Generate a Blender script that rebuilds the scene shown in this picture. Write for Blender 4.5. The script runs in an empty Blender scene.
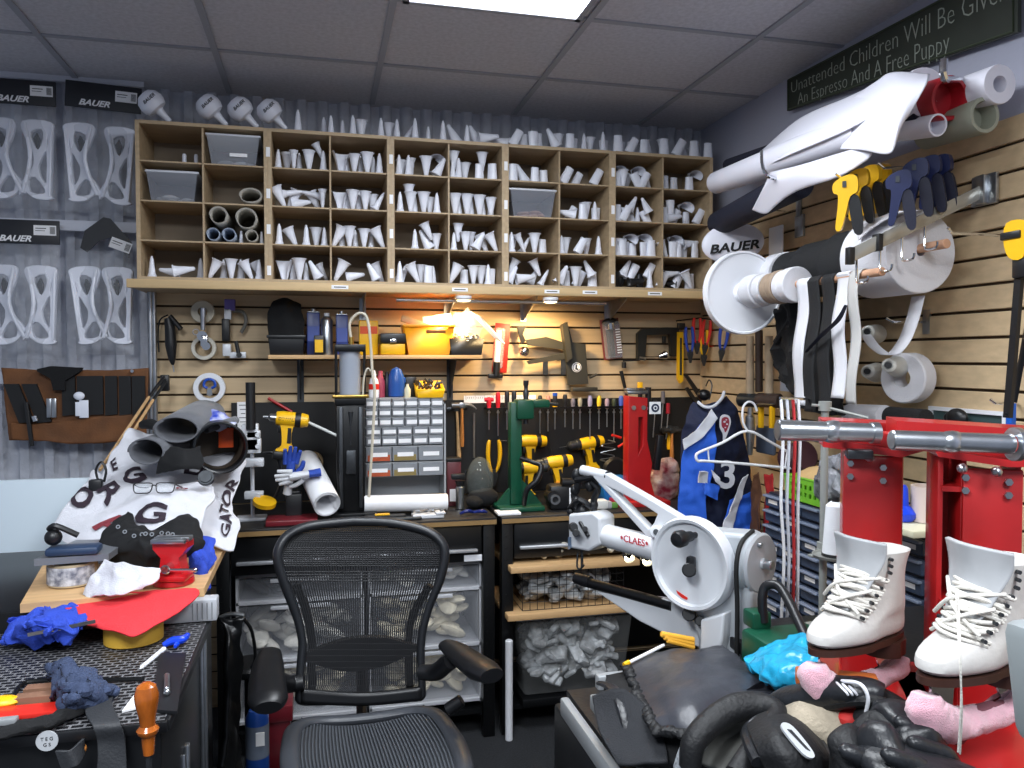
import bpy, bmesh, math, random
from mathutils import Vector, Matrix, Euler, noise
from math import sin, cos, pi, radians
SC = bpy.context.scene
COL = SC.collection
V = Vector
def nvec(p): p = Vector(p); return Vector((noise.noise(p), noise.noise(p + Vector((31.7, 5.2, 9.1))), noise.noise(p + Vector((-12.3, 44.8, 3.7)))))
# ------------------------------------------------------------------ camera
CAM_H = 1.6; FPX = 790.0; YAW = radians(13.7); PITCH = radians(-1.88)
cd = bpy.data.cameras.new('camera'); cam = bpy.data.objects.new('camera', cd); COL.objects.link(cam)
cd.sensor_width = 36.0; cd.lens = FPX / 1024 * 36.0; cd.clip_start = 0.05
cam.location = (0, 0, CAM_H); cam.rotation_euler = (radians(90) + PITCH, 0, -YAW)
SC.camera = cam
# ------------------------------------------------------------------ world, lights, exposure
SC.view_settings.view_transform = 'Standard'; SC.view_settings.look = 'None'
SC.view_settings.exposure = 0.0; SC.view_settings.gamma = 1.0; SC.view_settings.use_curve_mapping = False
w = bpy.data.worlds.new('world'); SC.world = w; w.use_nodes = True
w.node_tree.nodes['Background'].inputs[0].default_value = (0.70, 0.80, 1.0, 1)
w.node_tree.nodes['Background'].inputs[1].default_value = 0.30
def area(name, loc, rot, sx, sy, power, col):
    l = bpy.data.lights.new(name, 'AREA'); l.shape = 'RECTANGLE'; l.size = sx; l.size_y = sy; l.energy = power; l.color = col
    o = bpy.data.objects.new(name, l); COL.objects.link(o); o.location = loc; o.rotation_euler = rot; return o
def spot(name, loc, power, col, size=radians(130), rot=(0, 0, 0), rad=0.03):
    l = bpy.data.lights.new(name, 'SPOT'); l.energy = power; l.color = col; l.spot_size = size; l.spot_blend = 0.8; l.shadow_soft_size = rad
    o = bpy.data.objects.new(name, l); COL.objects.link(o); o.location = loc; o.rotation_euler = rot; return o
COOL = (0.90, 0.95, 1.0)
area('panel_light', (0.585, 2.08, 2.765), (0, 0, 0), 0.60, 1.15, 26, COOL)
area('panel_light', (-0.7, 0.3, 2.765), (0, 0, 0), 0.60, 1.15, 85, COOL)
area('panel_light', (0.9, -0.3, 2.765), (0, 0, 0), 0.60, 1.15, 60, COOL)
WARM = (1.0, 0.70, 0.34)
spot('shelf_lamp_light', (0.62, 3.56, 1.845), 20, WARM, radians(165), (radians(14), 0, 0))
spot('shelf_lamp_light', (1.02, 3.56, 1.845), 20, WARM, radians(165), (radians(14), 0, 0))
# ------------------------------------------------------------------ pixel helpers (a viewing ray met with a real plane)
_f = V((sin(YAW) * cos(PITCH), cos(YAW) * cos(PITCH), sin(PITCH))); _r = V((cos(YAW), -sin(YAW), 0)); _u = _r.cross(_f)
def ray(px, py): return _f + _r * ((px - 512) / FPX) + _u * ((384 - py) / FPX)
EYE = V((0, 0, CAM_H))
def Y(px, py, y): d = ray(px, py); return EYE + d * (y / d.y)
def X(px, py, x): d = ray(px, py); return EYE + d * (x / d.x)
def Z(px, py, z): d = ray(px, py); return EYE + d * ((z - CAM_H) / d.z)
# ------------------------------------------------------------------ materials
def lin(c):
    if isinstance(c, str):
        c = [int(c[i:i + 2], 16) / 255 for i in (0, 2, 4)]
    return tuple((v / 12.92 if v <= .04045 else ((v + .055) / 1.055) ** 2.4) for v in c)
MATS = {}
def mat(name, col, rough=0.5, metal=0.0, var=0.0, vscale=20, bump=0.0, bscale=60, alpha=1.0, emit=None, estr=1.0, coat=0, sheen=0, stretch=None, col2=None, spec=0.5):
    if name in MATS: return MATS[name]
    m = bpy.data.materials.new(name); m.use_nodes = True; nt = m.node_tree; b = nt.nodes['Principled BSDF']
    c = lin(col); b.inputs['Base Color'].default_value = (*c, 1); b.inputs['Roughness'].default_value = rough
    b.inputs['Metallic'].default_value = metal; b.inputs['Alpha'].default_value = alpha
    b.inputs['Coat Weight'].default_value = coat; b.inputs['Sheen Weight'].default_value = sheen
    b.inputs['Specular IOR Level'].default_value = spec
    if emit: b.inputs['Emission Color'].default_value = (*lin(emit), 1); b.inputs['Emission Strength'].default_value = estr
    if var or bump:
        tc = nt.nodes.new('ShaderNodeTexCoord'); mp = nt.nodes.new('ShaderNodeMapping'); nt.links.new(tc.outputs['Object'], mp.inputs[0])
        if stretch: mp.inputs['Scale'].default_value = stretch
    if var:
        n = nt.nodes.new('ShaderNodeTexNoise'); n.inputs['Scale'].default_value = vscale; n.inputs['Detail'].default_value = 5
        nt.links.new(mp.outputs[0], n.inputs['Vector'])
        r = nt.nodes.new('ShaderNodeValToRGB'); r.color_ramp.elements[0].position = .35; r.color_ramp.elements[1].position = .65
        c2 = lin(col2) if col2 else tuple(v * (1 - var) for v in c)
        r.color_ramp.elements[0].color = (*c2, 1); r.color_ramp.elements[1].color = (*(c if col2 else tuple(min(1, v * (1 + var * .6)) for v in c)), 1)
        nt.links.new(n.outputs['Fac'], r.inputs[0]); nt.links.new(r.outputs[0], b.inputs['Base Color'])
    if bump:
        n2 = nt.nodes.new('ShaderNodeTexNoise'); n2.inputs['Scale'].default_value = bscale; n2.inputs['Detail'].default_value = 4
        nt.links.new(mp.outputs[0], n2.inputs['Vector']); bp = nt.nodes.new('ShaderNodeBump'); bp.inputs['Strength'].default_value = bump; bp.inputs['Distance'].default_value = .01
        nt.links.new(n2.outputs['Fac'], bp.inputs['Height']); nt.links.new(bp.outputs[0], b.inputs['Normal'])
    MATS[name] = m; return m
M_WOOD = mat('maple_slat', 'c9b08c', .55, var=.10, vscale=3, stretch=(.6, 6, 14))
M_PLY = mat('light_ply', 'b39c7c', .55, var=.12, vscale=4, stretch=(1, 5, 12))
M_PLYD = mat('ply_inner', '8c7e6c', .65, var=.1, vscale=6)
M_PINE = mat('pine_board', 'cfa878', .5, var=.12, vscale=5, stretch=(1, 8, 8))
M_WHITE = mat('white_plastic', 'e6e8ee', .35)
M_GUARD = mat('white_guard_plastic', 'e6e9f4', .35)
M_PAPER = mat('white_paper', 'f0f0f2', .8)
M_BLACK = mat('black_plastic', '16171a', .4)
M_BMET = mat('black_metal', '0f1012', .35, .2)
M_DARK = mat('dark_cloth', '0b0c0f', .9, bump=.2, bscale=300)
M_GREY = mat('grey_plastic', '8a8d90', .45)
M_STEEL = mat('steel', 'b4b8bd', .28, .95, var=.1, vscale=30)
M_DSTEEL = mat('dark_steel', '4c4f53', .4, .8, var=.15, vscale=40)
M_CHROME = mat('chrome', 'd8dade', .12, 1)
M_RED = mat('red_paint', 'b01a1c', .4, var=.1, vscale=12, coat=.3)
M_YEL = mat('yellow_plastic', 'f0b814', .4)
M_ORG = mat('orange_plastic', 'f2a018', .45)
M_BLUE = mat('blue_plastic', '1a4fb8', .4)
M_CLEAR = mat('clear_plastic', 'c8ccd4', .15, alpha=.28)
M_BAG = mat('clear_bag', 'd2d6de', .12, alpha=.20, bump=.8, bscale=25)
M_INK = mat('black_ink', '101114', .6)
M_GREEN = mat('green_paint', '0f4a35', .35, var=.1)
M_RUBBER = mat('black_rubber', '0b0c0d', .7)
# ------------------------------------------------------------------ mesh builder
def frame(p, x, y):  # matrix with origin p, local x and y directions
    x = V(x).normalized(); z = x.cross(V(y)).normalized(); y = z.cross(x)
    m = Matrix((x, y, z)).transposed().to_4x4(); m.translation = V(p); return m
def BK(p, ang=0):  # faces the room from the back wall
    return frame(p, (cos(ang), 0, sin(ang)), (-sin(ang), 0, cos(ang)))
def RT(p, ang=0):  # faces the room from the right wall
    return frame(p, (0, -cos(ang), sin(ang)), (0, sin(ang), cos(ang)))
def FL(p, ang=0):  # lies flat
    return frame(p, (cos(ang), sin(ang), 0), (-sin(ang), cos(ang), 0))
def dirm(p, d, up=(0, 0, 1)):
    d = V(d).normalized(); u = V(up)
    if abs(d.dot(u)) > .99: u = V((0, 1, 0))
    x = u.cross(d).normalized(); y = d.cross(x)
    m = Matrix((x, y, d)).transposed().to_4x4(); m.translation = V(p); return m
class MB:
    def __init__(s): s.v = []; s.f = []
    def add(s, vs, fs, M=None):
        o = len(s.v)
        s.v += [(M @ V(p)) if M is not None else V(p) for p in vs]; s.f += [tuple(i + o for i in f) for f in fs]; return s
    def box(s, c, d, M=None, bev=0, taper=1.0, seg=2):
        x, y, z = d[0] / 2, d[1] / 2, d[2] / 2; t = taper
        vs = [(-x * t, -y * t, -z), (x * t, -y * t, -z), (x * t, y * t, -z), (-x * t, y * t, -z), (-x, -y, z), (x, -y, z), (x, y, z), (-x, y, z)]
        fs = [(0, 3, 2, 1), (4, 5, 6, 7), (0, 1, 5, 4), (1, 2, 6, 5), (2, 3, 7, 6), (3, 0, 4, 7)]
        if bev:
            bm = bmesh.new(); bv = [bm.verts.new(p) for p in vs]
            for f in fs: bm.faces.new([bv[i] for i in f])
            bmesh.ops.bevel(bm, geom=list(bm.edges), offset=min(bev, min(x, y, z) * .98), segments=seg, profile=.5, affect='EDGES')
            bm.verts.index_update(); vs = [tuple(q.co) for q in bm.verts]; fs = [tuple(q.index for q in f.verts) for f in bm.faces]; bm.free()
        vs = [(p[0] + c[0], p[1] + c[1], p[2] + c[2]) for p in vs]
        return s.add(vs, fs, M)
    def lathe(s, prof, M=None, n=20, a0=0, a1=2 * pi, sx=1, sy=1, cap=False):
        full = abs(a1 - a0 - 2 * pi) < 1e-6; k = n if full else n + 1; vs = []; fs = []
        for r, z in prof:
            for i in range(k):
                a = a0 + (a1 - a0) * i / n; vs.append((r * cos(a) * sx, r * sin(a) * sy, z))
        for j in range(len(prof) - 1):
            for i in range(n):
                i2 = (i + 1) % k; fs.append((j * k + i, j * k + i2, (j + 1) * k + i2, (j + 1) * k + i))
        if cap and full:
            fs.append(tuple(reversed(range(k)))); fs.append(tuple((len(prof) - 1) * k + i for i in range(k)))
        return s.add(vs, fs, M)
    def cyl(s, p0, p1, r0, r1=None, n=16, bev=0):
        p0 = V(p0); p1 = V(p1); r1 = r0 if r1 is None else r1; L = (p1 - p0).length
        pr = [(r0, 0), (r1, L)] if not bev else [(r0 - bev, 0), (r0, bev), (r1, L - bev), (r1 - bev, L)]
        return s.lathe(pr, dirm(p0, p1 - p0), n, cap=True)
    def ring(s, p, d, ro, ri, h, n=28, bev=0):  # hollow tube section, centred on p
        b = bev; pr = [(ri, -h / 2), (ro - b, -h / 2), (ro, -h / 2 + b), (ro, h / 2 - b), (ro - b, h / 2), (ri, h / 2), (ri, -h / 2)]
        return s.lathe(pr, dirm(p, d), n)
    def sph(s, c, r, M=None, n=16, m=10):
        r = r if isinstance(r, (tuple, list)) else (r, r, r)
        vs = []; fs = []
        for j in range(m + 1):
            t = pi * j / m
            for i in range(n): a = 2 * pi * i / n; vs.append((c[0] + r[0] * sin(t) * cos(a), c[1] + r[1] * sin(t) * sin(a), c[2] - r[2] * cos(t)))
        for j in range(m):
            for i in range(n): fs.append((j * n + i, j * n + (i + 1) % n, (j + 1) * n + (i + 1) % n, (j + 1) * n + i))
        return s.add(vs, fs, M)
    def tube(s, pts, r, n=8, smooth=0, closed=False, flat=None):
        pts = [V(p) for p in pts]; rr = list(r) if isinstance(r, (list, tuple)) else [r] * len(pts)
        if smooth:
            P = []; R2 = []; m = len(pts); rng = range(m if closed else m - 1)
            for i in rng:
                a = pts[(i - 1) % m] if (closed or i > 0) else pts[0]; b = pts[i]; c = pts[(i + 1) % m]; d = pts[(i + 2) % m] if (closed or i + 2 < m) else pts[-1]
                for k in range(smooth):
                    t = k / smooth; P.append(crm(a, b, c, d, t)); R2.append(rr[i] * (1 - t) + rr[(i + 1) % m] * t)
            if not closed: P.append(pts[-1]); R2.append(rr[-1])
            pts = P; rr = R2
        vs = []; fs = []; m = len(pts); prev = None
        for i, p in enumerate(pts):
            d = (pts[(i + 1) % m] - pts[i - 1]) if closed else (pts[min(i + 1, m - 1)] - pts[max(i - 1, 0)])
            d = d.normalized() if d.length > 1e-9 else V((0, 0, 1))
            if prev is None: u = V((0, 0, 1)) if abs(d.z) < .9 else V((1, 0, 0)); x = u.cross(d).normalized()
            else: x = (prev - d * prev.dot(d)).normalized()
            prev = x; y = d.cross(x)
            for k in range(n):
                a = 2 * pi * k / n; vs.append(p + x * cos(a) * rr[i] + y * sin(a) * rr[i] * (flat if flat else 1))
        for i in range(m if closed else m - 1):
            for k in range(n):
                j = (i + 1) % m; fs.append((i * n + k, i * n + (k + 1) % n, j * n + (k + 1) % n, j * n + k))
        if not closed: fs += [tuple(reversed(range(n))), tuple((m - 1) * n + k for k in range(n))]
        return s.add(vs, fs)
    def prism(s, poly, h, M=None, z0=None):  # polygon in local xy, thickness along z
        n = len(poly); z0 = -h / 2 if z0 is None else z0
        vs = [(p[0], p[1], z0) for p in poly] + [(p[0], p[1], z0 + h) for p in poly]
        fs = [tuple(reversed(range(n))), tuple(range(n, 2 * n))] + [(i, (i + 1) % n, n + (i + 1) % n, n + i) for i in range(n)]
        return s.add(vs, fs, M)
    def grid(s, fn, nu, nv, M=None):
        vs = [fn(i / nu, j / nv) for j in range(nv + 1) for i in range(nu + 1)]; k = nu + 1
        return s.add(vs, [(j * k + i, j * k + i + 1, (j + 1) * k + i + 1, (j + 1) * k + i) for j in range(nv) for i in range(nu)], M)
def crm(a, b, c, d, t):
    return ((b * 2) + (c - a) * t + (a * 2 - b * 5 + c * 4 - d) * t * t + (b * 3 - a - c * 3 + d) * t ** 3) * .5
def net(P, amp=0, sc=20, seed=0, nd=None):
    """smooth sheet through a net of control points (rows of world points), wrinkled by noise"""
    R_, C_ = len(P), len(P[0]); P = [[V(p) for p in r] for r in P]
    def g(i, j): return P[max(0, min(R_ - 1, i))][max(0, min(C_ - 1, j))]
    def fn(u, v):
        x = u * (C_ - 1); y = v * (R_ - 1); j = min(int(x), C_ - 2); i = min(int(y), R_ - 2); tx = x - j; ty = y - i
        q = [crm(g(i + k, j - 1), g(i + k, j), g(i + k, j + 1), g(i + k, j + 2), tx) for k in (-1, 0, 1, 2)]
        p = crm(q[0], q[1], q[2], q[3], ty)
        if amp:
            o = nvec(p * sc + V((seed, seed * 2, 0))); o2 = nvec(p * sc * 2.3 + V((seed, 7, 0)))
            o = o + o2 * .45
            if nd: o = V(nd) * o.x * 1.5
            p = p + o * amp
        return p
    return fn
def solid(o, t, off=-1): m = o.modifiers.new('solidify', 'SOLIDIFY'); m.thickness = t; m.offset = off; return o
def subs(o, n=1): m = o.modifiers.new('subsurf', 'SUBSURF'); m.levels = n; m.render_levels = n; return o
def mod_boolean(*a): pass
def obj(name, mb, m, parent=None, local=False, flat=False, ang=35):
    me = bpy.data.meshes.new(name); pts = mb.v if isinstance(mb, MB) else None
    if isinstance(mb, MB):
        o_ = V((0, 0, 0))
        if parent is not None and not local:
            q = parent
            while q is not None: o_ += q.location; q = q.parent
        own = V((0, 0, 0))
        if parent is None and not local and pts:
            xs = [p.x for p in pts]; ys = [p.y for p in pts]; zs = [p.z for p in pts]
            own = V(((min(xs) + max(xs)) / 2, (min(ys) + max(ys)) / 2, min(zs)))
        me.from_pydata([tuple(p - o_ - own) for p in pts], [], mb.f)
        bm = bmesh.new(); bm.from_mesh(me); bmesh.ops.recalc_face_normals(bm, faces=list(bm.faces)); bm.to_mesh(me); bm.free()
    else: me = mb; own = V((0, 0, 0))
    me.materials.clear(); me.materials.append(m)
    if not flat:
        me.polygons.foreach_set('use_smooth', [True] * len(me.polygons)); me.set_sharp_from_angle(angle=radians(ang))
    o = bpy.data.objects.new(name, me); COL.objects.link(o); o.location = own
    if parent is not None: o.parent = parent
    return o
def tag(o, label=None, cat=None, group=None, kind=None):
    if label: o['label'] = label
    if cat: o['category'] = cat
    if group: o['group'] = group
    if kind: o['kind'] = kind
    return o
def thing(name, label, cat, loc, group=None):
    o = bpy.data.objects.new(name, None); COL.objects.link(o); o.location = V(loc); o.empty_display_size = .05
    return tag(o, label, cat, group)
def one(name, mb, m, label, cat, group=None, kind=None, **k): return tag(obj(name, mb, m, **k), label, cat, group, kind)
def struct(name, mb, m, **k): return tag(obj(name, mb, m, **k), None, None, None, 'structure')
def dup(root, loc=None, rot=None, label=None, scale=None):
    r = root.copy(); COL.objects.link(r)
    if loc is not None: r.location = V(loc)
    if rot is not None: r.rotation_euler = rot
    if scale is not None: r.scale = scale if isinstance(scale, tuple) else (scale,) * 3
    if label: r['label'] = label
    def rec(a, b):
        for ch in list(a.children):
            c = ch.copy(); COL.objects.link(c); c.parent = b; rec(ch, c)
    rec(root, r); return r
def curve_mesh(splines, t, bev=0):
    cu = bpy.data.curves.new('shape', 'CURVE'); cu.dimensions = '2D'; cu.fill_mode = 'BOTH'; cu.extrude = t / 2; cu.bevel_depth = bev; cu.bevel_resolution = 1
    for sp in splines:
        s = cu.splines.new('POLY'); s.points.add(len(sp) - 1); s.use_cyclic_u = True
        for i, p in enumerate(sp): s.points[i].co = (p[0], p[1], 0, 1)
    o = bpy.data.objects.new('tmp', cu); COL.objects.link(o); dg = bpy.context.evaluated_depsgraph_get()
    me = bpy.data.meshes.new_from_object(o.evaluated_get(dg)); bpy.data.objects.remove(o); bpy.data.curves.remove(cu); return me
def from_mesh(me, M, mb=None):
    mb = mb or MB(); mb.add([tuple(v.co) for v in me.vertices], [tuple(p.vertices) for p in me.polygons], M); return mb
def sm(pts, k=4):  # smooth a closed outline
    n = len(pts); P = [V((p[0], p[1], 0)) for p in pts]; out = []
    for i in range(n):
        for t in range(k): q = crm(P[i - 1], P[i], P[(i + 1) % n], P[(i + 2) % n], t / k); out.append((q.x, q.y))
    return out
def plate(splines, t, M, bev=0, mb=None): return from_mesh(curve_mesh(splines, t, bev), M, mb)
def text(name, s, M, size, m, parent, t=.0012, align='CENTER', shear=0, off=0, sx=1.0):
    cu = bpy.data.curves.new('t', 'FONT'); cu.body = s; cu.size = size; cu.extrude = t / 2; cu.align_x = align; cu.align_y = 'CENTER'; cu.shear = shear; cu.offset = off; cu.resolution_u = 3
    o = bpy.data.objects.new('tmp', cu); COL.objects.link(o); dg = bpy.context.evaluated_depsgraph_get()
    me = bpy.data.meshes.new_from_object(o.evaluated_get(dg)); bpy.data.objects.remove(o)
    return obj(name, from_mesh(me, M @ Matrix.Diagonal((sx, 1, 1, 1))), m, parent, flat=True)
ORD = ['first', 'second', 'third', 'fourth', 'fifth', 'sixth', 'seventh', 'eighth', 'ninth', 'tenth', 'eleventh', 'twelfth', 'thirteenth', 'fourteenth', 'fifteenth', 'sixteenth']
NUM = ['one', 'two', 'three', 'four', 'five', 'six', 'seven', 'eight', 'nine', 'ten']
rnd = random.Random(7)
WX = 1.95; WY = 3.8; CZ = 2.797
# ================================================================== the room
mb = MB(); mb.box((.3, 1.4, -.05), (4.4, 5.2, .1)); struct('floor', mb, mat('dark_carpet', '26282c', .95, var=.35, vscale=120, bump=.5, bscale=400))
mb = MB(); mb.box((.3, 1.4, CZ + .05), (4.4, 5.2, .1))
struct('ceiling', mb, mat('ceiling_tile', 'c4c5cc', .9, var=.10, vscale=60, bump=.25, bscale=250))
gw = mat('ceiling_grid_metal', '9a9da6', .5)
BARX = (-1.0, -.385, .25, .935, 1.60)
mb = MB()
for x in BARX: mb.box((x, 1.4, CZ - .003), (.024, 4.8, .008))
for y in (3.29, 2.685, 2.08, 1.475, .87): mb.box((.3, y, CZ - .0025), (4.3, .024, .006))
struct('ceiling_grid', mb, gw)
def ribbed(u, v):
    x = -1.75 + 3.75 * u; z = CZ * v
    rib = .5 + .5 * math.tanh(6 * sin(2 * pi * x / .098)); n_ = noise.noise(V((x * 9, z * 16, 1.3))) + .6 * noise.noise(V((x * 30, z * 40, 3)))
    return (x, WY + .055 - rib * (.028 + .012 * n_), z)
mb = MB(); mb.grid(ribbed, 420, 190); struct('wall_back', mb, mat('painted_split_block', 'b9bcc6', .8, var=.10, vscale=15, bump=.4, bscale=60), ang=60)
mb = MB(); mb.box((WX + .06, 1.4, 1.4), (.1, 5.0, 2.8)); struct('wall_right', mb, mat('pale_blue_wall', 'a6a8b8', .8, bump=.1, bscale=90))
# slatwall panels: boards over a dark groove backing
M_GROOVE = mat('slat_groove', '3a2c1c', .8)
def slats(name, z_top, z_bot, M0, length, first, pitch=.0795):
    t = thing(name, None, None, M0.translation); t['kind'] = 'structure'
    m = MB(); m.box((length / 2, (z_top + z_bot) / 2, -.012), (length, z_top - z_bot, .010), M0); obj('groove_backing', m, M_GROOVE, t)
    zs = []; z = first
    while z > z_bot: zs.append(z); z -= pitch
    zs = [z_top] + [q for q in zs if q < z_top - .01] + [z_bot]; m = MB()
    for a, b in zip(zs[:-1], zs[1:]): m.box((length / 2, (a + b) / 2, -.001), (length, a - b - .009, .016), M0, bev=.002, seg=1)
    obj('slat_boards', m, M_WOOD, t)
slats('wall_slats_back', 1.905, .0, frame((-.71, WY - .0, 0), (1, 0, 0), (0, 0, 1)), WX + .71, 1.832)
slats('wall_slats_right', 2.30, .0, frame((WX, WY, 0), (0, -1, 0), (0, 0, 1)), 3.6, 2.218)
# ceiling light fittings
def fitting(x, y, label):
    t = thing('ceiling_light', label, 'light', (x, y, CZ - .02), 'ceiling lights')
    m = MB()
    for sx in (-1, 1): m.box((x + sx * .30, y, CZ - .008), (.02, 1.21, .016))
    for sy in (-1, 1): m.box((x, y + sy * .595, CZ - .008), (.62, .02, .016))
    obj('light_frame', m, gw, t)
    m = MB(); m.box((x, y, CZ - .008), (.58, 1.17, .010)); obj('diffuser', m, mat('lit_diffuser', 'ffffff', .5, emit='f2f8ff', estr=9), t)
fitting(.59, 2.08, 'lit fluorescent ceiling panel at the top edge, above the shelving')
# ================================================================== cubby shelving
CX0 = -.715; CF = 3.48; CT = 2.560; CB = 1.918; UW = .511; CR = (CT - CB) / 4; CDEP = .305
def label_box(parent, c, s, n=3, seed=0):
    m = MB(); m.box(c, s); obj('sticker', m, M_PAPER, parent)
for u in range(5):
    x0 = CX0 + u * UW
    if u == 0:
        t = thing('cubby_shelf', 'open wooden cubby unit with clear bins and paper rolls, leftmost of five', 'shelving', (x0, CF, CB), 'wooden cubby units above the bench')
        m = MB(); m.box((x0 + .008, CF + CDEP / 2, (CT + CB) / 2), (.016, CDEP, CT - CB), bev=.001, seg=1); obj('side_panel', m, M_PLY, t)
        m = MB(); m.box((x0 + UW - .008, CF + CDEP / 2, (CT + CB) / 2), (.016, CDEP, CT - CB), bev=.001, seg=1); obj('side_panel', m, M_PLY, t)
        m = MB(); m.box((x0 + UW / 2, CF + CDEP / 2, CT - .006), (UW - .032, CDEP, .014)); obj('top_panel', m, M_PLY, t)
        m = MB(); m.box((x0 + UW / 2, CF + CDEP / 2, CB + .007), (UW - .032, CDEP, .014)); obj('bottom_panel', m, M_PLY, t)
        m = MB(); m.box((x0 + UW / 2, CF + .155, (CT + CB) / 2), (.007, CDEP - .01, CT - CB - .02)); obj('divider', m, M_PLY, t)
        for k in range(1, 4):
            m = MB(); m.box((x0 + UW / 2, CF + .155, CB + k * CR), (UW - .032, CDEP - .01, .006)); obj('shelf', m, M_PLY, t)
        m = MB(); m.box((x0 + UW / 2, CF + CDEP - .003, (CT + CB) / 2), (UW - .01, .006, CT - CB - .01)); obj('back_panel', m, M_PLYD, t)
        unit0 = t
    else:
        names = ['', 'open wooden cubby unit of white tendon guards, second of five from the left', 'middle of the five wooden cubby units, stuffed with white tendon guards',
                 'wooden cubby unit of white guards with one clear bin, fourth of five', 'rightmost wooden cubby unit, crammed with guards and black pieces beside the corner']
        t = dup(unit0, (x0, CF, CB), label=names[u])
    if u:
        for k in range(4):
            label_box(t, (x0 + .002, CF - .0012, CB + .05 + k * CR + .012 * (k % 2)), (.016, .001, .04))
# ledge below the cubbies
t = thing('wall_shelf', 'long wooden ledge under the cubbies with small paper labels on its edge', 'shelf', (.56, 3.5, 1.86))
m = MB(); m.box((.555, 3.625, 1.902), (2.60, .36, .028), bev=.003); obj('shelf_board', m, M_PLY, t)
m = MB(); m.box((.555, 3.441, 1.899), (2.60, .02, .036), bev=.004); obj('front_edge', m, mat('ledge_edge', 'cdb083', .5, var=.1, vscale=4, stretch=(.6, 6, 14)), t)
for px in (340, 460, 552, 590, 655):
    p = Y(px, 290, 3.43); m = MB(); m.box((p.x, 3.4302, 1.900), (.07, .001, .016)); obj('sticker', m, M_PAPER, t)
    m = MB(); m.box((p.x, 3.4295, 1.900), (.05, .0006, .004)); obj('printed_line', m, M_INK, t)
for x in (.20, .60, .98, 1.42):
    m = MB(); m.prism([(0, 0), (.26, 0), (.26, -.012), (.03, -.10), (0, -.10)], .004, frame((x, 3.79, 1.888), (0, -1, 0), (0, 0, 1))); m.box((x, 3.787, 1.83), (.03, .004, .10)); obj('bracket', m, M_STEEL, t)
# ---- tendon guards
def guard_mesh(kind):
    m = MB()
    if kind == 'n':   # slim cone
        pr = [(.026, 0), (.023, .004), (.0185, .02), (.0165, .022), (.015, .05), (.0135, .052), (.011, .085), (.008, .105), (.0045, .114), (.0045, .119), (.001, .120)]
        m.lathe(pr, None, 14)
    elif kind == 'w':  # wide cup with flange and a slit
        pr = [(.034, 0), (.036, .002), (.029, .008), (.024, .03), (.019, .06), (.013, .09), (.010, .112), (.003, .118)]
        m.lathe(pr, None, 18, a0=-.2, a1=2 * pi - .5, sy=.8)
        m.lathe([(r - .002, z + .001) for r, z in pr[:-1]], None, 18, a0=-.2, a1=2 * pi - .5, sy=.8)
    elif kind == 't':  # squarish sleeve with a flat angled top
        for dr in (0, -.002):
            m.lathe([(.027 + dr, 0), (.026 + dr, .03), (.0235 + dr, .07), (.022 + dr, .10)], None, 18, sx=1.0, sy=.62)
        m.lathe([(.020, .099), (.0225, .102), (.024, .097)], None, 18, sy=.62); m.cyl((.004, -.016, .055), (.004, -.0175, .055), .006, n=10)
    else:              # big flared half shell
        for dr in (0, -.002):
            m.lathe([(.058 + dr, 0), (.05 + dr, .012), (.042 + dr, .04), (.030 + dr, .08), (.022 + dr, .12), (.012 + dr, .145)], None, 18, a0=pi * .9, a1=pi * 2.25, sy=.75)
    me = bpy.data.meshes.new('tendon_guard'); me.from_pydata([tuple(p) for p in m.v], [], m.f); me.materials.append(M_GUARD)
    me.polygons.foreach_set('use_smooth', [True] * len(me.polygons)); me.set_sharp_from_angle(angle=radians(40)); return me
GM = {k: guard_mesh(k) for k in 'nwtb'}
GLEN = {'n': .12, 'w': .118, 't': .10, 'b': .145}; GRAD = {'n': .022, 'w': .034, 't': .018, 'b': .055}; GW = {'n': .026, 'w': .036, 't': .027, 'b': .058}
GMD = mat('black_guard_plastic', '1a1b1f', .4)
def guard(kind, pose, x, y, z, sc=1.0, lab='', grp='white tendon guards in the cubbies', yaw=0, dark=False, tilt=None):
    o = bpy.data.objects.new('tendon_guard', GM[kind]); COL.objects.link(o); L = GLEN[kind] * sc; r = GRAD[kind] * sc
    W = GW[kind] * sc
    if pose == 'u': o.rotation_euler = (0, 0, yaw); o.location = (x, y, z)
    elif pose == 'd': o.rotation_euler = (pi, 0, yaw); o.location = (x, y, z + L)
    elif pose in 'ab':  # leaning: a = tip left-up, b = tip right-up
        a = (tilt or .5) * (1 if pose == 'b' else -1); o.rotation_euler = (0, a, 0); o.location = (x - sin(a) * L * .5, y, z + sin(abs(a)) * W)
    elif pose in 'AB':  # leaning upside down
        a = (tilt or .45) * (1 if pose == 'B' else -1); o.rotation_euler = (0, pi + a, 0); o.location = (x + sin(a) * L * .5, y, z + cos(a) * L + sin(abs(a)) * .008)
    elif pose == 'l': o.rotation_euler = (0, -pi / 2 + .18, yaw); o.location = (x + L / 2, y, z + r * 1.05)
    elif pose == 'r': o.rotation_euler = (0, pi / 2 - .18, yaw); o.location = (x - L / 2, y, z + r * 1.05)
    elif pose == 'f': o.rotation_euler = (pi / 2 - .25, 0, yaw); o.location = (x, y - L / 2, z + r)
    elif pose == 'k': o.rotation_euler = (-pi / 2 + .3, 0, yaw); o.location = (x, y - L * .3 , z + r * 1.02)
    o.scale = (sc * 1.12, sc * 1.12, sc)
    if dark: o.data = GMdark[kind]
    tag(o, lab, 'guard', grp); return o
GMdark = {}
for k, me in GM.items():
    GMdark[k] = me.copy(); GMdark[k].materials.clear(); GMdark[k].materials.append(GMD)
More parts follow.
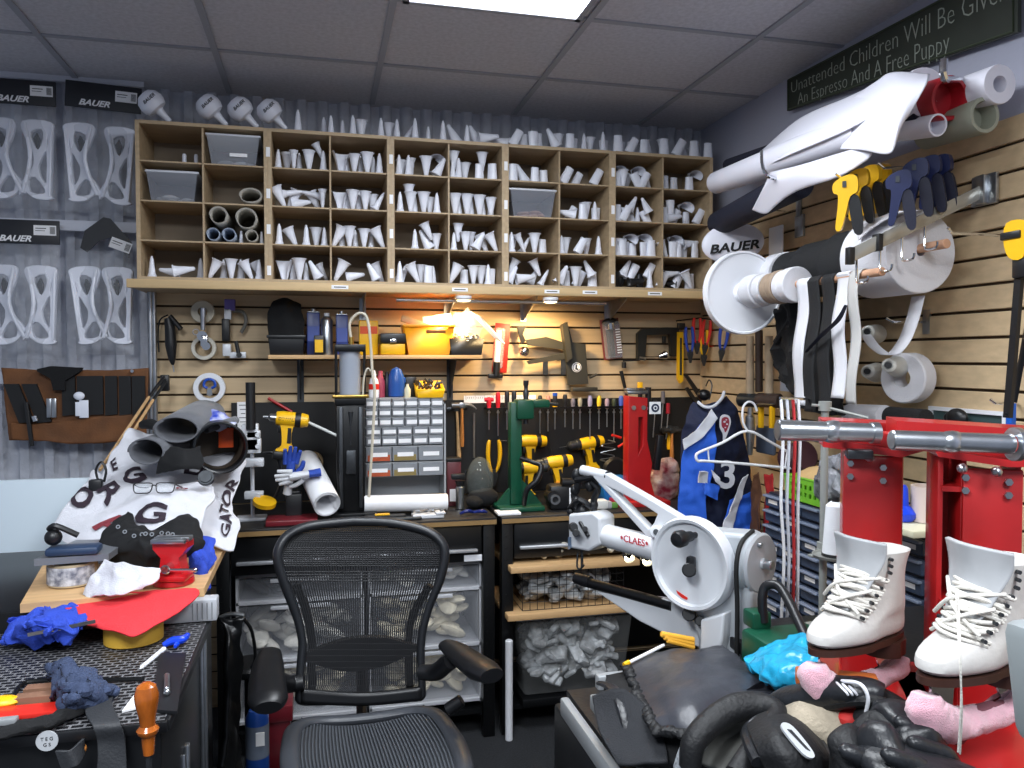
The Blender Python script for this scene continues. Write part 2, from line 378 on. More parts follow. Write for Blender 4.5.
POSE = {'u': 'upright', 'd': 'upside-down', 'a': 'left-leaning', 'b': 'right-leaning', 'A': 'tilted upside-down', 'B': 'tilted upside-down', 'l': 'fallen', 'r': 'fallen', 'f': 'forward-lying', 'k': 'backward-lying'}
KN = {'n': 'slim', 'w': 'flared', 't': 'boxy', 'b': 'large'}
def inner(col): x0 = CX0 + (col // 2) * UW + (.018 if col % 2 == 0 else .2585); return x0, x0 + .233
# per cell: items "kind pose fraction layer" ; layer 2 is stacked on top, 3 = second row behind
CELLS = {
 (0, 3): 'nu.12 wl.36 wr.66 nu.90', (1, 3): 'wB.12 nu.26 wd.42 nu.56 wA.70 wA.88 nu.90',
 (2, 0): 'nu.08 wd.24 nd.37 nu.46 wd.64 nA.84,2 nu.90', (3, 0): 'bd.13 nu.30 wd.43 nu.56 wd.67 nu.80 nu.93', (2, 1): 'wA.12 wB.33 nr.35,2 wr.50 nl.66,2 wA.74 nd.88',
 (3, 1): 'bd.12 nu.30 wd.40 nu.52 wd.63 wd.78 nb.92', (2, 2): 'nu.10 wA.32 nu.58 wd.76 nu.92', (3, 2): 'wB.10 nu.20 wd.33 nu.45 wd.60 nu.75 wA.90', (2, 3): 'bd.15 nu.33 wd.45 nu.57 wa.72 nA.88', (3, 3): 'wB.15 wr.45 wa.75 wA.88',
 (4, 0): 'nu.05 wd.17 nu.28 nd.36 wd.62 bk.82,2 wb.90', (5, 0): 'wd.13,2 nu.10 nu.22 wd.38 tu.62 wd.70,2 tu.88', (4, 1): 'nu.12 wd.32 nu.42 wd.57 wd.72 nu.82 wd.30,2', (5, 1): 'wd.10 nu.26 wd.38 nu.50 wd.62 nu.74 wd.85 nu.90',
 (4, 2): 'nu.40 wa.62 wd.84 wA.66,2', (5, 2): 'nu.12 wd.22,2 wd.35 nd.50 wb.62 wA.74 wA.92', (4, 3): 'nu.05 wb.20 wA.38 wd.55 tu.66 nu.78', (5, 3): 'wB.10 tu.36 wd.50 wd.70 nu.80 td.90',
 (6, 0): 'tu.13 wa.36 tu.58 tu.82', (6, 2): 'nu.08 wd.17 nA.30 nb.45 wd.58 tu.80', (6, 3): 'wB.14,2 wb.12 wr.40 wb.62 wA.64,2 nb.84',
 (7, 0): 'tb.20 tb.50 tb.84', (7, 1): 'wl.16 tb.38 tu.55 wd.68 nu.80 td.90', (7, 2): 'nu.10 wd.26 tb.50 wd.70 nu.88', (7, 3): 'wb.12 tu.26 wd.40 tb.56 wa.70,2 tu.84',
 (8, 0): 'tu.10 wd.24 tb.40 tA.54 tb.70 wA.86 bk.18,2 bk.58,2', (8, 1): 'tu.12 tb.30 tA.50 nu.66 tA.84 nl.20,2 wb.50,2 wa.78,2', (8, 2): 'tA.07 tu.24 td.38 tu.56 td.70 tu.86 wr.12,2 bk.42,2 bk.72,2', (8, 3): 'tdX.08 tb.30X wrX.55 tuX.72 nu.84 wb.36,2 tB.52,2 tb.88,2',
 (9, 0): 'tu.14 tu.44 tu.68 bk.88,2', (9, 1): 'tu.10 wr.34 td.30,2 tb.46 tu.72 tb.90 bk.62,2', (9, 2): 'wA.05 tu.18 td.32 tu.43 td.66 tu.82 bk.38,2 wr.85,2', (9, 3): 'tb.10 wr.34,2 wlX.30 tb.52 wA.66 tu.82',
}
import re
for (c, r), s in CELLS.items():
    xa, xb = inner(c); z0 = CT - (r + 1) * CR + (.0145 if r == 3 else .0035)
    items = []
    for it in s.split():
        dark = 'X' in it; it = it.replace('X', '')
        mm = re.match(r'(\w)(\w)(\.\d+)(?:,(\d))?', it); items.append((mm[1], mm[2], float(mm[3]), int(mm[4] or 1), dark))
    items.sort(key=lambda q: q[2]); prev_y = 0
    for i, (k, p, fx, lay, dark) in enumerate(items):
        W = GW[k] if p in 'ud' else GLEN[k] / 2 * (.5 if p in 'abAB' else 1)
        if p in 'fk': W = GRAD[k]
        sc = rnd.uniform(.70, .82) if k != 'b' else rnd.uniform(.62, .72)
        x = xa + (xb - xa) * fx; x = max(xa + W * sc * 1.12 + .001, min(xb - W * sc * 1.12 - .001, x))
        y = CF + .06 + (.055 if i % 2 else 0) + rnd.uniform(-.004, .004)
        z = z0
        if lay == 2: z = z0 + .046; y = CF + .085; sc *= .92
        if k == 'b' and lay == 1: y = CF + .10
        guard(k, p, x, y, z, sc, '%s %s %s guard, %s from left in cubby row %s, column %s' % (POSE[p], KN[k], 'black' if dark else 'white', ORD[i], NUM[r], NUM[c]), yaw=rnd.uniform(-.5, .5) if p in 'ud' else 0, dark=dark)
# on top of the cubbies
tops = [(298, 'nu'), (324, 'nu'), (331, 'nu'), (343, 'nu'), (353, 'nu'), (362, 'wd'), (381, 'nu'), (390, 'wd'), (397, 'nu'), (411, 'nb'), (415, 'nu'), (430, 'nu'), (443, 'nu'), (455, 'wa'), (467, 'nu'), (477, 'wa'), (489, 'wr'), (501, 'wl'), (516, 'tb'), (527, 'tu'), (533, 'td'), (541, 'tu'), (552, 'wa'), (562, 'wd'), (570, 'tu'), (577, 'td'), (584, 'nu'), (594, 'wd'), (603, 'nu'), (608, 'td'), (618, 'tu'), (625, 'td'), (632, 'tb'), (637, 'td'), (644, 'tu'), (653, 'wA'), (664, 'tu'), (668, 'wd'), (679, 'tb'), (688, 'tA'), (694, 'tu'), (701, 'tA'), (708, 'tu')]
def uof(px): return min(4, max(0, int((Y(px, 140, CF).x - CX0) / UW)))
def seq(px): return [q for q, _ in tops if uof(q) == uof(px)].index(px)
for i, (px, kp) in enumerate(tops):
    p = Y(px, 140, CF + .06)
    guard(kp[0], kp[1], p.x, CF + .06 + (.06 if i % 2 else 0), CT + .0015, rnd.uniform(.72, .86), '%s %s white guard on the cubby top, %s piece above unit %s' % (POSE[kp[1]], KN[kp[0]], ORD[seq(px)], NUM[uof(px)]), 'white tendon guards on top of the cubbies')
# round capped pieces on the cubby top
t = thing('heel_cap', 'round white capped piece lying on the cubby top, leftmost of four', 'guard', (0, 0, 0), 'round white capped pieces on the cubby top')
d = V((-.62, -.12, .62)).normalized(); a = V((.075, 0, .016))
m = MB(); m.lathe([(.005, 0), (.011, .004), (.013, .03), (.017, .055), (.022, .064)], dirm(a, d), 16, cap=True); obj('neck', m, M_GUARD, t, local=True)
m = MB(); m.lathe([(.022, .06), (.042, .067), (.051, .085), (.053, .102), (.047, .125), (.030, .142), (.001, .147)], dirm(a, d), 24); obj('round_cap', m, M_GUARD, t, local=True)
c = a + d * .10; side = V((.62, 0, .62)).normalized()
M_ = frame(c + V((0, -.0535, 0)) + side * .0, side, V((0, 0, 1)))
text('lettering', 'BAUER', M_, .019, M_INK, t, shear=.3, off=.0002)
m = MB(); m.box((a.x + .006, a.y, a.z - .006), (.012, .02, .014)); obj('foot', m, M_DSTEEL, t, local=True)
for i, px in enumerate((158, 215, 246, 275)):
    p = Y(px, 110, CF + .075); loc = (p.x - .028, CF + .08, CT + .004)
    if i == 0: t.location = loc
    else: dup(t, loc, label='round white capped piece lying on the cubby top, %s of four from left' % ORD[i] if i < 3 else 'round white capped piece on the cubby top, rightmost of four')
# small posts, bins, rolls in the left unit
xa, xb = inner(0); z = CT - CR + .0035
for k, (fx, nm) in enumerate(((.66, 'left'), (.86, 'right'))):
    m = MB(); m.lathe([(.009, 0), (.0085, .045), (.006, .052), (.001, .053)], Matrix.Translation((xa + .233 * fx, CF + .09, z)), 12, cap=True)
    one('plastic_peg', m, M_GUARD, 'small white peg standing in the top left cubby, %s of the pair' % nm, 'peg', 'small white pegs')
def clear_bin(x0, x1, z, h, label, cont, contcol, sticker=False):
    cx = (x0 + x1) / 2; wd = x1 - x0; y0 = CF + .015; dp = .27
    t = thing('storage_bin', label, 'bin', (cx, y0 + dp / 2, z), 'clear lidded bins in the cubbies')
    M0 = Matrix.Translation((cx, y0 + dp / 2, z))
    m = MB()
    wb = wd * .78
    def wall(s):
        a = [(-wb / 2 * s, -dp / 2 * s * .9, .001), (wb / 2 * s, -dp / 2 * s * .9, .001), (wb / 2 * s, dp / 2 * s * .9, .001), (-wb / 2 * s, dp / 2 * s * .9, .001)]
        b = [(-wd / 2 * .93 * s, -dp / 2 * s, h), (wd / 2 * .93 * s, -dp / 2 * s, h), (wd / 2 * .93 * s, dp / 2 * s, h), (-wd / 2 * .93 * s, dp / 2 * s, h)]
        return a + b
    m.add(wall(1), [(0, 1, 2, 3), (0, 1, 5, 4), (1, 2, 6, 5), (2, 3, 7, 6), (3, 0, 4, 7)], M0); obj('bin_body', m, mat('smoky_clear_plastic', '9fa4b0', .2, alpha=.42), t)
    m = MB(); m.box((cx, y0 + dp / 2, z + h + .005), (wd * .99, dp, .010), bev=.004); m.box((cx, y0 + dp / 2, z + h + .012), (wd * .85, dp * .85, .006), bev=.003); obj('lid', m, mat('bin_lid', 'cfd2da', .35), t)
    if sticker: m = MB(); m.box((cx + .02, y0 + .004, z + h * .36), (.07, .002, .014)); obj('sticker', m, M_PAPER, t)
    m = MB()
    for k in range(9):
        a = rnd.uniform(0, 6); m.sph((cx + rnd.uniform(-.055, .055), y0 + .05 + rnd.uniform(0, .09), z + .014 + rnd.uniform(0, cont * .5)), (rnd.uniform(.02, .04), .03, rnd.uniform(.008, .014)), None, 10, 6)
    one('bin_contents', m, mat('bin_stuff_' + contcol, contcol, .6), 'loose pale pieces inside the ' + label.split(',')[0], 'contents', kind='stuff')
xa, xb = inner(0); clear_bin(xa + .012, xb - .012, CT - 2 * CR + .0035, .115, 'clear lidded bin with white pads, in the second-row left cubby', .05, 'e4e6ec')
xa, xb = inner(1); clear_bin(xa + .004, xb - .006, CT - CR + .0035, .118, 'clear lidded bin with white sticker, in the top-row cubby', .03, 'd0d4dc', True)
xa, xb = inner(6); clear_bin(xa + .002, xb - .004, CT - 2 * CR + .0035, .118, 'clear lidded bin with tan cardboard, in the fourth cubby unit', .04, 'c0907a')
def sheet_roll(name, c, r, L, mtl, label, turns=1.6, group='rolled sheets in the second column cubbies', d=(0, 1, 0), cat='roll', t=.003, step=.004, squash=1, a0=0):
    m = MB(); M0 = dirm(c, d); k = int(turns * 26); 
    def fn(u, v): a = a0 + u * turns * 2 * pi; rr = r - step * u * turns; return M0 @ V((rr * cos(a), rr * sin(a) * squash, v * L))
    m.grid(fn, k, 3); o = one(name, m, mtl, label, cat, group); solid(o, t); return o
M_CARD = mat('grey_card', 'a9a59c', .7); M_CARD2 = mat('pale_blue_card', '9aa6b8', .6)
xa, xb = inner(1); zz = CT - 3 * CR + .004
sheet_roll('sheet_roll', (xa + .055, CF + .01, zz + .048 + .062), .038, .26, M_CARD, 'grey rolled sheet, upper left of five rolls in the third-row cubby')
sheet_roll('sheet_roll', (xa + .165, CF + .01, zz + .046 + .056), .045, .26, M_CARD, 'large grey rolled sheet, upper right in the third-row cubby')
sheet_roll('sheet_roll', (xa + .033, CF + .01, zz + .030), .028, .26, M_CARD2, 'bluish rolled sheet, lower left corner of the third-row cubby', 1.1)
sheet_roll('sheet_roll', (xa + .095, CF + .01, zz + .031), .029, .26, M_CARD2, 'bluish rolled sheet, lower row second from left in third-row cubby', 1.1)
sheet_roll('sheet_roll', (xa + .185, CF + .01, zz + .029), .027, .26, M_CARD, 'grey rolled sheet, lower right of the third-row cubby', 1.3)
sheet_roll('sheet_roll', (xa + .183, CF + .01, CT - 2 * CR + .004 + .036), .048, .26, M_CARD, 'wide flattened grey roll alone in the second-row cubby', 1.8, squash=.68)
for k, xx in enumerate((.139, .222)):
    m = MB(); m.cyl((xa + xx, CF + .06, zz), (xa + xx, CF + .06, zz + .055), .009, .004, 10); one('plastic_peg', m, M_GUARD, 'tiny white cone between the rolls in third-row cubby, %s one' % ('left', 'right')[k], 'peg', 'tiny white cones among rolls')
# ================================================================== benches
BZ = .935; BY = 3.2
M_BTOP = mat('bench_top_black', '1c1c1e', .45, bump=.1, bscale=80)
M_STRIP = mat('bench_edge_tan', '8d7047', .5)
def bench(x0, x1, label, first):
    t = thing('workbench', label, 'workbench', (x0, BY, 0), 'black steel workbenches')
    yb = WY - .03; cx = (x0 + x1) / 2
    m = MB(); m.box((cx, (BY + yb) / 2, BZ - .014), (x1 - x0, yb - BY, .028), bev=.003); obj('worktop', m, M_BTOP, t)
    m = MB(); m.box((cx, BY - .001, BZ - .018), (x1 - x0 - .004, .006, .018)); obj('edge_strip', m, M_STRIP, t)
    for x in (x0 + .03, x1 - .03):
        for y in (BY + .04, yb - .04):
            m = MB(); m.box((x, y, (BZ - .028) / 2), (.05, .05, BZ - .030), bev=.003)
            if y < 3.5:
                for k in range(16): m.cyl((x - .008, y - .0245, .10 + k * .05), (x - .008, y - .0265, .10 + k * .05), .004, n=8)
            obj('leg', m, M_BMET, t)
    d = MB(); d.box((cx, BY + .20, BZ - .11), (x1 - x0 - .12, .36, .15), bev=.004); dr = obj('drawer', d, mat('drawer_black', '131416', .3), t)
    h = MB(); h.box((cx, BY + .008, BZ - .135), (x1 - x0 - .16, .022, .014), bev=.004); obj('pull_strip', h, mat('drawer_pull_silver', 'c9ccd2', .25, .6), dr)
    m = MB(); m.box((cx, (BY + yb) / 2 , .10), (x1 - x0 - .1, yb - BY - .1, .02)); obj('lower_shelf', m, M_BMET, t)
    m = MB(); m.box((cx, yb - .01, .5), (x1 - x0 - .1, .006, .76)); obj('back_panel', m, M_BMET, t)
    return t, dr
t1, dr1 = bench(-.40, .715, 'black steel workbench with long silver drawer pull, behind the mesh chair', 1)
m = MB(); q = Y(473, 558, BY + .018); m.box((q.x, BY + .0185, q.z), (.075, .003, .026)); obj('label_plate', m, M_WHITE, dr1)
t2, dr2 = bench(.735, 1.90, 'black steel workbench behind the white sewing machine', 2)
# black backing board behind the bench
m = MB(); p0 = Y(231, 403, 3.77); p1 = Y(703, 402, 3.77); m.box(((p0.x + p1.x) / 2, 3.782, (p0.z + BZ + .004) / 2), (p1.x - p0.x, .008, p0.z - BZ - .004))
one('tool_board', m, mat('tool_board_black', '0d0d0f', .6), 'large black backing board behind the bench tools', 'board')
# --- clear plastic drawer towers under the bench
M_DRAW = mat('frosted_drawer', 'c9cdd6', .2, alpha=.13)
M_DFR = mat('drawer_frame_white', 'c8cad0', .4)
def tower(x0, x1, z0, hs, y0, label, conts):
    t = thing('drawer_tower', label, 'drawers', ((x0 + x1) / 2, y0 + .17, z0), 'clear plastic drawer towers'); cx = (x0 + x1) / 2; dp = .36; z = z0
    H = sum(hs) + .02 * (len(hs) + 1)
    fr = MB()
    for x in (x0 + .006, x1 - .006): fr.box((x, y0 + dp / 2, z0 + H / 2), (.010, dp, H))
    for k in range(len(hs) + 1): fr.box((cx, y0 + dp / 2, z + .008), (x1 - x0, dp, .016), bev=.002, seg=1); z += (hs[k] + .02) if k < len(hs) else 0
    obj('drawer_frame', fr, M_DFR, t); z = z0 + .018
    for k, h in enumerate(hs):
        d = MB(); w_ = x1 - x0 - .03; yf = y0 + .004
        d.box((cx, yf, z + h / 2), (w_, .005, h - .004)); d.box((cx, yf + dp - .03, z + h / 2), (w_, .004, h - .01)); d.box((x0 + .016, yf + dp / 2, z + h / 2), (.004, dp - .04, h - .01)); d.box((x1 - .016, yf + dp / 2, z + h / 2), (.004, dp - .04, h - .01)); d.box((cx, yf + dp / 2, z + .004), (w_, dp - .04, .004))
        o = obj('drawer', d, M_DRAW, t)
        g = MB(); g.box((cx, yf - .006, z + h - .014), (w_ * .5, .01, .016), bev=.003); obj('drawer_handle', g, M_DFR, o)
        c = MB(); mt, n, f = conts[k]
        for i in range(n):
            r = rnd.uniform(.045, .075); e = Euler((rnd.uniform(-.5, .5), rnd.uniform(-.6, .6), rnd.uniform(0, 3))).to_matrix().to_4x4()
            e.translation = V((rnd.uniform(x0 + .07, x1 - .07), yf + rnd.uniform(.05, .16), z + .03 + rnd.uniform(0, max(.001, h * f - .04))))
            c.sph((0, 0, 0), (r, r * .6, r * .35), e, 12, 8)
        one('drawer_contents', c, mt, 'pale loose pads in the %s drawer of the %s' % (ORD[k] + ' from bottom', label.split(' with')[0]), 'contents', kind='stuff'); z += h + .02
M_PAD = mat('cream_pads', 'ece2c8', .8, bump=.5, bscale=40, var=.15); M_PADW = mat('white_pads', 'e6e3da', .8, bump=.4, bscale=40, var=.1); M_DRKP = mat('dark_parts', '33353b', .6)
tower(-.33, .17, .135, [.22, .22, .09], 3.27, 'left clear plastic drawer tower with dark parts on top drawer', [(M_PAD, 34, .95), (M_PADW, 30, .8), (M_DRKP, 20, .8)])
tower(.19, .665, .135, [.22, .22, .09], 3.27, 'right clear plastic drawer tower with cream pads', [(M_PAD, 36, .95), (M_PAD, 36, .95), (M_PADW, 20, .8)])
# --- bench 2 bays : boards, wire basket, clear bin
def board(pxa, pxb, py, label):
    a = Y(pxa, py, 3.16); b = Y(pxb, py, 3.16); z = a.z
    m = MB(); m.box(((a.x + b.x) / 2, 3.38, z), (b.x - a.x, .44, .026), bev=.003); one('shelf_board', m, M_PINE, label, 'board', 'pine boards under the second bench'); return a, b, z
a, b, zb = board(511, 640, 571, 'upper pine board under the second bench, above the wire basket')
a2, b2, zb2 = board(508, 640, 619, 'lower pine board under the second bench, above the clear tub')
M_WIRE = mat('black_wire', '2a2b2e', .4, .6)
t = thing('wire_basket', 'black wire basket of clear bags between two pine boards', 'basket', ((a.x + b.x) / 2, 3.4, zb2 + .014)); z0 = zb2 + .016; z1 = zb - .018; m = MB(); xa_, xb_ = a.x + .06, b.x - .06
for i in range(15): x = xa_ + (xb_ - xa_) * i / 14; m.cyl((x, 3.20, z0), (x, 3.20, z1), .0015, n=6)
for i in range(6): z = z0 + (z1 - z0) * i / 5; m.cyl((xa_, 3.20, z), (xb_, 3.20, z), .0015, n=6); m.cyl((xa_, 3.20, z), (xa_, 3.56, z), .0015, n=6); m.cyl((xb_, 3.20, z), (xb_, 3.56, z), .0015, n=6)
obj('wire_grid', m, M_WIRE, t)
m = MB(); m.tube([(xa_, 3.2, z1), (xb_, 3.2, z1), (xb_, 3.56, z1), (xa_, 3.56, z1)], .003, closed=True); obj('rim', m, M_WIRE, t)
def heap(name, x0, x1, y0, y1, z0, z1, n, mt, label, r=(.03, .06)):
    c = MB()
    for i in range(n):
        q = rnd.uniform(*r); e = Euler((rnd.uniform(-.8, .8), rnd.uniform(-.8, .8), rnd.uniform(0, 3))).to_matrix().to_4x4(); e.translation = V((rnd.uniform(x0 + q, x1 - q), rnd.uniform(y0 + q * .7, y1 - q * .7), rnd.uniform(z0 + q * .6, max(z0 + q * .6 + .001, z1 - q * .6))))
        c.box((0, 0, 0), (q * 1.7, q * 1.1, q * .5), e, bev=q * .22)
    return one(name, c, mt, label, 'contents', kind='stuff')
M_CRINK = mat('crinkled_plastic', 'c6cace', .2, var=.3, vscale=25, bump=1.0, bscale=30, col2='8d8f90')
heap('bagged_parts', xa_, xb_, 3.205, 3.5, z0 + .004, z1, 130, M_CRINK, 'crinkled clear bags of parts inside the wire basket')
heap('bagged_parts', a.x + .02, b.x - .02, 3.20, 3.5, zb + .014, zb + .11, 80, mat('pale_parts', 'c6c2b2', .5, var=.25, vscale=25, bump=.6), 'pale boxes and parts lying on the upper pine board')
c0 = Y(517, 640, 3.19); c1 = Y(634, 640, 3.19); zt = zb2 - .02; zbt = .155
t = thing('plastic_tub', 'large clear tub of parts on the lower shelf of second bench', 'tub', ((c0.x + c1.x) / 2, 3.4, zbt))
m = MB(); m.box(((c0.x + c1.x) / 2, 3.38, (zt + zbt) / 2), (c1.x - c0.x, .38, zt - zbt), bev=.02, taper=.86); obj('tub_body', m, mat('tub_clear', 'b9bbbb', .15, alpha=.12), t)
m = MB(); m.tube([(c0.x, 3.19, zt), (c1.x, 3.19, zt), (c1.x, 3.57, zt), (c0.x, 3.57, zt)], .006, closed=True); obj('rim', m, M_DFR, t)
m = MB(); m.box(((c0.x + c1.x) / 2, 3.4, .128), (c1.x - c0.x - .06, .38, .034), bev=.004); one('wood_block', m, M_BMET, 'flat dark box under the large clear tub', 'box')
heap('tub_parts', c0.x + .045, c1.x - .02, 3.205, 3.50, zbt + .02, zt - .02, 200, M_CRINK, 'bagged parts heaped inside the large clear tub', (.03, .07))
m = MB(); q = Y(509, 700, 3.17); q1 = Y(509, 640, 3.17); m.cyl((q.x - .0, 3.17, 0.0), (q.x, 3.17, q1.z), .016, bev=.003); one('white_pipe', m, M_WHITE, 'short white pipe standing beside the dividing bench leg', 'pipe')
# ================================================================== on bench 1
# white bracket stand with black tube
def P(px, py, y=3.38): return Y(px, py, y)
t = thing('laser_stand', 'white clamp stand with black tube upright, on bench left end', 'tool', (P(256, 530).x, 3.38, BZ))
M_WM = mat('white_metal', 'd7dae0', .35, .1)
m = MB(); x = P(251, 500).x; m.box((x, 3.40, BZ + .006), (.12, .09, .012), bev=.003); obj('base', m, M_WM, t)
m = MB(); m.cyl((x + .005, 3.4, BZ + .012), (x + .005, 3.4, P(0, 425).z), .008, n=12); obj('pole', m, M_WM, t)
for py, wd, h in ((505, .075, .03), (470, .08, .035), (452, .06, .06), (440, .055, .03)):
    m = MB(); m.box((x + .012, 3.385, P(0, py).z), (wd, .04, h), bev=.004); m.cyl((x + .03, 3.36, P(0, py).z), (x + .03, 3.345, P(0, py).z), .009); obj('bracket', m, M_WM, t)
m = MB(); m.box((x, 3.39, P(0, 443).z), (.065, .05, .11), bev=.005); obj('housing', m, M_WM, t)
m = MB(); m.ring((x + .004, 3.36, (P(0, 384).z + P(0, 434).z) / 2), (0, 0, 1), .019, .015, P(0, 384).z - P(0, 434).z); m.cyl((x + .004, 3.36, P(0, 434).z), (x + .004, 3.36, P(0, 390).z), .0149); obj('black_tube', m, M_BLACK, t)
m = MB(); m.cyl((x + .055, 3.33, P(0, 513).z), (x + .058, 3.325, P(0, 509).z), .046, n=24); obj('yellow_dial', m, M_YEL, t)
m = MB(); m.tube([(x + .05, 3.38, P(0, 460).z), (x + .10, 3.37, P(0, 462).z), (x + .12, 3.38, P(0, 490).z), (x + .08, 3.38, P(0, 515).z)], .006, smooth=5); obj('black_lever', m, M_BLACK, t)
# paper list
m = MB(); a = P(237, 402, 3.77); b = P(251, 442, 3.77); m.box(((a.x + b.x) / 2, 3.775, (a.z + b.z) / 2), (b.x - a.x, .002, a.z - b.z), bev=.0005)
o = one('paper_list', m, M_PAPER, 'white paper list with rows of print pinned on black board', 'paper')
m = MB()
for k in range(9): m.box(((a.x + b.x) / 2 - .004, 3.7736, a.z - .015 - k * .019), (.035 - .008 * (k % 3), .0008, .003))
obj('printed_line', m, M_INK, o)
# drill builder (pistol grip cordless drill); frame: local x = muzzle direction, y up
def drill(M, label, s=1.0, glue=False, chuck=True):
    t = thing('cordless_drill' if not glue else 'glue_gun', label, 'drill' if not glue else 'glue gun', M.translation, 'yellow cordless drills at the back of the bench' if not glue else None)
    S = M @ Matrix.Scale(s, 4)
    m = MB(); m.lathe([(.001, -.075), (.024, -.07), (.029, -.05), (.030, .02), (.026, .04), (.001, .041)], S @ Matrix.Rotation(pi / 2, 4, 'Y'), 18, sy=.9)
    m.prism(sm([(-.02, -.01), (.022, -.01), (.016, -.05), (.012, -.095), (.03, -.115), (-.035, -.115), (-.022, -.09), (-.018, -.05)], 3), .034, S); obj('drill_body', m, M_YEL, t)
    m = MB(); m.box((-.003, -.130, 0), (.085, .03, .055), S, bev=.008); obj('battery', m, M_BLACK, t)
    m = MB(); m.prism([(-.016, -.03), (-.02, -.085), (-.006, -.085), (-.004, -.03)], .037, S); m.lathe([(.0303, -.045), (.0306, -.04), (.0306, -.03), (.0303, -.025)], S @ Matrix.Rotation(pi / 2, 4, 'Y'), 18, sy=.9); obj('grip_pad', m, M_BLACK, t)
    m = MB(); m.box((.024, -.038, 0), (.014, .03, .014), S, bev=.004); obj('trigger', m, M_BLACK, t)
    m = MB()
    m.lathe([(.001, .04), (.025, .04), (.025, .055), (.021, .06), (.021, .085), (.010, .098), (.003, .1), (.003, .135), (.001, .136)] if not glue else [(.016, .04), (.014, .06), (.006, .068), (.004, .085), (.001, .086)], S @ Matrix.Rotation(pi / 2, 4, 'Y'), 16); obj('chuck' if not glue else 'nozzle', m, M_DSTEEL if not glue else M_STEEL, t)
    return t
# glue gun standing in gloves
gp = P(288, 419, 3.36)
t = drill(frame(gp, (-1, 0, .12), (-.12, 0, -1)) @ Matrix.Diagonal((1, -1, 1, 1)), 'yellow glue gun with long glue stick, propped above blue gloves', 1.15, glue=True)
m = MB(); m.cyl(gp + V((.075, 0, -.012)), gp + V((.20, 0, -.075)), .006, n=10); obj('glue_stick', m, mat('glue_stick', 'c9ccc9', .3), t)
text('lettering', 'DEWALT', frame(gp + V((.0, -.033, .0)), (1, 0, -.12), (.12, 0, 1)), .018, M_INK, t)
m = MB(); m.tube([P(268, 398, 3.768), P(292, 412, 3.768)], .007, n=10); one('red_rod', m, M_RED, 'red stick leaning behind the yellow glue gun', 'stick')
# gloves
def glove(c, up, side, s, label, m1, m2, grp=None):
    t = thing('work_glove', label, 'glove', c, grp); up = V(up).normalized(); side = V(side).normalized(); n_ = side.cross(up)
    L = lambda a, b, h=0: V(c) + side * a * s + up * b * s + n_ * h * s
    m = MB(); m.tube([L(0, -.01), L(0, .03, .004), L(.002, .07), L(.004, .10)], [.034 * s, .036 * s, .042 * s, .036 * s], n=14, smooth=4, flat=.55); obj('palm', m, m1, t)
    m = MB(); m.tube([L(0, -.07), L(0, -.03), L(0, -.004)], [.040 * s, .034 * s, .035 * s], n=14, smooth=3, flat=.6); obj('cuff', m, m2, t)
    for i, (x0, x1, y1) in enumerate(((-.027, -.036, .165), (-.009, -.010, .18), (.010, .014, .175), (.027, .04, .155))):
        m = MB(); m.tube([L(x0, .085), L((x0 + x1) / 2, .125, .006), L(x1, y1, .018)], [.0125 * s, .012 * s, .009 * s], n=10, smooth=4); obj('finger', m, m1, t)
    m = MB(); m.tube([L(.03, .03), L(.055, .065, .008), L(.062, .10, .016)], [.015 * s, .013 * s, .010 * s], n=10, smooth=4); obj('thumb', m, m1, t)
    return t
M_GLB = mat('glove_blue', '2a4aa8', .75, bump=.4, bscale=120); M_GLW = mat('glove_white', 'd6d8dc', .85, bump=.4, bscale=150)
glove(P(289, 480, 3.34), (.12, -.1, 1), (1, 0, 0), .8, 'blue and white work glove standing upright under the glue gun', M_GLB, M_GLW, 'blue and white work gloves')
glove(P(308, 474, 3.30), (-1, -.1, -.10), (0, .1, -1), .72, 'blue and white work glove lying sideways on the upright glove', M_GLW, M_GLB, 'blue and white work gloves')
m = MB(); q = P(294, 505, 3.36); m.box((q.x, 3.36, BZ + .055), (.065, .07, .11), bev=.006); m.box((q.x, 3.36, BZ + .114), (.05, .05, .012), bev=.004); one('black_box', m, M_BLACK, 'small black box under the blue and white gloves', 'box')
m = MB(); q = P(292, 523, 3.25); m.box((q.x, 3.29, BZ + .012), (.20, .13, .022), bev=.004); m.box((q.x, 3.223, BZ + .012), (.03, .004, .012)); one('red_case', m, mat('dark_red', '6e1c26', .35), 'flat dark red metal case at the bench front edge', 'case')
# paper rolls
M_SHEET = mat('white_sheet', 'e9eaee', .45)
a = P(327, 505, 3.215); bck = P(306, 462, 3.55)
sheet_roll('paper_roll', a + V((0, .01, .0)), .057, (bck - a).length, M_SHEET, 'thick white paper roll pointing outward over the bench edge', 2.6, None, (bck - a), t=.0015, step=.005)
q = P(313, 462, 3.72); m = MB(); m.ring(q, (0, 1, 0), .046, .036, .05, bev=.002); one('cardboard_ring', m, mat('cardboard', '9c8462', .8), 'brown cardboard ring hanging behind the white paper roll', 'ring')
a = P(364, 504, 3.36); b = P(447, 502, 3.36); m = MB(); m.ring((a + b) / 2, b - a, .036, .031, (b - a).length, bev=.001); one('paper_roll', m, M_SHEET, 'white paper roll lying lengthwise in front of the drawer organiser', 'roll')
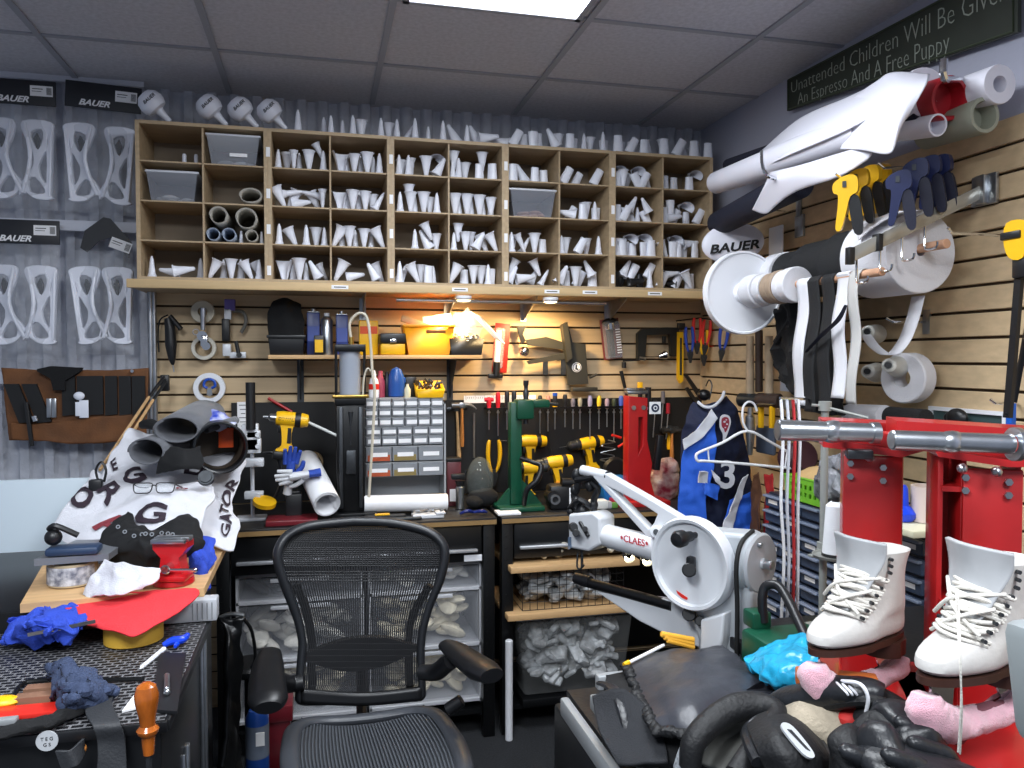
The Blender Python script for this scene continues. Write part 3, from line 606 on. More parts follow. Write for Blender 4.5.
# black tube press with clear cylinder
x0 = P(333, 0).x; x1 = P(362, 0).x; cx = (x0 + x1) / 2; zt = P(0, 343).z; zm = P(0, 401).z
t = thing('tube_press', 'tall black press column with clear cylinder and hoses', 'machine', (cx, 3.4, BZ))
m = MB(); m.box((cx, 3.40, (zm - .02 + BZ + .025) / 2), (x1 - x0, .10, zm - .02 - BZ - .025), bev=.004); m.box((cx + .01, 3.38, BZ + .0125), (x1 - x0 + .07, .16, .023), bev=.003); obj('column', m, M_BMET, t)
m = MB()
for x in (cx - .04, cx + .04): m.box((x, 3.36, (zm + BZ) / 2), (.016, .05, zm - BZ - .08), bev=.003)
m.cyl((cx, 3.355, zm - .06), (cx, 3.355, zm - .12), .012, .006); m.cyl((cx, 3.35, zm - .12), (cx, 3.35, zm - .20), .003); m.box((cx, 3.35, zm - .27), (.04, .03, .10), bev=.004); obj('ram_guides', m, M_DSTEEL, t)
m = MB(); m.box((cx, 3.40, zt - .015), (x1 - x0 + .01, .12, .03), bev=.004); m.box((cx, 3.40, zm - .015), (x1 - x0 + .01, .12, .035), bev=.004)
for dx in (-.058, .058): m.cyl((cx + dx, 3.35, zm), (cx + dx, 3.35, zt), .006)
obj('clamp_frame', m, M_BMET, t)
m = MB(); m.cyl((cx, 3.395, zm + .003), (cx, 3.395, zt - .03), .044, n=28); obj('clear_cylinder', m, mat('cylinder_grey', 'aab2c0', .15, alpha=.75), t)
m = MB(); m.box((cx, 3.338, zm + .004), (.15, .012, .014), bev=.004); m.cyl((cx + .005, 3.36, zt), (cx + .005, 3.36, zt + .03), .010); obj('brass_fitting', m, mat('brass', 'b5954e', .3, .9), t)
m = MB(); m.tube([(cx + .005, 3.36, zt + .02), (cx + .0, 3.36, zt + .09), (cx + .04, 3.355, zt + .13), (cx + .075, 3.35, zt + .09), (cx + .09, 3.34, zm + .10), (cx + .098, 3.34, zm - .01), (cx + .075, 3.345, BZ + .12), (cx + .07, 3.35, BZ + .03)], .006, smooth=6); m.tube([(cx + .05, 3.34, zm + .01), (cx + .055, 3.34, zm + .08), (cx + .07, 3.34, zm + .12), (cx + .09, 3.345, zm + .10)], .004, smooth=5); obj('hose', m, mat('hose_clear', 'c6bfae', .3), t)
# small drawer organiser
a = P(363, 403, 3.45); b = P(446, 497, 3.45); W_ = b.x - a.x; H_ = a.z - (BZ + .018)
t = thing('drawer_organiser', 'grey parts organiser with rows of small labelled drawers', 'organiser', ((a.x + b.x) / 2, 3.5, BZ))
m = MB(); zc = (a.z + BZ) / 2; m.box((a.x + .004, 3.53, zc), (.008, .16, a.z - BZ)); m.box((b.x - .004, 3.53, zc), (.008, .16, a.z - BZ)); m.box(((a.x + b.x) / 2, 3.53, a.z - .004), (W_, .16, .008)); m.box(((a.x + b.x) / 2, 3.53, BZ + .01), (W_, .16, .02)); m.box(((a.x + b.x) / 2, 3.605, zc), (W_, .01, a.z - BZ))
rows = [(403, 414, 6), (414, 424, 6), (424, 435, 6), (435, 445, 5), (445, 456, 5), (457, 474, 3), (475, 491, 3)]
for (ya, yb, n) in rows: z = P(0, ya, 3.45).z; m.box(((a.x + b.x) / 2, 3.53, z - .001), (W_ - .01, .15, .004))
obj('cabinet_frame', m, mat('organiser_grey', 'a0a3a7', .4), t)
M_SD = mat('small_drawer_clear', '85898f', .3); M_RP = mat('red_parts', 'b1502e', .5); M_BP = mat('brass_parts', '9c8a58', .4, .5)
for (ya, yb, n) in rows:
    za = P(0, ya, 3.45).z - .004; zb_ = P(0, yb, 3.45).z + .002; w_ = (W_ - .02) / n
    for k in range(n):
        xc = a.x + .01 + w_ * (k + .5); big = n == 3
        m = MB(); m.box((xc, 3.50, (za + zb_) / 2), (w_ - .004, .10, za - zb_), bev=.002, seg=1); o = obj('drawer', m, M_SD, t)
        m = MB(); m.box((xc + rnd.uniform(-.003, .003), 3.4488, (za + zb_) / 2), (w_ * (.62 if big else .78), .0015, (za - zb_) * (.3 if big else .48))); obj('label_strip', m, M_PAPER, o)
        if big and k < 2:
            m = MB(); m.box((xc, 3.4492, zb_ + .016), (w_ * .85, .001, .026)); obj('parts_behind_window', m, M_RP if k == 0 else M_BP, o)
m = MB(); m.box(((a.x + b.x) / 2, 3.43, BZ + .035), (.36, .03, .07), None, bev=.004); one('black_tray', m, M_BLACK, 'black strip lying behind the lengthwise paper roll', 'tray')
# ================================================================== more on the benches
q = P(453, 480, 3.52); m = MB(); m.box((q.x, 3.52, BZ + .10), (.065, .06, .20), bev=.004); o = one('red_tin', m, mat('maroon_tin', '5c2a30', .35), 'tall maroon tin with pale label beside the parts organiser', 'tin')
m = MB(); m.box((q.x, 3.489, BZ + .05), (.04, .002, .055)); obj('sticker', m, M_PAPER, o); m = MB(); m.box((q.x, 3.52, BZ + .208), (.07, .065, .016), bev=.003); obj('lid', m, M_BLACK, o)
q = P(460, 490, 3.42); t = thing('spray_can', 'silver spray can with black nozzle in front of the maroon tin', 'can', (q.x, 3.42, BZ))
m = MB(); m.cyl((q.x, 3.42, BZ), (q.x, 3.42, BZ + .10), .019, bev=.003); obj('can_body', m, M_STEEL, t)
m = MB(); m.cyl((q.x, 3.42, BZ + .10), (q.x, 3.42, BZ + .125), .015, .022); m.box((q.x - .01, 3.41, BZ + .145), (.06, .03, .025), bev=.005); m.cyl((q.x + .02, 3.42, BZ + .15), (q.x + .028, 3.42, BZ + .17), .006); obj('nozzle', m, M_BLACK, t)
# clear face shield dome on black base
q = P(480, 478, 3.45); t = thing('face_shield', 'clear domed face shield with black fabric under it', 'mask', (q.x, 3.45, BZ))
m = MB(); m.sph((q.x, 3.45, q.z - .01), (.062, .05, .105), None, 22, 14); obj('visor', m, mat('visor_clear', '8d9490', .06, alpha=.22), t)
m = MB(); m.sph((q.x, 3.47, q.z - .05), (.055, .05, .09), None, 14, 10); m.sph((q.x + .012, 3.44, BZ + .045), (.07, .05, .045), None, 14, 8); m.sph((q.x - .03, 3.42, BZ + .03), (.04, .05, .03), None, 12, 8); obj('padding', m, M_DARK, t)
# pliers hanging on board: generic pliers builder
def pliers(p, s, label, col, grp, ang=0, jaws_up=False, Mf=BK, jaw='short', spread=1.0):
    M = Mf(p, ang + (pi if jaws_up else 0)) @ Matrix.Scale(s, 4); t = thing('pliers', label, 'pliers', p, grp)
    for sx in (-1, 1):
        pts = [(sx * .008, .0), (sx * .016 * spread, .03), (sx * .020 * spread, .07), (sx * .018 * spread, .11), (sx * .014 * spread, .125)]
        m = MB(); m.tube([M @ V((x, y, 0)) for x, y in pts], [.005 * s, .007 * s, .0085 * s, .008 * s, .005 * s], n=10, smooth=4); obj('handle', m, col, t)
    m = MB()
    if jaw == 'shears':
        m.prism([(-.006, .01), (.006, .01), (.012, -.02), (.006, -.075), (.001, -.085), (-.005, -.07), (-.012, -.02)], .006 * 1, M)
    else: m.prism([(-.013, .01), (.013, .01), (.016, -.012), (.008, -.04), (.004, -.055), (-.004, -.055), (-.008, -.04), (-.016, -.012)], .009, M)
    m.cyl(M @ V((0, -.002, -.007)), M @ V((0, -.002, .007)), .006 * s, n=12); obj('jaws', m, M_DSTEEL, t); return t
pliers(P(494, 472, 3.74), 1.25, 'yellow handled pliers hanging upside down beside the green press', M_YEL, None, 0, False, spread=1.2)
# hammers
def hammer(p, L, label, mh, mhead, ang=0, Mf=BK, grp='hammers hanging on the board', hw=.10, claw=False):
    M = Mf(p, ang); t = thing('hammer', label, 'hammer', p, grp)
    m = MB(); m.tube([M @ V((0, 0, 0)), M @ V((0, -L * .35, 0)), M @ V((0, -L * .6, 0)), M @ V((0, -L * .85, 0)), M @ V((0, -L, 0))], [.009, .009, .012, .014, .011], n=12, smooth=3, flat=.75); obj('handle', m, mh, t)
    m = MB(); m.cyl(M @ V((-hw * .5, .008, 0)), M @ V((-.012, .008, 0)), .014, .012, 16); m.box((0, .008, 0), (.03, .028, .024), M, bev=.004)
    if claw: m.tube([M @ V((.01, .01, 0)), M @ V((hw * .4, .008, 0)), M @ V((hw * .7, -.012, 0))], [.012, .009, .003], n=8, smooth=3)
    else: m.cyl(M @ V((.012, .008, 0)), M @ V((hw * .5, .008, 0)), .012, .010, 16)
    obj('hammer_head', m, mhead, t); return t
M_HW = mat('hammer_wood', 'b9783c', .45, var=.15, vscale=8, stretch=(8, 8, 1))
hammer(P(462, 407, 3.72), .19, 'claw hammer with orange wood handle beside the parts organiser', M_HW, M_STEEL, 0, claw=True)
hammer(P(457, 410, 3.74), .25, 'hammer with pale wood handle half hidden by the orange-handled one', M_PINE, M_DSTEEL, .04)
hammer(P(672, 432, 3.72), .14, 'small hammer with orange handle to the right of red press', M_HW, M_DSTEEL, 0)
hammer(P(669, 430, 3.75), .10, 'yellow handled mallet behind the small orange hammer', M_YEL, M_DSTEEL, 0)
# screwdriver rack
a = P(488, 409, 3.70); b = P(628, 409, 3.70)
t = thing('tool_rack', 'long dark wire rack holding a row of screwdrivers', 'rack', (a.x, 3.76, a.z)); m = MB(); m.box(((a.x + b.x) / 2, 3.70, a.z), (b.x - a.x, .005, .010)); m.box(((a.x + b.x) / 2, 3.735, a.z), (b.x - a.x, .005, .010))
for k in range(8): x = a.x + (b.x - a.x) * (k + .0) / 7; m.box((x, 3.738, a.z), (.004, .078, .008))
obj('rack_bars', m, M_BMET, t)
SD = [(489, 'e02838', .05, .10, 'red T-handle'), (498, 'd81f2e', .075, .13, 'tall red'), (507, '23252a', .08, .10, 'black with red cap'), (514, '20242c', .08, .10, 'thick black'), (540, '2c2f2c', .06, .12, 'dark olive'), (548, 'b98272', .06, .11, 'pinkish'), (555, '22242a', .065, .10, 'black and yellow with blue cap'), (565, '1c1d20', .065, .09, 'glossy black'), (573, '6e6a78', .045, .10, 'smoky short'), (580, '9c9784', .05, .10, 'clear amber'), (590, '9a96b8', .06, .20, 'pale lilac'), (599, 'e8c53c', .06, .10, 'bright yellow'), (607, 'a690a0', .045, .09, 'dusty pink'), (614, '3c4432', .045, .16, 'round olive'), (621, '4a60b8', .06, .10, 'blue-shafted lilac')]
for i, (px, c, hl, bl, nm) in enumerate(SD):
    p = P(px, 409, 3.718); mh = mat('screwdriver_%s' % c, c, .3); t = thing('screwdriver', '%s screwdriver hanging in the wire rack' % nm, 'screwdriver', p, 'screwdrivers in the wire rack')
    m = MB(); m.lathe([(.001, hl + .008), (.009, hl + .006), (.012, hl - .005), (.012, .03), (.009, .012), (.011, .004), (.006, 0), (.001, 0)], Matrix.Translation(p), 10); obj('handle', m, mh, t)
    m = MB(); m.cyl(p, p - V((0, 0, bl)), .003, n=8); m.cyl(p - V((0, 0, .012)), p - V((0, 0, .02)), .007, n=10); obj('shaft', m, M_STEEL, t)
    if 'T-handle' in nm: m = MB(); m.cyl(p + V((-.022, 0, .045)), p + V((.022, 0, .045)), .010, n=10); obj('cross_grip', m, mh, t)
    if 'yellow with' in nm: m = MB(); m.cyl(p + V((0, 0, hl)), p + V((0, 0, hl + .014)), .0125, n=10); obj('blue_cap', m, M_BLUE, t); m = MB(); m.cyl(p + V((0, 0, .004)), p + V((0, 0, .03)), .0128, n=10); obj('yellow_band', m, M_YEL, t)
# more hand tools right of the red press and hanging cords
for px, py, L, c, nm in ((640, 399, .07, '1a1b1e', 'black cylinder handled'), (646, 404, .05, '9a86b0', 'lilac handled'), (655, 406, .06, '26282c', 'dark round handled'), (663, 398, .07, '6e6a70', 'long slim'), (668, 408, .05, 'a02030', 'dark red handled')):
    p = P(px, py, 3.74); mh = mat('screwdriver_%s' % c, c, .35); t = thing('screwdriver', '%s tool hanging right of the red press' % nm, 'screwdriver', p, 'hand tools right of the red press')
    m = MB(); m.cyl(p + V((0, 0, -.03)), p + V((0, 0, L * .5)), .011, n=12, bev=.003); obj('handle', m, mh, t); m = MB(); m.cyl(p + V((0, 0, -.03)), p + V((-.01, 0, -.16)), .003, n=8); obj('shaft', m, M_STEEL, t)
# ruler strip above the rack
a = P(464, 397, 3.775); b = P(536, 404, 3.775); m = MB(); m.box(((a.x + b.x) / 2, 3.778, a.z - .012), (b.x - a.x, .003, .036)); o = one('steel_ruler', m, M_PAPER, 'white printed strip along the top of the black board', 'ruler')
m = MB()
for k in range(34): m.box((a.x + .01 + k * .009, 3.7762, a.z - .004), (.0015, .0008, .010 if k % 5 else .02))
obj('tick_marks', m, M_INK, o)
# yellow drills
drill(frame(P(530, 441, 3.742), (-1, 0, .03), (.03, 0, 1)), 'yellow cordless drill with long bit pointing left behind the green press', 1.15)
drill(frame(P(556, 462, 3.50), (-1, 0, -.1), (-.1, 0, 1)), 'yellow cordless drill lying right of the green press', 1.1)
drill(frame(P(528, 468, 3.48), (1, 0, 0), (0, 0, 1)), 'low yellow cordless drill at the foot of green press', 1.05)
drill(frame(P(588, 443, 3.742), (-1, -.1, -.12), (-.12, 0, 1)), 'yellow cordless drill with silver gearbox hanging high on the black board', 1.15)
# green arbor press
def arbor(x, y, zt, col, label, w_=.065, lever=True, arm_z=None):
    t = thing('arbor_press', label, 'press', (x, y, BZ))
    m = MB(); m.box((x, y, (zt + BZ) / 2), (w_, .05, zt - BZ - .05), bev=.004); m.box((x - w_ * .35, y - .03, (zt + BZ) / 2), (w_ * .3, .03, zt - BZ - .06), bev=.004); obj('column', m, col, t)
    return t
x = P(516, 0, 3.34).x; zt = P(0, 408, 3.34).z
t = thing('arbor_press', 'dark green arbor press with black lever on the bench', 'press', (x, 3.34, BZ))
m = MB(); m.box((x, 3.36, (zt + BZ) / 2 + .01), (.05, .06, zt - BZ - .03), bev=.005); m.box((x + .015, 3.36, BZ + .012), (.20, .17, .022), bev=.006); m.prism([(0, 0), (.10, 0), (.03, .09), (0, .12)], .02, frame((x + .02, 3.36, BZ + .02), (1, 0, 0), (0, 0, 1))); m.prism([(0, 0), (-.07, 0), (-.02, .06), (0, .08)], .02, frame((x - .02, 3.36, BZ + .02), (1, 0, 0), (0, 0, 1))); obj('press_body', m, M_GREEN, t)
m = MB(); m.box((x + .035, 3.34, zt - .035), (.075, .08, .085), bev=.008); m.box((x + .10, 3.34, zt - .012), (.10, .04, .035), bev=.006); obj('press_head', m, M_GREEN, t)
m = MB(); m.cyl((x + .045, 3.34, zt - .10), (x + .045, 3.34, zt + .03), .011); m.lathe([(.013, 0), (.013, .02), (.009, .03), (.009, .045), (.012, .05), (.012, .07)], Matrix.Translation((x + .045, 3.34, zt + .02)), 14, cap=True); m.cyl((x + .14, 3.34, zt - .012), (x + .19, 3.34, zt - .018), .008); obj('ram', m, M_DSTEEL, t)
m = MB(); m.tube([P(520, 458, 3.29), P(532, 462, 3.28), P(541, 466, 3.26), P(537, 480, 3.25), P(527, 490, 3.26), P(524, 505, 3.28)], [.010, .010, .012, .014, .012, .010], smooth=5, n=12); obj('lever', m, M_BLACK, t)
# red arbor press
x = P(640, 0, 3.34).x; zt = P(0, 404, 3.34).z
t = thing('arbor_press', 'tall red boot press with steel top, before the black board', 'press', (x, 3.34, BZ))
M0 = frame((x, 3.34, BZ), (1, 0, 0), (0, 0, 1)); Hh = zt - BZ
m = MB(); o1 = [(-.055, .02), (-.055, Hh), (.03, Hh - .01), (.03, Hh * .60), (.055, Hh * .38), (.045, .12), (.075, .02)]; h1 = [(-.012, Hh * .45), (-.012, Hh - .09), (.014, Hh - .09), (.014, Hh * .55)]
plate([o1, h1], .06, M0, .003, m); m.box((.01, .012, 0), (.24, .024, .15), M0, bev=.004); obj('press_body', m, M_RED, t)
m = MB(); m.box((-.01, Hh + .018, 0), (.10, .016, .05), M0, bev=.004); m.box((-.02, Hh + .032, 0), (.085, .010, .04), M0, bev=.003); obj('steel_cap', m, M_STEEL, t)
for bx in (-.035, .012): m = MB(); m.cyl(M0 @ V((bx, Hh - .05, .03)), M0 @ V((bx, Hh - .05, .04)), .01); obj('bolt', m, M_STEEL, t)
m = MB(); m.box((.055, Hh * .5, .035), (.028, .16, .03), M0 @ Matrix.Rotation(-.12, 4, 'Z'), bev=.004); m.cyl(M0 @ V((.05, Hh + .04, 0)), M0 @ V((.05, Hh - .05, 0)), .014); obj('black_arm', m, M_BLACK, t)
m = MB(); m.box((.068, Hh - .052, .036), (.055, .055, .003), M0); o = obj('white_tag', m, M_PAPER, t)
m = MB(); m.cyl(M0 @ V((.068, Hh - .052, .037)), M0 @ V((.068, Hh - .052, .0395)), .019, n=24); obj('round_mark', m, mat('navy_print', '24304a', .6), o)
m = MB(); m.ring(M0 @ V((.068, Hh - .052, .040)), (0, -1, 0), .010, .006, .001); obj('round_mark_ring', m, M_PAPER, o)
# bags, blue bin, taper, misc in front of the board
M_REDBAG = mat('red_print_bag', 'c9bcb8', .2, var=.5, vscale=14, bump=.9, bscale=30, col2='8e3040')
m = MB(); c = P(663, 483, 3.45); m.sph(c, (.075, .05, .115), None, 24, 16); m.sph(c + V((.03, 0, .07)), (.05, .04, .05), None, 14, 10)
for i in range(len(m.v)): n_ = noise.noise(m.v[i] * 22); m.v[i] = m.v[i] + V((n_, n_ * .5, noise.noise(m.v[i] * 31))) * .018
one('plastic_bag', m, M_REDBAG, 'crumpled clear and red plastic bag beside the jersey', 'bag')
a = P(602, 502, 3.45); b = P(626, 502, 3.45); m = MB(); m.box(((a.x + b.x) / 2, 3.47, BZ + .055), (b.x - a.x + .02, .12, .11), bev=.008, taper=.85); one('blue_bin', m, mat('bin_blue', '1f6fb4', .4), 'small blue bin on the bench behind the sewing machine arm', 'bin')
t = thing('tape_gun', 'black tape gun with white tag on the bench', 'tape gun', P(565, 512, 3.3)); q = P(562, 500, 3.32)
m = MB(); m.box((q.x, 3.33, BZ + .055), (.13, .09, .11), bev=.02); m.cyl((q.x - .05, 3.28, BZ + .06), (q.x - .05, 3.34, BZ + .06), .028); m.cyl((q.x - .01, 3.30, BZ + .12), (q.x + .07, 3.30, BZ + .115), .02); obj('gun_body', m, M_BLACK, t)
m = MB(); m.box((q.x + .035, 3.281, BZ + .055), (.028, .003, .085), bev=.001); obj('white_tag', m, M_PAPER, t); m = MB(); m.ring((q.x - .045, 3.275, BZ + .05), (0, 1, 0), .022, .014, .012); obj('steel_roller', m, M_STEEL, t)
a = P(556, 483, 3.36); b = P(572, 484, 3.36); m = MB(); m.cyl(a, b, .010, n=12, bev=.003); one('amber_chisel', m, mat('amber_handle', 'd08a24', .35), 'short amber handle lying above the black tape gun', 'handle') 
# small clutter in front of organiser and presses
def bits(name, pxs, label, mt, f):
    m = MB(); f(m); return one(name, m, mt, label, name.replace('_', ' '))
zb = BZ + .001
def pz(px, y): return Y(px, 500, y).x
m = MB(); m.box((pz(428, 3.26), 3.27, zb + .008), (.13, .06, .016), bev=.003); m.box((pz(440, 3.26), 3.26, zb + .02), (.04, .05, .010), bev=.003); one('white_tray', m, M_WM, 'flat white slotted bracket near the bench edge', 'bracket')
m = MB()
for k in range(5): m.cyl((pz(412 + k * 7, 3.27), 3.25 + .02 * (k % 2), zb + .028), (pz(420 + k * 6, 3.33), 3.30, zb + .024), .0045, n=8)
one('steel_rods', m, M_STEEL, 'loose steel pins piled on the white bracket', 'pins', kind='stuff')
m = MB(); m.tube([(pz(460, 3.27), 3.27, zb + .008), (pz(467, 3.27), 3.26, zb + .02), (pz(474, 3.27), 3.28, zb + .010), (pz(482, 3.27), 3.26, zb + .016), (pz(487, 3.27), 3.27, zb + .008)], [.005, .008, .006, .008, .004], smooth=4); one('blue_clip', m, mat('navy_blue_plastic', '14246c', .35), 'dark blue twisted clip at the bench edge', 'clip')
t = thing('utility_knife', 'black and yellow cutter lying before the organiser', 'knife', (pz(385, 3.27), 3.27, zb)); m = MB(); m.box((pz(385, 3.27), 3.27, zb + .01), (.17, .028, .018), bev=.006); obj('grip', m, M_BLACK, t); m = MB(); m.box((pz(382, 3.27), 3.262, zb + .022), (.06, .022, .006), bev=.002); obj('yellow_slide', m, M_YEL, t)
m = MB(); m.box((pz(397, 3.24), 3.235, zb + .006), (.20, .03, .010), bev=.003); one('black_file', m, M_DSTEEL, 'long dark steel file at the very front bench edge', 'file')
m = MB(); m.box((pz(507, 3.27), 3.26, zb + .006), (.10, .08, .012), bev=.003); one('notepad', m, M_PAPER, 'white pad of paper left of the green press foot', 'paper')
for i, (px, c, s) in enumerate(((590, 'e8d23c', .03), (598, 'dcdcd8', .05), (612, '5b8a3c', .03), (604, 'b0b0b4', .04))):
    m = MB(); m.box((pz(px, 3.28), 3.28, zb + s * .4), (s * 1.6, s, s * .8), bev=s * .15); one('small_box', m, mat('smallbox_' + c, c, .5), '%s small box on the bench behind the machine head' % ('yellow', 'white', 'green', 'grey')[i], 'box')
# ear defenders / black things on board : pouch, black cable
m = MB(); c = P(615, 470, 3.68); m.lathe([(.001, -.02), (.055, -.018), (.066, 0), (.055, .018), (.001, .02)], dirm(c, (0, 1, 0)), 22); one('black_disc', m, M_BLACK, 'black round pad hanging behind the sewing machine lever', 'pad')
t = thing('wire_coil', 'tangle of red and silver clips hanging on the black board', 'clips', P(613, 445, 3.74))
m = MB(); m.tube([P(608 + 8 * sin(k * 1.9), 440 + k * 2.2, 3.72 + .01 * cos(k)) for k in range(12)], .0028, smooth=4, n=6); obj('silver_wire', m, M_STEEL, t)
m = MB(); m.cyl(P(612, 435, 3.72), P(621, 438, 3.72), .007); m.cyl(P(618, 447, 3.72), P(626, 442, 3.72), .006); obj('red_grip', m, mat('bright_red', 'd42a20', .4), t)
m = MB(); m.cyl(P(474, 413, 3.77), P(474, 458, 3.77), .006, n=10); one('steel_rod', m, M_STEEL, 'thin pale rod hanging between hammers and red screwdriver', 'rod')
m = MB(); m.tube([P(544, 408, 3.74), P(548, 430, 3.74), P(555, 480, 3.72)], .003, smooth=4, n=6); one('black_cable', m, M_RUBBER, 'thin dark cable hanging down the black board', 'cable')
# ================================================================== on the slat wall (back)
W = lambda px, py, y=3.775: Y(px, py, y)
def hook(p, L=.06, Mdir=(0, -1, 0)): m = MB(); d = V(Mdir); m.tube([V(p), V(p) + d * L, V(p) + d * (L + .004) + V((0, 0, .012))], .0025, n=6); return m
# rotary tool with cord
c = W(171, 338, 3.735); t = thing('rotary_tool', 'black rotary tool hanging by its cord beside the conduit', 'tool', c)
m = MB(); m.tube([W(168, 318, 3.735), W(170, 328, 3.735), W(171, 345, 3.735), W(172, 358, 3.735), W(173, 365, 3.735)], [.016, .022, .024, .016, .005], n=14, smooth=4); m.tube([W(170, 316, 3.735), W(181, 329, 3.72)], [.010, .011], n=10); obj('tool_body', m, M_BLACK, t)
m = MB(); m.tube([W(168, 315, 3.735), W(160, 320, 3.74), W(158, 335, 3.74), W(159, 352, 3.745)], .0035, smooth=4, n=6); obj('cord', m, M_RUBBER, t)
m = MB(); m.cyl(W(173, 365, 3.735), W(174, 372, 3.735), .003); obj('bit', m, M_STEEL, t)
# tape rolls hung
M_TAPE = mat('tape_roll', 'cfcabd', .5)
def tape(px, py, ro, ri, label, mt=M_TAPE, y=3.75, h=.03): m = MB(); m.ring(W(px, py, y), (0, 1, 0), ro, ri, h, bev=.002); return one('tape_roll', m, mt, label, 'tape', 'tape rolls hanging on the slatted wall')
tape(203, 312, .050, .020, 'pale tape roll hanging above the caster tool', mat('tape_clear', 'b9b2a0', .3), y=3.752)
tape(204, 348, .053, .037, 'thick cream tape roll around the metal caster tool')
tape(209.5, 388, .068, .046, 'large white tape roll around the blue-handled snips', M_WHITE)
t = thing('roller_tool', 'silver rolling tool hanging through the tape rolls', 'tool', W(203, 312, 3.71))
m = MB(); m.tube([W(203, 308, 3.70), W(203, 330, 3.70)], [.012, .010], n=10); obj('handle', m, M_STEEL, t)
m = MB(); m.cyl(W(202, 336, 3.715), W(202, 336, 3.695), .022); m.cyl(W(206, 346, 3.715), W(206, 346, 3.69), .018); m.box(W(204, 341, 3.70), (.03, .014, .05), None, bev=.005); m.ring(W(196, 332, 3.71), (0, 1, 0), .014, .011, .004); obj('roller', m, M_CHROME, t)
t = thing('snips', 'small snips with blue handles inside the large white tape roll', 'snips', W(209, 385, 3.73))
m = MB()
for s in (-1, 1): m.tube([W(209.5, 379, 3.73), W(209.5 + 4.5 * s, 381, 3.73), W(209.5 + 5.5 * s, 386, 3.73), W(209.5 + 2 * s, 388, 3.73)], .006, smooth=4, n=8)
obj('handle', m, M_BLUE, t); m = MB(); m.prism([(-.008, 0), (.008, 0), (.012, -.03), (0, -.036), (-.012, -.03)], .004, BK(W(209.5, 388, 3.73))); obj('blades', m, M_STEEL, t)
# white bracket tool
t = thing('spray_bracket', 'white and black bracket tool with purple label hanging on slats', 'tool', W(231, 330, 3.74))
m = MB(); m.box(W(230, 305, 3.74), (.045, .03, .05), None, bev=.003); obj('label_block', m, mat('purple_print', '6a5ca8', .5), t)
m = MB(); m.box(W(228, 314, 3.74), (.03, .03, .05), None, bev=.004); m.box(W(227, 350, 3.74), (.035, .03, .055), None, bev=.004); m.box(W(238, 355, 3.74), (.07, .028, .028), None, bev=.004); obj('white_body', m, M_WM, t)
m = MB(); m.box(W(226, 330, 3.74), (.034, .032, .10), None, bev=.005); m.tube([W(236, 341, 3.72), W(239, 356, 3.72)], .009, n=10); m.cyl(W(239, 355, 3.73), W(239, 355, 3.70), .012); obj('black_grip', m, M_BLACK, t)
m = MB(); m.tube([W(233, 311, 3.75), W(243, 312, 3.75), W(246, 322, 3.75), W(241, 333, 3.75)], .008, smooth=4, n=10); obj('hook_arm', m, mat('dull_grey', '6c6a64', .5), t)
# ================================================================== small shelf on the slat wall and what stands on it
SZ = W(0, 356, 3.60).z
a = W(268, 356, 3.58); b = W(482, 352, 3.58); SZ = Y(380, 355, 3.58).z
t = thing('slat_shelf', 'narrow pine shelf on two black brackets above the drawer organiser', 'shelf', ((a.x + b.x) / 2, 3.69, SZ)); m = MB(); m.box(((a.x + b.x) / 2, 3.685, SZ - .009), (b.x - a.x, .21, .018), bev=.002); obj('shelf_board', m, M_PINE, t)
for px in (297, 450): x = W(px, 0, 3.75).x; m = MB(); m.prism([(0, 0), (.19, 0), (.19, -.012), (.02, -.17), (0, -.20)], .004, frame((x, 3.79, SZ - .019), (0, -1, 0), (0, 0, 1))); m.box((x, 3.785, SZ - .12), (.03, .004, .20)); obj('bracket', m, mat('bracket_grey', '3b3f44', .4, .4), t)
def Sx(px, y=3.66): return Y(px, 350, y).x
def Sz(py, y=3.66): return Y(400, py, y).z
S0 = SZ + .001
# black parts bin with dark contents
t = thing('parts_bin', 'black open parts bin stuffed with black fabric on the pine shelf', 'bin', (Sx(287), 3.66, S0))
m = MB(); w0 = Sx(305) - Sx(269); h0 = .085; M0 = Matrix.Translation((Sx(287), 3.67, S0 + h0 / 2)); m.box((0, 0, 0), (w0, .16, h0), M0, bev=.004, taper=.9); m.box((0, -.083, h0 / 2 - .006), (w0 + .01, .012, .014), M0, bev=.003); obj('bin_body', m, M_BLACK, t)
m = MB(); m.grid(net([[(Sx(270), 3.62, S0 + .08), (Sx(287), 3.60, S0 + .08), (Sx(304), 3.62, S0 + .08)], [(Sx(268), 3.62, S0 + .15), (Sx(287), 3.59, S0 + .15), (Sx(305), 3.62, S0 + .15)], [(Sx(272), 3.64, S0 + .22), (Sx(287), 3.62, S0 + .225), (Sx(302), 3.64, S0 + .20)], [(Sx(276), 3.70, S0 + .23), (Sx(287), 3.70, S0 + .245), (Sx(300), 3.70, S0 + .22)], [(Sx(276), 3.74, S0 + .08), (Sx(287), 3.74, S0 + .08), (Sx(300), 3.74, S0 + .08)]], .006, 18), 20, 26); solid(obj('black_fabric', m, M_DARK, t), .006)
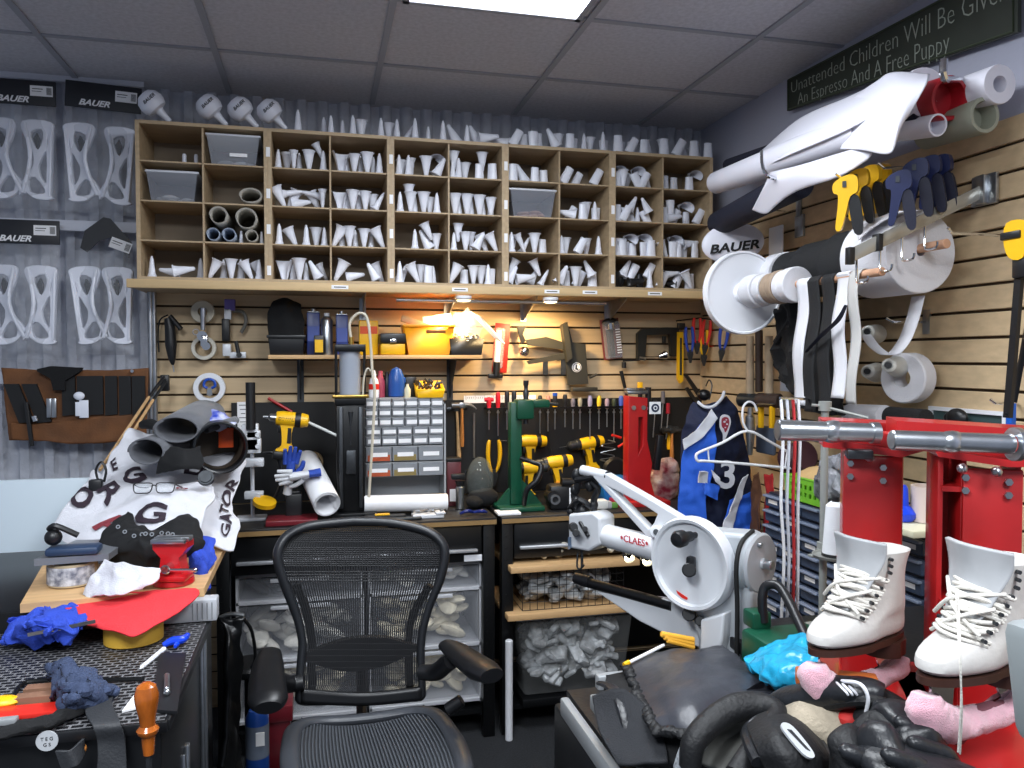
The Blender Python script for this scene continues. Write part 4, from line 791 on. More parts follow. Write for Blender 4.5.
def tin(px0, px1, py, label, col, lid=True, depth=.045, y=3.66, name='tin', cat='tin', grp=None, band=None):
    x0, x1 = Sx(px0, y), Sx(px1, y); zt = Sz(py, y); cx = (x0 + x1) / 2; h = zt - S0; t = thing(name, label, cat, (cx, y, S0), grp)
    m = MB(); m.box((cx, y, S0 + h / 2), (x1 - x0, depth, h), bev=.004); obj('tin_body', m, col, t)
    if lid: m = MB(); m.box((cx, y, S0 + h + .003), (x1 - x0 - .004, depth - .004, .006), bev=.002); m.cyl((cx, y, S0 + h + .006), (cx, y, S0 + h + .018), .010, n=12); obj('cap', m, M_STEEL, t)
    if band: m = MB(); m.box((cx, y - depth / 2 - .0006, S0 + h * band[0]), (x1 - x0 - .008, .001, h * band[1])); obj('printed_label', m, band[2], t)
    return t
M_NAVYT = mat('navy_tin', '2c3c7c', .35)
tin(307, 320, 314, 'left navy solvent tin behind the small yellow box', M_NAVYT, band=(.5, .35, mat('tin_label', '4658a0', .5)), y=3.69)
t = thing('spray_can', 'silver aerosol can between the two navy tins', 'can', (Sx(327), 3.67, S0)); m = MB(); h = Sz(317) - S0; x = Sx(327); m.lathe([(.026, 0), (.027, .004), (.027, h - .02), (.018, h - .004), (.010, h)], Matrix.Translation((x, 3.67, S0)), 20, cap=True); obj('can_body', m, M_STEEL, t); m = MB(); m.cyl((x, 3.67, S0 + h), (x, 3.67, S0 + h + .014), .012); obj('nozzle', m, M_WHITE, t)
tin(336, 348, 316, 'right navy solvent tin with bare side edge next to the press top', M_NAVYT, band=(.5, .35, mat('tin_label', '4658a0', .5)))
tin(314, 324, 336, 'small yellow and black blade box in front of the left navy tin', M_BLACK, False, y=3.605, name='blade_box', cat='box', band=(.45, .65, M_YEL))
tin(359, 378, 321, 'upright yellow and orange carton on the pine shelf', M_YEL, False, name='carton', cat='box', band=(.72, .22, mat('orange_red', 'e0521c', .5)), y=3.68)
# small toolbox
x0, x1 = Sx(379, 3.64), Sx(405, 3.64); t = thing('toolbox', 'small toolbox with black lid and yellow base on the shelf', 'toolbox', ((x0 + x1) / 2, 3.64, S0)); cx = (x0 + x1) / 2; hz = Sz(344) - S0
m = MB(); m.box((cx, 3.64, S0 + hz / 2), (x1 - x0 - .008, .11, hz), bev=.006); obj('base', m, M_YEL, t); m = MB(); m.box((cx, 3.64, S0 + hz + .024), (x1 - x0, .12, .046), bev=.008); obj('lid', m, M_BLACK, t)
m = MB(); m.box((cx, 3.577, S0 + hz + .012), (.03, .008, .018), bev=.003); obj('latch', m, M_CHROME, t)
# orange bin with long white sticks, wood pieces
x0, x1 = Sx(403, 3.62), Sx(453, 3.62); cx = (x0 + x1) / 2; hz = Sz(325, 3.62) - S0
t = thing('parts_bin', 'bright orange open bin holding paper cards and sticks', 'bin', (cx, 3.64, S0)); M0 = Matrix.Translation((cx, 3.65, S0 + hz / 2))
m = MB(); W0 = x1 - x0; D0 = .15
for s, yy in ((1, 0),):
    vs = [(-W0 * .40, -D0 / 2 + .01, -hz / 2), (W0 * .40, -D0 / 2 + .01, -hz / 2), (W0 * .40, D0 / 2, -hz / 2), (-W0 * .40, D0 / 2, -hz / 2), (-W0 / 2, -D0 / 2, hz / 2), (W0 / 2, -D0 / 2, hz / 2), (W0 / 2, D0 / 2, hz / 2), (-W0 / 2, D0 / 2, hz / 2)]
    m.add(vs, [(0, 1, 2, 3), (0, 1, 5, 4), (1, 2, 6, 5), (2, 3, 7, 6), (3, 0, 4, 7)], M0)
o = obj('bin_body', m, M_ORG, t); solid(o, .004); m = MB(); m.box((cx, 3.572, S0 + hz - .004), (W0 + .006, .01, .012), bev=.003); obj('rim', m, M_ORG, t)
m = MB(); m.box((cx + .03, 3.578, S0 + hz - .03), (.09, .008, .016), bev=.006); obj('handle_slot', m, mat('slot_brown', '7a4a1c', .6), t)
m = MB(); m.box((cx - .07, 3.64, S0 + hz + .03), (.16, .06, .014), Matrix.Identity(4), bev=.002); one('wood_wedge', m, M_PINE, 'pale wood strip lying across the orange bin, left side', 'wood') if 0 else None
m = MB(); m.box((0, 0, 0), (.13, .03, .02), frame((cx - .06, 3.62, S0 + hz + .01), (1, 0, -.35), (.35, 0, 1)), bev=.003); one('wood_strip', m, M_PINE, 'short pine strip sticking out of the orange bin, left side', 'wood')
for k, (dx, dz, ww, hh) in enumerate(((-.01, .03, .06, .05), (.055, .035, .075, .06))):
    m = MB(); m.box((0, 0, 0), (ww, .004, hh), frame((cx + dx + .02, 3.65, S0 + hz + dz - .012), (1, 0, .1), (0, 1, 0)), bev=.001); one('paper_card', m, M_PAPER, '%s pale card poking up out of the orange bin' % ('left', 'right')[k], 'paper')
# black bin with parts and clear bag, bundle of white sticks, brush pack
x0, x1 = Sx(449, 3.62), Sx(481, 3.62); cx = (x0 + x1) / 2; t = thing('parts_bin', 'black open bin of small steel parts, right end of shelf', 'bin', (cx, 3.64, S0)); hz = .075
m = MB(); vs = [(-.07, -.07, 0), (.07, -.07, 0), (.07, .07, 0), (-.07, .07, 0), (-.08, -.08, hz), (.08, -.08, hz), (.08, .08, hz), (-.08, .08, hz)]; m.add(vs, [(0, 1, 2, 3), (0, 1, 5, 4), (1, 2, 6, 5), (2, 3, 7, 6), (3, 0, 4, 7)], Matrix.Translation((cx, 3.65, S0))); o = obj('bin_body', m, M_BLACK, t); solid(o, .004)
m = MB()
for k in range(60): p = V((cx + rnd.uniform(-.065, .065), 3.65 + rnd.uniform(-.07, .06), S0 + hz * .7 + rnd.uniform(0, .035))); m.cyl(p, p + V((rnd.uniform(-.02, .02), rnd.uniform(-.02, .02), rnd.uniform(-.01, .02))), rnd.uniform(.004, .008), n=8)
one('steel_parts', m, M_STEEL, 'loose steel parts heaped in the black bin', 'parts', kind='stuff')
m = MB(); c = W(468, 326, 3.66); m.sph(c, (.08, .05, .075), None, 24, 16)
for i in range(len(m.v)): n_ = noise.noise(m.v[i] * 20); m.v[i] = m.v[i] + V((n_, n_ * .5, noise.noise(m.v[i] * 27 + V((3, 0, 0))))) * .03
one('plastic_bag', m, M_BAG, 'crinkled clear plastic bag bulging above the black parts bin', 'bag')
m = MB()
for k in range(9): p = W(470 + k * 1.3, 312 + k * .6, 3.60 + .006 * (k % 3)); q = W(495 + k * 1.2, 338 + k * .7, 3.64 + .006 * (k % 3)); m.cyl(p, q, .0035, n=8)
one('white_sticks', m, M_WHITE, 'bundle of thin white sticks slanting off the shelf end', 'sticks', kind='stuff')
t = thing('brush_pack', 'blister pack with red edge and black handle hanging on slats', 'package', W(499, 330, 3.75))
m = MB(); m.box((0, 0, 0), (.075, .004, .24), frame(W(501, 348, 3.77), (1, 0, -.08), (0, 1, 0)), bev=.001); obj('card', m, mat('red_card', 'b52a22', .5), t)
m = MB(); m.box((0, 0, 0), (.05, .03, .20), frame(W(499, 348, 3.75), (1, 0, -.08), (0, 1, 0)), bev=.012); obj('blister', m, M_CLEAR, t)
m = MB(); m.cyl(W(499, 330, 3.745), W(497, 362, 3.745), .014); obj('tool_shaft', m, M_PAPER, t); m = MB(); m.cyl(W(497, 362, 3.745), W(496, 376, 3.745), .018); m.box(W(495, 376, 3.75), (.07, .03, .02), None, bev=.004); obj('black_handle', m, M_BLACK, t)
# on top of the organiser
OZ = P(0, 403, 3.45).z + .001
def Ox(px): return Y(px, 400, 3.5).x
def Oh(py): return Y(400, py, 3.5).z - OZ
t = thing('glue_bottle', 'white squeeze bottle with red label on the drawer organiser', 'bottle', (Ox(374), 3.5, OZ)); h = Oh(370); m = MB(); m.lathe([(.020, 0), (.023, .004), (.023, h * .45), (.017, h * .68), (.010, h * .72), (.010, h * .85), (.005, h)], Matrix.Translation((Ox(374), 3.5, OZ)), 18, cap=True); obj('bottle_body', m, M_WHITE, t)
m = MB(); m.lathe([(.0234, h * .30), (.0234, h * .50)], Matrix.Translation((Ox(374), 3.5, OZ)), 18, cap=False); obj('red_label', m, mat('bright_red', 'd42a20', .4), t)
def bottle(px, py, r, col, label, y=3.53, pinch=.5): h = Oh(py); m = MB(); m.lathe([(r * .9, 0), (r, .005), (r, h * .62), (r * pinch, h * .85), (r * pinch, h), (.001, h + .001)], Matrix.Translation((Ox(px), y, OZ)), 16); return one('bottle', m, col, label, 'bottle')
bottle(381, 371, .02, mat('pinkish_red', 'b0485a', .4), 'reddish bottle behind the white squeeze bottle'); bottle(388, 372, .018, M_BLACK, 'black bottle left of the blue sprayer', 3.55)
t = thing('blue_sprayer', 'rounded blue bottle standing on the drawer organiser', 'bottle', (Ox(397), 3.52, OZ)); h = Oh(367); m = MB(); m.lathe([(.03, 0), (.036, .006), (.037, h * .45), (.034, h * .7), (.022, h * .92), (.001, h)], Matrix.Translation((Ox(397), 3.53, OZ)), 20, cap=False); obj('bottle_body', m, mat('sprayer_blue', '23509a', .3), t); m = MB(); m.box((Ox(403), 3.53, OZ + h * .55), (.03, .03, .03), bev=.008); obj('side_spout', m, mat('sprayer_blue', '23509a', .3), t)
bottle(407, 384, .014, mat('cream_plastic', 'd8d4b8', .4), 'small cream bottle with cap before the yellow tray', 3.48, .45)
x = Ox(429); t = thing('parts_bin', 'small yellow tray of dark fittings on the organiser', 'bin', (x, 3.52, OZ)); m = MB(); vs = [(-.055, -.06, 0), (.055, -.06, 0), (.055, .05, 0), (-.055, .05, 0), (-.062, -.07, .035), (.062, -.07, .035), (.065, .06, .07), (-.065, .06, .07)]; m.add(vs, [(0, 1, 2, 3), (0, 1, 5, 4), (1, 2, 6, 5), (2, 3, 7, 6), (3, 0, 4, 7)], Matrix.Translation((x, 3.51, OZ))); o = obj('bin_body', m, M_YEL, t); solid(o, .004)
m = MB()
for k in range(26): p = V((x + rnd.uniform(-.05, .05), 3.51 + rnd.uniform(-.04, .04), OZ + .03 + rnd.uniform(0, .035))); m.cyl(p, p + V((rnd.uniform(-.03, .03), rnd.uniform(-.02, .02), rnd.uniform(0, .03))), .006, n=8)
one('dark_fittings', m, M_DSTEEL, 'dark fittings heaped in the small yellow tray', 'parts', kind='stuff')
m = MB(); m.box((x - .075, 3.56, OZ + .045), (.05, .05, .09), bev=.006); one('black_box', m, M_BLACK, 'black box between the blue bottle and the yellow tray', 'box')
# light bar and puck lamps under the ledge
a = Y(396, 298, 3.50); b = Y(606, 301, 3.50); zl = 1.867
t = thing('light_bar', 'thin silver light bar mounted under the ledge', 'light', ((a.x + b.x) / 2, 3.50, zl - .03)); m = MB(); m.cyl((a.x, 3.5, zl - .012), (b.x, 3.5, zl - .012), .008, n=12)
obj('bar', m, M_STEEL, t)
for i, px in enumerate((462, 548)):
    x = Y(px, 300, 3.5).x; m = MB(); m.box((x, 3.5, zl - .004), (.03, .03, .012)); obj('bracket', m, M_WHITE, t)
for i, x in enumerate((.62, 1.02)):
    x = Y((462, 548)[i], 303, 3.5).x; t = thing('puck_light', 'lit round puck lamp under the ledge, %s one' % ('left', 'right')[i], 'lamp', (x, 3.5, zl - .03), 'puck lamps under the ledge')
    m = MB(); m.lathe([(.001, .0), (.036, .0), (.036, -.012), (.030, -.020)], Matrix.Translation((x, 3.46, zl + .008)), 22); obj('lamp_body', m, M_WHITE, t)
    m = MB(); m.lathe([(.030, -.020), (.020, -.024), (.001, -.025)], Matrix.Translation((x, 3.46, zl + .008)), 22); obj('lamp_lens', m, mat('lit_lens', 'fff2d8', .3, emit='ffdf9c', estr=14), t)
# black skate-jig bracket
M_OLIVE = mat('dark_gunmetal', '3b3a35', .45, .3)
t = thing('boot_jig', 'large black steel clamp jig with round white emblem on the slats', 'tool', W(562, 360, 3.72))
Mj = BK(W(562, 360, 3.74)); u = W(563, 360, 3.74).x - W(562, 360, 3.74).x
def jp(px, py): return ((px - 562) * u, (360 - py) * u)
m = MB(); m.prism([jp(562, 328), jp(567, 325), jp(572, 343), jp(585, 345), jp(588, 383), jp(568, 384), jp(565, 360)], .02, Mj); obj('main_plate', m, M_OLIVE, t)
m = MB(); m.prism([jp(560, 327), jp(565, 324), jp(570, 358), jp(565, 362)], .045, Mj, -.005); obj('cross_arm', m, M_OLIVE, t)
m = MB(); m.prism([jp(526, 341), jp(546, 338), jp(563, 343), jp(563, 350), jp(528, 346)], .012, Mj); m.prism([jp(527, 361), jp(565, 353), jp(566, 359), jp(529, 364)], .012, Mj); obj('jaw_bar', m, M_OLIVE, t)
m = MB(); m.prism([jp(517, 328), jp(526, 328), jp(523, 336), jp(526, 342), jp(522, 345), jp(519, 335)], .014, Mj); obj('hook', m, M_BLACK, t)
m = MB(); m.sph(Mj @ V((*jp(524, 352), .01)), .026, None, 18, 12); obj('steel_ball', m, M_CHROME, t)
m = MB(); m.cyl(Mj @ V((*jp(576, 367), .010)), Mj @ V((*jp(576, 367), .0125)), .024, n=28); e = obj('emblem', m, M_PAPER, t)
m = MB(); m.prism([(-.004, .012), (.003, .013), (.0, -.004), (.010, -.008), (.006, -.014), (-.008, -.010)], .001, Mj @ Matrix.Translation((*jp(576, 367), .0135))); m.ring(Mj @ V((*jp(576, 367), .0132)), (0, -1, 0), .021, .018, .0008); obj('emblem_mark', m, M_INK, e)
m = MB(); m.box((*jp(583, 388), .015), (.13, .02, .05), Mj, bev=.003); m.cyl(Mj @ V((*jp(590, 377), .0)), Mj @ V((*jp(597, 374), .0)), .007); obj('foot_plate', m, M_OLIVE, t)
for px in (545, 563): m = MB(); m.prism([jp(px - 2, 360), jp(px + 3, 360), jp(px + 3, 374), jp(px - 2, 374)], .004, Mj); m.cyl(Mj @ V((*jp(px, 370), .001)), Mj @ V((*jp(px, 370), .004)), .003); obj('slot_tab', m, M_DSTEEL, t)
# blister pack with steel nozzle
t = thing('blister_pack', 'clear blister pack with black tool and white print on slats', 'package', W(611, 340, 3.74)); Mp = BK(W(611, 339, 3.77), .12)
m = MB(); m.box((0, 0, 0), (.10, .205, .004), Mp, bev=.001); obj('card', m, mat('maroon_card', '7a3434', .5), t); m = MB(); m.box((0, -.005, .018), (.092, .19, .034), Mp, bev=.014); obj('blister', m, M_CLEAR, t)
m = MB(); m.box((-.012, -.02, .02), (.035, .14, .025), Mp, bev=.008); m.sph((0, .085, .015), (.045, .022, .018), Mp); obj('black_tool', m, M_BLACK, t)
m = MB(); m.cyl(Mp @ V((.0, .05, .02)), Mp @ V((.0, .08, .02)), .02); obj('steel_collar', m, M_CHROME, t)
m = MB()
for k in range(10): m.box((.026, .045 - k * .013, .0362), (.024, .005, .001), Mp)
obj('printed_line', m, M_PAPER, t)
# large C clamp
t = thing('c_clamp', 'large black C clamp tool with silver screw, hanging right of pack', 'clamp', W(650, 340, 3.74)); Mc = BK(W(650, 345, 3.75)); u = .0045
def cp(px, py): return ((px - 650) * u, (345 - py) * u)
m = MB(); m.prism([cp(634, 361), cp(634, 332), cp(640, 327), cp(668, 325), cp(684, 325), cp(684, 358), cp(675, 358), cp(673, 333), cp(645, 334), cp(643, 361)], .03, Mc); m.box((*cp(667, 339), 0), (.016, .035, .02), Mc, bev=.003); obj('c_frame', m, mat('clamp_black', '20211f', .45), t)
m = MB(); a = Mc @ V((*cp(636, 359), .0)); m.cyl(a, Mc @ V((*cp(644, 360), 0)), .016); m.cyl(a, Mc @ V((*cp(664, 359), 0)), .006); m.cyl(Mc @ V((*cp(661, 358), 0)), Mc @ V((*cp(669, 356), 0)), .010, .024); obj('screw', m, M_CHROME, t)
m = MB(); m.cyl(W(624, 362, 3.74), W(624, 368, 3.74), .012); m.cyl(W(623, 361, 3.74), W(640, 360, 3.74), .004); obj('handle_bar', m, M_BLACK, t)
# yellow level and pliers cluster
t = thing('folding_saw', 'long yellow handled tool hanging left of the pliers', 'tool', W(681, 335, 3.71)); m = MB(); m.prism([(-.012, .0), (.012, 0), (.016, -.10), (.015, -.25), (.0, -.262), (-.014, -.24), (-.013, -.1)], .02, BK(W(680, 332, 3.72))); obj('yellow_handle', m, M_YEL, t)
m = MB(); m.prism([(-.005, -.03), (.005, -.03), (.007, -.22), (-.005, -.22)], .024, BK(W(680, 332, 3.72))); m.box(W(681, 326, 3.73), (.04, .02, .03), None, bev=.004); obj('black_inlay', m, M_OLIVE, t)
m = MB(); m.prism([(0, 0), (.015, .005), (.09, -.09), (.075, -.105)], .016, BK(W(684, 375, 3.73))); m.prism([(0, 0), (.015, .005), (.07, -.07), (.058, -.085)], .016, BK(W(685, 388, 3.735))); one('try_square', m, M_BLACK, 'black slanted blade holder below the pliers cluster', 'tool')
MRG = mat('bright_red', 'd42a20', .4); MDB = mat('handle_blue', '24409a', .45)
for px, py, c, lab, an in ((690, 352, MDB, 'blue handled pliers in the cluster by the yellow saw', .05), (697, 343, MRG, 'big red handled pliers in the middle of the cluster', 0), (705, 345, MRG, 'second red handled pliers tucked behind the first', -.1), (704, 355, M_YEL, 'yellow and black pliers low in the cluster', .0), (722, 350, MDB, 'dark blue handled pliers at the right of the cluster', -.12)):
    pliers(W(px, py, (3.62 if px < 710 else 3.46) + .004 * (px % 3)), 1.0, lab, c, 'pliers hanging in the corner cluster', an + pi if False else an, False)
t = thing('scissors', 'steel scissors with red loop handles hanging by the blue pliers', 'scissors', W(715, 345, 3.68)); m = MB()
for s in (-1, 1): m.tube([W(715 + s * 3.5 + 4 * cos(k * pi / 5), 338 + 9 * sin(k * pi / 5), 3.68) for k in range(10)], .005, closed=True, n=8)
obj('loop_handle', m, MRG, t); m = MB(); m.prism([(-.010, 0), (.010, 0), (.006, -.08), (.0, -.125), (-.006, -.08)], .005, BK(W(715, 350, 3.68))); m.prism([(-.004, 0), (.008, 0), (.05, -.10), (.045, -.105)], .003, BK(W(716, 350, 3.685))); obj('blades', m, M_STEEL, t)
m = MB(); m.tube([W(676, 321, 3.72), W(700, 318, 3.66), W(728, 322, 3.64)], .004, n=6); one('hook_rail', m, M_BMET, 'black hook bar carrying the pliers cluster', 'hook')
m = MB(); m.cyl(W(621, 371, 3.74), W(626, 392, 3.74), .010, .008); m.cyl(W(626, 392, 3.74), W(628, 404, 3.74), .008, .005); one('utility_knife', m, M_BLACK, 'black knife leaning above the red press', 'knife')
m = MB(); m.box(W(640, 387, 3.72), (.025, .02, .05), None, bev=.004); one('yellow_block', m, M_YEL, 'small yellow block above the red press top', 'block')
# ================================================================== left wall stretch: rails, bags, tool pouch
L_ = lambda px, py, y=3.72: Y(px, py, y)
M_RAIL = mat('rail_white', 'c8ccd8', .5)
for k, (pa, pb, h, x1) in enumerate(((64, 78, .05, 144), (217, 229, .045, 137), (372, 384, .05, 148))):
    a = L_(0, (pa + pb) / 2, 3.75); b = L_(x1, (pa + pb) / 2 + 3, 3.75); m = MB(); m.box(((a.x - .3 + b.x) / 2, 3.752, a.z), (b.x - a.x + .3, .015, h), bev=.002); one('wall_rail', m, M_RAIL, ('top white rail under the ceiling, holding the upper bags', 'middle white rail carrying the lower bags', 'lowest white rail behind the tool pouch')[k], 'rail', 'white rails on the ribbed wall')
# blade holder outline (front view, ~0.33 tall) – two mirrored plates joined by bridge
def holder(M, parent, mirror=1, s=1.0):
    o_ = [(-.055, .15), (.045, .155), (.052, .10), (.048, -.12), (.055, -.155), (.0, -.158), (-.045, -.13), (-.06, -.145), (-.052, -.10), (-.012, -.03), (-.015, .03), (-.045, .09)]
    h1 = [(-.030, .112), (.014, .13), (.024, .088), (.004, .035), (-.018, .065)]; h2 = [(.010, .0), (.036, .045), (.039, -.095), (.014, -.075), (.002, -.03)]; h3 = [(-.034, -.082), (-.004, -.07), (.034, -.118), (.028, -.142), (-.024, -.138)]; h4 = [(.036, .11), (.042, .10), (.04, .05), (.032, .06)]
    f = lambda L: [(x * mirror * s, y * s) for x, y in L]
    m = plate([sm(f(o_), 4), sm(f(h1), 2), sm(f(h2), 2), sm(f(h3), 2), sm(f(h4), 3)], .018, M, .004)
    m.box((.050 * mirror * s, -.005 * s, 0), (.010 * s, .29 * s, .036), M, bev=.004); m.tube([M @ V((-.05 * mirror * s, .145 * s, .012)), M @ V((-.02 * mirror * s, .0, .03)), M @ V((-.05 * mirror * s, -.14 * s, .012))], .008, smooth=5, n=8)
    obj('blade_holder', m, M_GUARD, parent)
    m = MB(); m.prism([(x * mirror * s * 1.05, y * s) for x, y in [(-.016, .085), (-.004, .11), (.006, .085), (.0, .03)]], .02, M); obj('dark_insert', m, M_BLACK, parent)
def bag(pxl, pxr, pyt, pyb, pyh, label, tilt=0.0, torn=False, y=3.70):
    a = Y(pxl, pyt, y); b = Y(pxr, pyb, y); cx = (a.x + b.x) / 2; cz = (a.z + b.z) / 2; w_ = b.x - a.x; h = a.z - b.z; hh = a.z - Y(pxl, pyh, y).z
    t = thing('skate_holder_pack', label, 'package', (cx, y, b.z), 'bagged blade holders on the ribbed wall'); M0 = BK((cx, y, cz), tilt)
    m = MB(); 
    if torn: m.prism([(-w_ * .40, h * .5 - hh * .9), (-w_ * .32, h * .5 - .01), (0, h * .5 + .05), (w_ * .12, h * .5 + .045), (w_ * .48, h * .5 - hh * .6), (w_ * .42, h * .5 - hh * 1.3), (w_ * .12, h * .5 - .035), (-w_ * .08, h * .5 - .05), (-w_ * .28, h * .5 - hh * 1.1)], .006, M0)
    else: m.box((0, h / 2 - hh / 2, .012), (w_, hh, .008), M0, bev=.001)
    obj('header_card', m, mat('charcoal_card', '202228', .45), t)
    M1 = M0 @ Matrix.Translation((w_ * .30, h / 2 - hh * .42 - (.03 if torn else 0), .018)) @ Matrix.Rotation(-.35 if torn else 0, 4, 'Z')
    m = MB(); m.box((0, 0, 0), (.085, hh * .42 if not torn else .045, .001), M1); s = obj('barcode_sticker', m, M_PAPER, t)
    m = MB()
    for k in range(7): m.box((.020 + k * .0028, 0, .001), (.0014, .03, .0005), M1)
    m.box((-.015, .008, .001), (.04, .003, .0005), M1); m.box((-.018, -.002, .001), (.036, .002, .0005), M1); obj('barcode', m, M_INK, s)
    if not torn:
        text('lettering', 'BAUER', M0 @ Matrix.Translation((-w_ * .12, h / 2 - hh * .80, .0175)), .034, M_PAPER, t, shear=.35, off=.001, sx=1.15)
    def bf(u, v):
        x = (u - .5) * w_ * .98; yv = h * .5 - hh - v * (h - hh); e = sin(pi * u) ** .5 * sin(pi * min(1, v * 1.02)) ** .4 if 0 < u < 1 and 0 < v < 1 else 0
        return V((x, yv, .006 + .055 * max(0, e.real if isinstance(e, complex) else e) + .008 * noise.noise(V((x * 25, yv * 25, y * 3 + cx * 9)))))
    m = MB(); m.grid(bf, 26, 30, M0); obj('clear_bag', m, M_BAG, t)
    sc = min(1.0, (h - hh) / .42)
    holder(M0 @ Matrix.Translation((w_ * .24, -hh * .62, .025)) @ Matrix.Rotation(-.04, 4, 'Z'), t, 1, sc)
    holder(M0 @ Matrix.Translation((-w_ * .24, -hh * .62, .025)) @ Matrix.Rotation(.12, 4, 'Z'), t, -1, sc)
    return t
bag(-14, 59, 78, 211, 103, 'bagged white blade holders, upper left, cut by the photo edge')
bag(63, 141, 82, 216, 108, 'bagged white blade holders, upper right beside the cubbies', -.05)
bag(-12, 63, 219, 360, 243, 'bagged white blade holders, lower left under the middle rail')
bag(74, 135, 228, 355, 250, 'bagged white blade holders with torn folded black header, lower right', .0, True)
# conduit
m = MB()
for px, r in ((151.5, .012), (155.5, .009)): x = L_(px, 400, 3.74).x; m.cyl((x, 3.74, .02), (x, 3.74, 1.90), r, n=12)
o = one('conduit', m, M_STEEL, 'pair of grey steel conduits between ribbed wall and slats', 'conduit')
# leather tool pouch
M_LEA = mat('brown_leather', '6e4422', .7, var=.25, vscale=12, bump=.2, bscale=150); M_POC = mat('pouch_black', '121316', .75)
t = thing('tool_pouch', 'brown leather roll-up pouch with black pockets, pinned to the left wall', 'pouch', L_(75, 443, 3.70))
m = MB(); m.grid(net([[L_(2, 368, 3.735), L_(40, 370, 3.735), L_(80, 370, 3.735), L_(120, 370, 3.735), L_(149, 368, 3.735)], [L_(6, 405, 3.73), L_(40, 405, 3.73), L_(80, 405, 3.73), L_(120, 405, 3.73), L_(148, 405, 3.73)], [L_(10, 440, 3.735), L_(42, 440, 3.73), L_(80, 443, 3.73), L_(110, 442, 3.73), L_(146, 436, 3.735)]], .003, 12), 40, 20); solid(obj('leather_back', m, M_LEA, t), .008)
m = MB(); m.grid(net([[L_(10, 423, 3.715), L_(42, 424, 3.71), L_(80, 419, 3.71), L_(120, 415, 3.71), L_(147, 413, 3.715)], [L_(11, 440, 3.72), L_(42, 441, 3.71), L_(80, 444, 3.71), L_(112, 442, 3.71), L_(146, 437, 3.72)]], .004, 16), 40, 8); solid(obj('lower_flap', m, M_LEA, t), .005)
for k, (x0, x1) in enumerate(((62, 75), (77, 103), (105, 117), (119, 131), (132, 145))):
    m = MB(); m.prism([(0, 0)] + [(L_(x1, 376, 3.70).x - L_(x0, 376, 3.70).x, 0)] + [(L_(x1, 376, 3.70).x - L_(x0, 376, 3.70).x, -.165), (0, -.170)], .012, BK(L_(x0, 376, 3.712))); obj('pocket', m, M_POC, t)
for x0, x1, x2 in ((22, 31, 33), (4, 16, 24)):
    m = MB(); m.prism([(0, 0), (.055, 0), (.11, -.16), (.055, -.165)], .014, BK(L_(x0, 384, 3.71))); obj('pocket', m, M_POC, t)
m = MB(); m.prism([(0, .0), (.05, .012), (.17, .005), (.165, -.01), (.105, -.05), (.105, -.09), (.06, -.09), (.05, -.04), (.0, -.01)], .03, BK(L_(38, 369, 3.70))); obj('black_strap', m, M_DARK, t)
m = MB(); m.cyl(L_(26, 402, 3.69), L_(32, 446, 3.69), .009, n=10); one('screwdriver', m, M_BLACK, 'black handled tool dangling below the leather pouch', 'screwdriver') 
for k, px in enumerate((49, 54)): m = MB(); m.box((0, 0, 0), (.018, .004, .08), frame(L_(px, 408, 3.695), (1, 0, 0), (0, 1, 0)), bev=.001); one('steel_scraper', m, M_STEEL, 'pale steel blade in the second pocket of the pouch, %s' % ('left', 'right')[k], 'blade', 'blades in the leather pouch')
m = MB(); m.sph(L_(79, 396, 3.69), (.022, .010, .018), None, 12, 8); m.box(L_(78, 409, 3.69), (.02, .008, .06), None, bev=.002); m.box(L_(84, 409, 3.69), (.035, .006, .075), None, bev=.001); one('white_fitting', m, M_GUARD, 'small white plastic fitting in the middle pouch pocket', 'fitting')
m = MB(); m.cyl(L_(34, 416, 3.69), L_(36, 421, 3.69), .012); m.cyl(L_(132, 371, 3.72), L_(132, 371, 3.705), .007); m.cyl(L_(77, 370, 3.72), L_(77, 370, 3.705), .005); obj('snap_button', m, M_CHROME, t)
# sticks and black tool leaning
m = MB(); m.tube([L_(164, 377, 3.62), L_(150, 396, 3.55), L_(135, 420, 3.5)], .007, n=8); m.tube([L_(166, 381, 3.62), L_(152, 402, 3.55), L_(142, 420, 3.5)], .006, n=8); m.box(L_(165, 383, 3.66), (.035, .03, .07), None, bev=.005); one('black_tongs', m, M_BLACK, 'black tongs leaning from slats down to the grey felt', 'tongs')
for k, (p0, p1) in enumerate((((149, 397), (100, 470)), ((153, 400), (104, 478)))): m = MB(); m.cyl(L_(*p0, 3.5), L_(*p1, 3.05), .006, n=8); one('wood_dowel', m, M_PINE, '%s thin wood stick leaning toward the white towel' % ('upper', 'lower')[k], 'stick')
# ================================================================== right wall
def D(px, py, d): return EYE + ray(px, py) * d
def XP(px, py, x=1.62): return X(px, py, x)
# painted sign
TL, BL = X(787, 80, 1.925), X(787, 111, 1.925); BR, TR = X(1018, 32, 1.925), X(1018, -42, 1.925)
t = thing('wall_sign', 'long dark green sign about unattended children, under the ceiling', 'sign', (1.925, (BL.y + BR.y) / 2, BR.z))
def quadpt(u, v, h=0): return (BL * (1 - u) + BR * u) * (1 - v) + (TL * (1 - u) + TR * u) * v + V((-h, 0, 0))
m = MB(); c8 = [quadpt(u, v, h) for h in (-.012, .0) for u, v in ((0, 0), (1, 0), (1, 1), (0, 1))]; m.add(c8, [(0, 1, 2, 3), (4, 5, 6, 7), (0, 1, 5, 4), (1, 2, 6, 5), (2, 3, 7, 6), (3, 0, 4, 7)]); obj('sign_board', m, mat('sign_green', '23291f', .6, var=.15, vscale=10), t)
m = MB(); m.tube([quadpt(.012, .03, .003), quadpt(.988, .03, .003), quadpt(.988, .97, .003), quadpt(.012, .97, .003)], .003, closed=True, n=6); obj('sign_border', m, mat('sign_border', '39422f', .6), t)
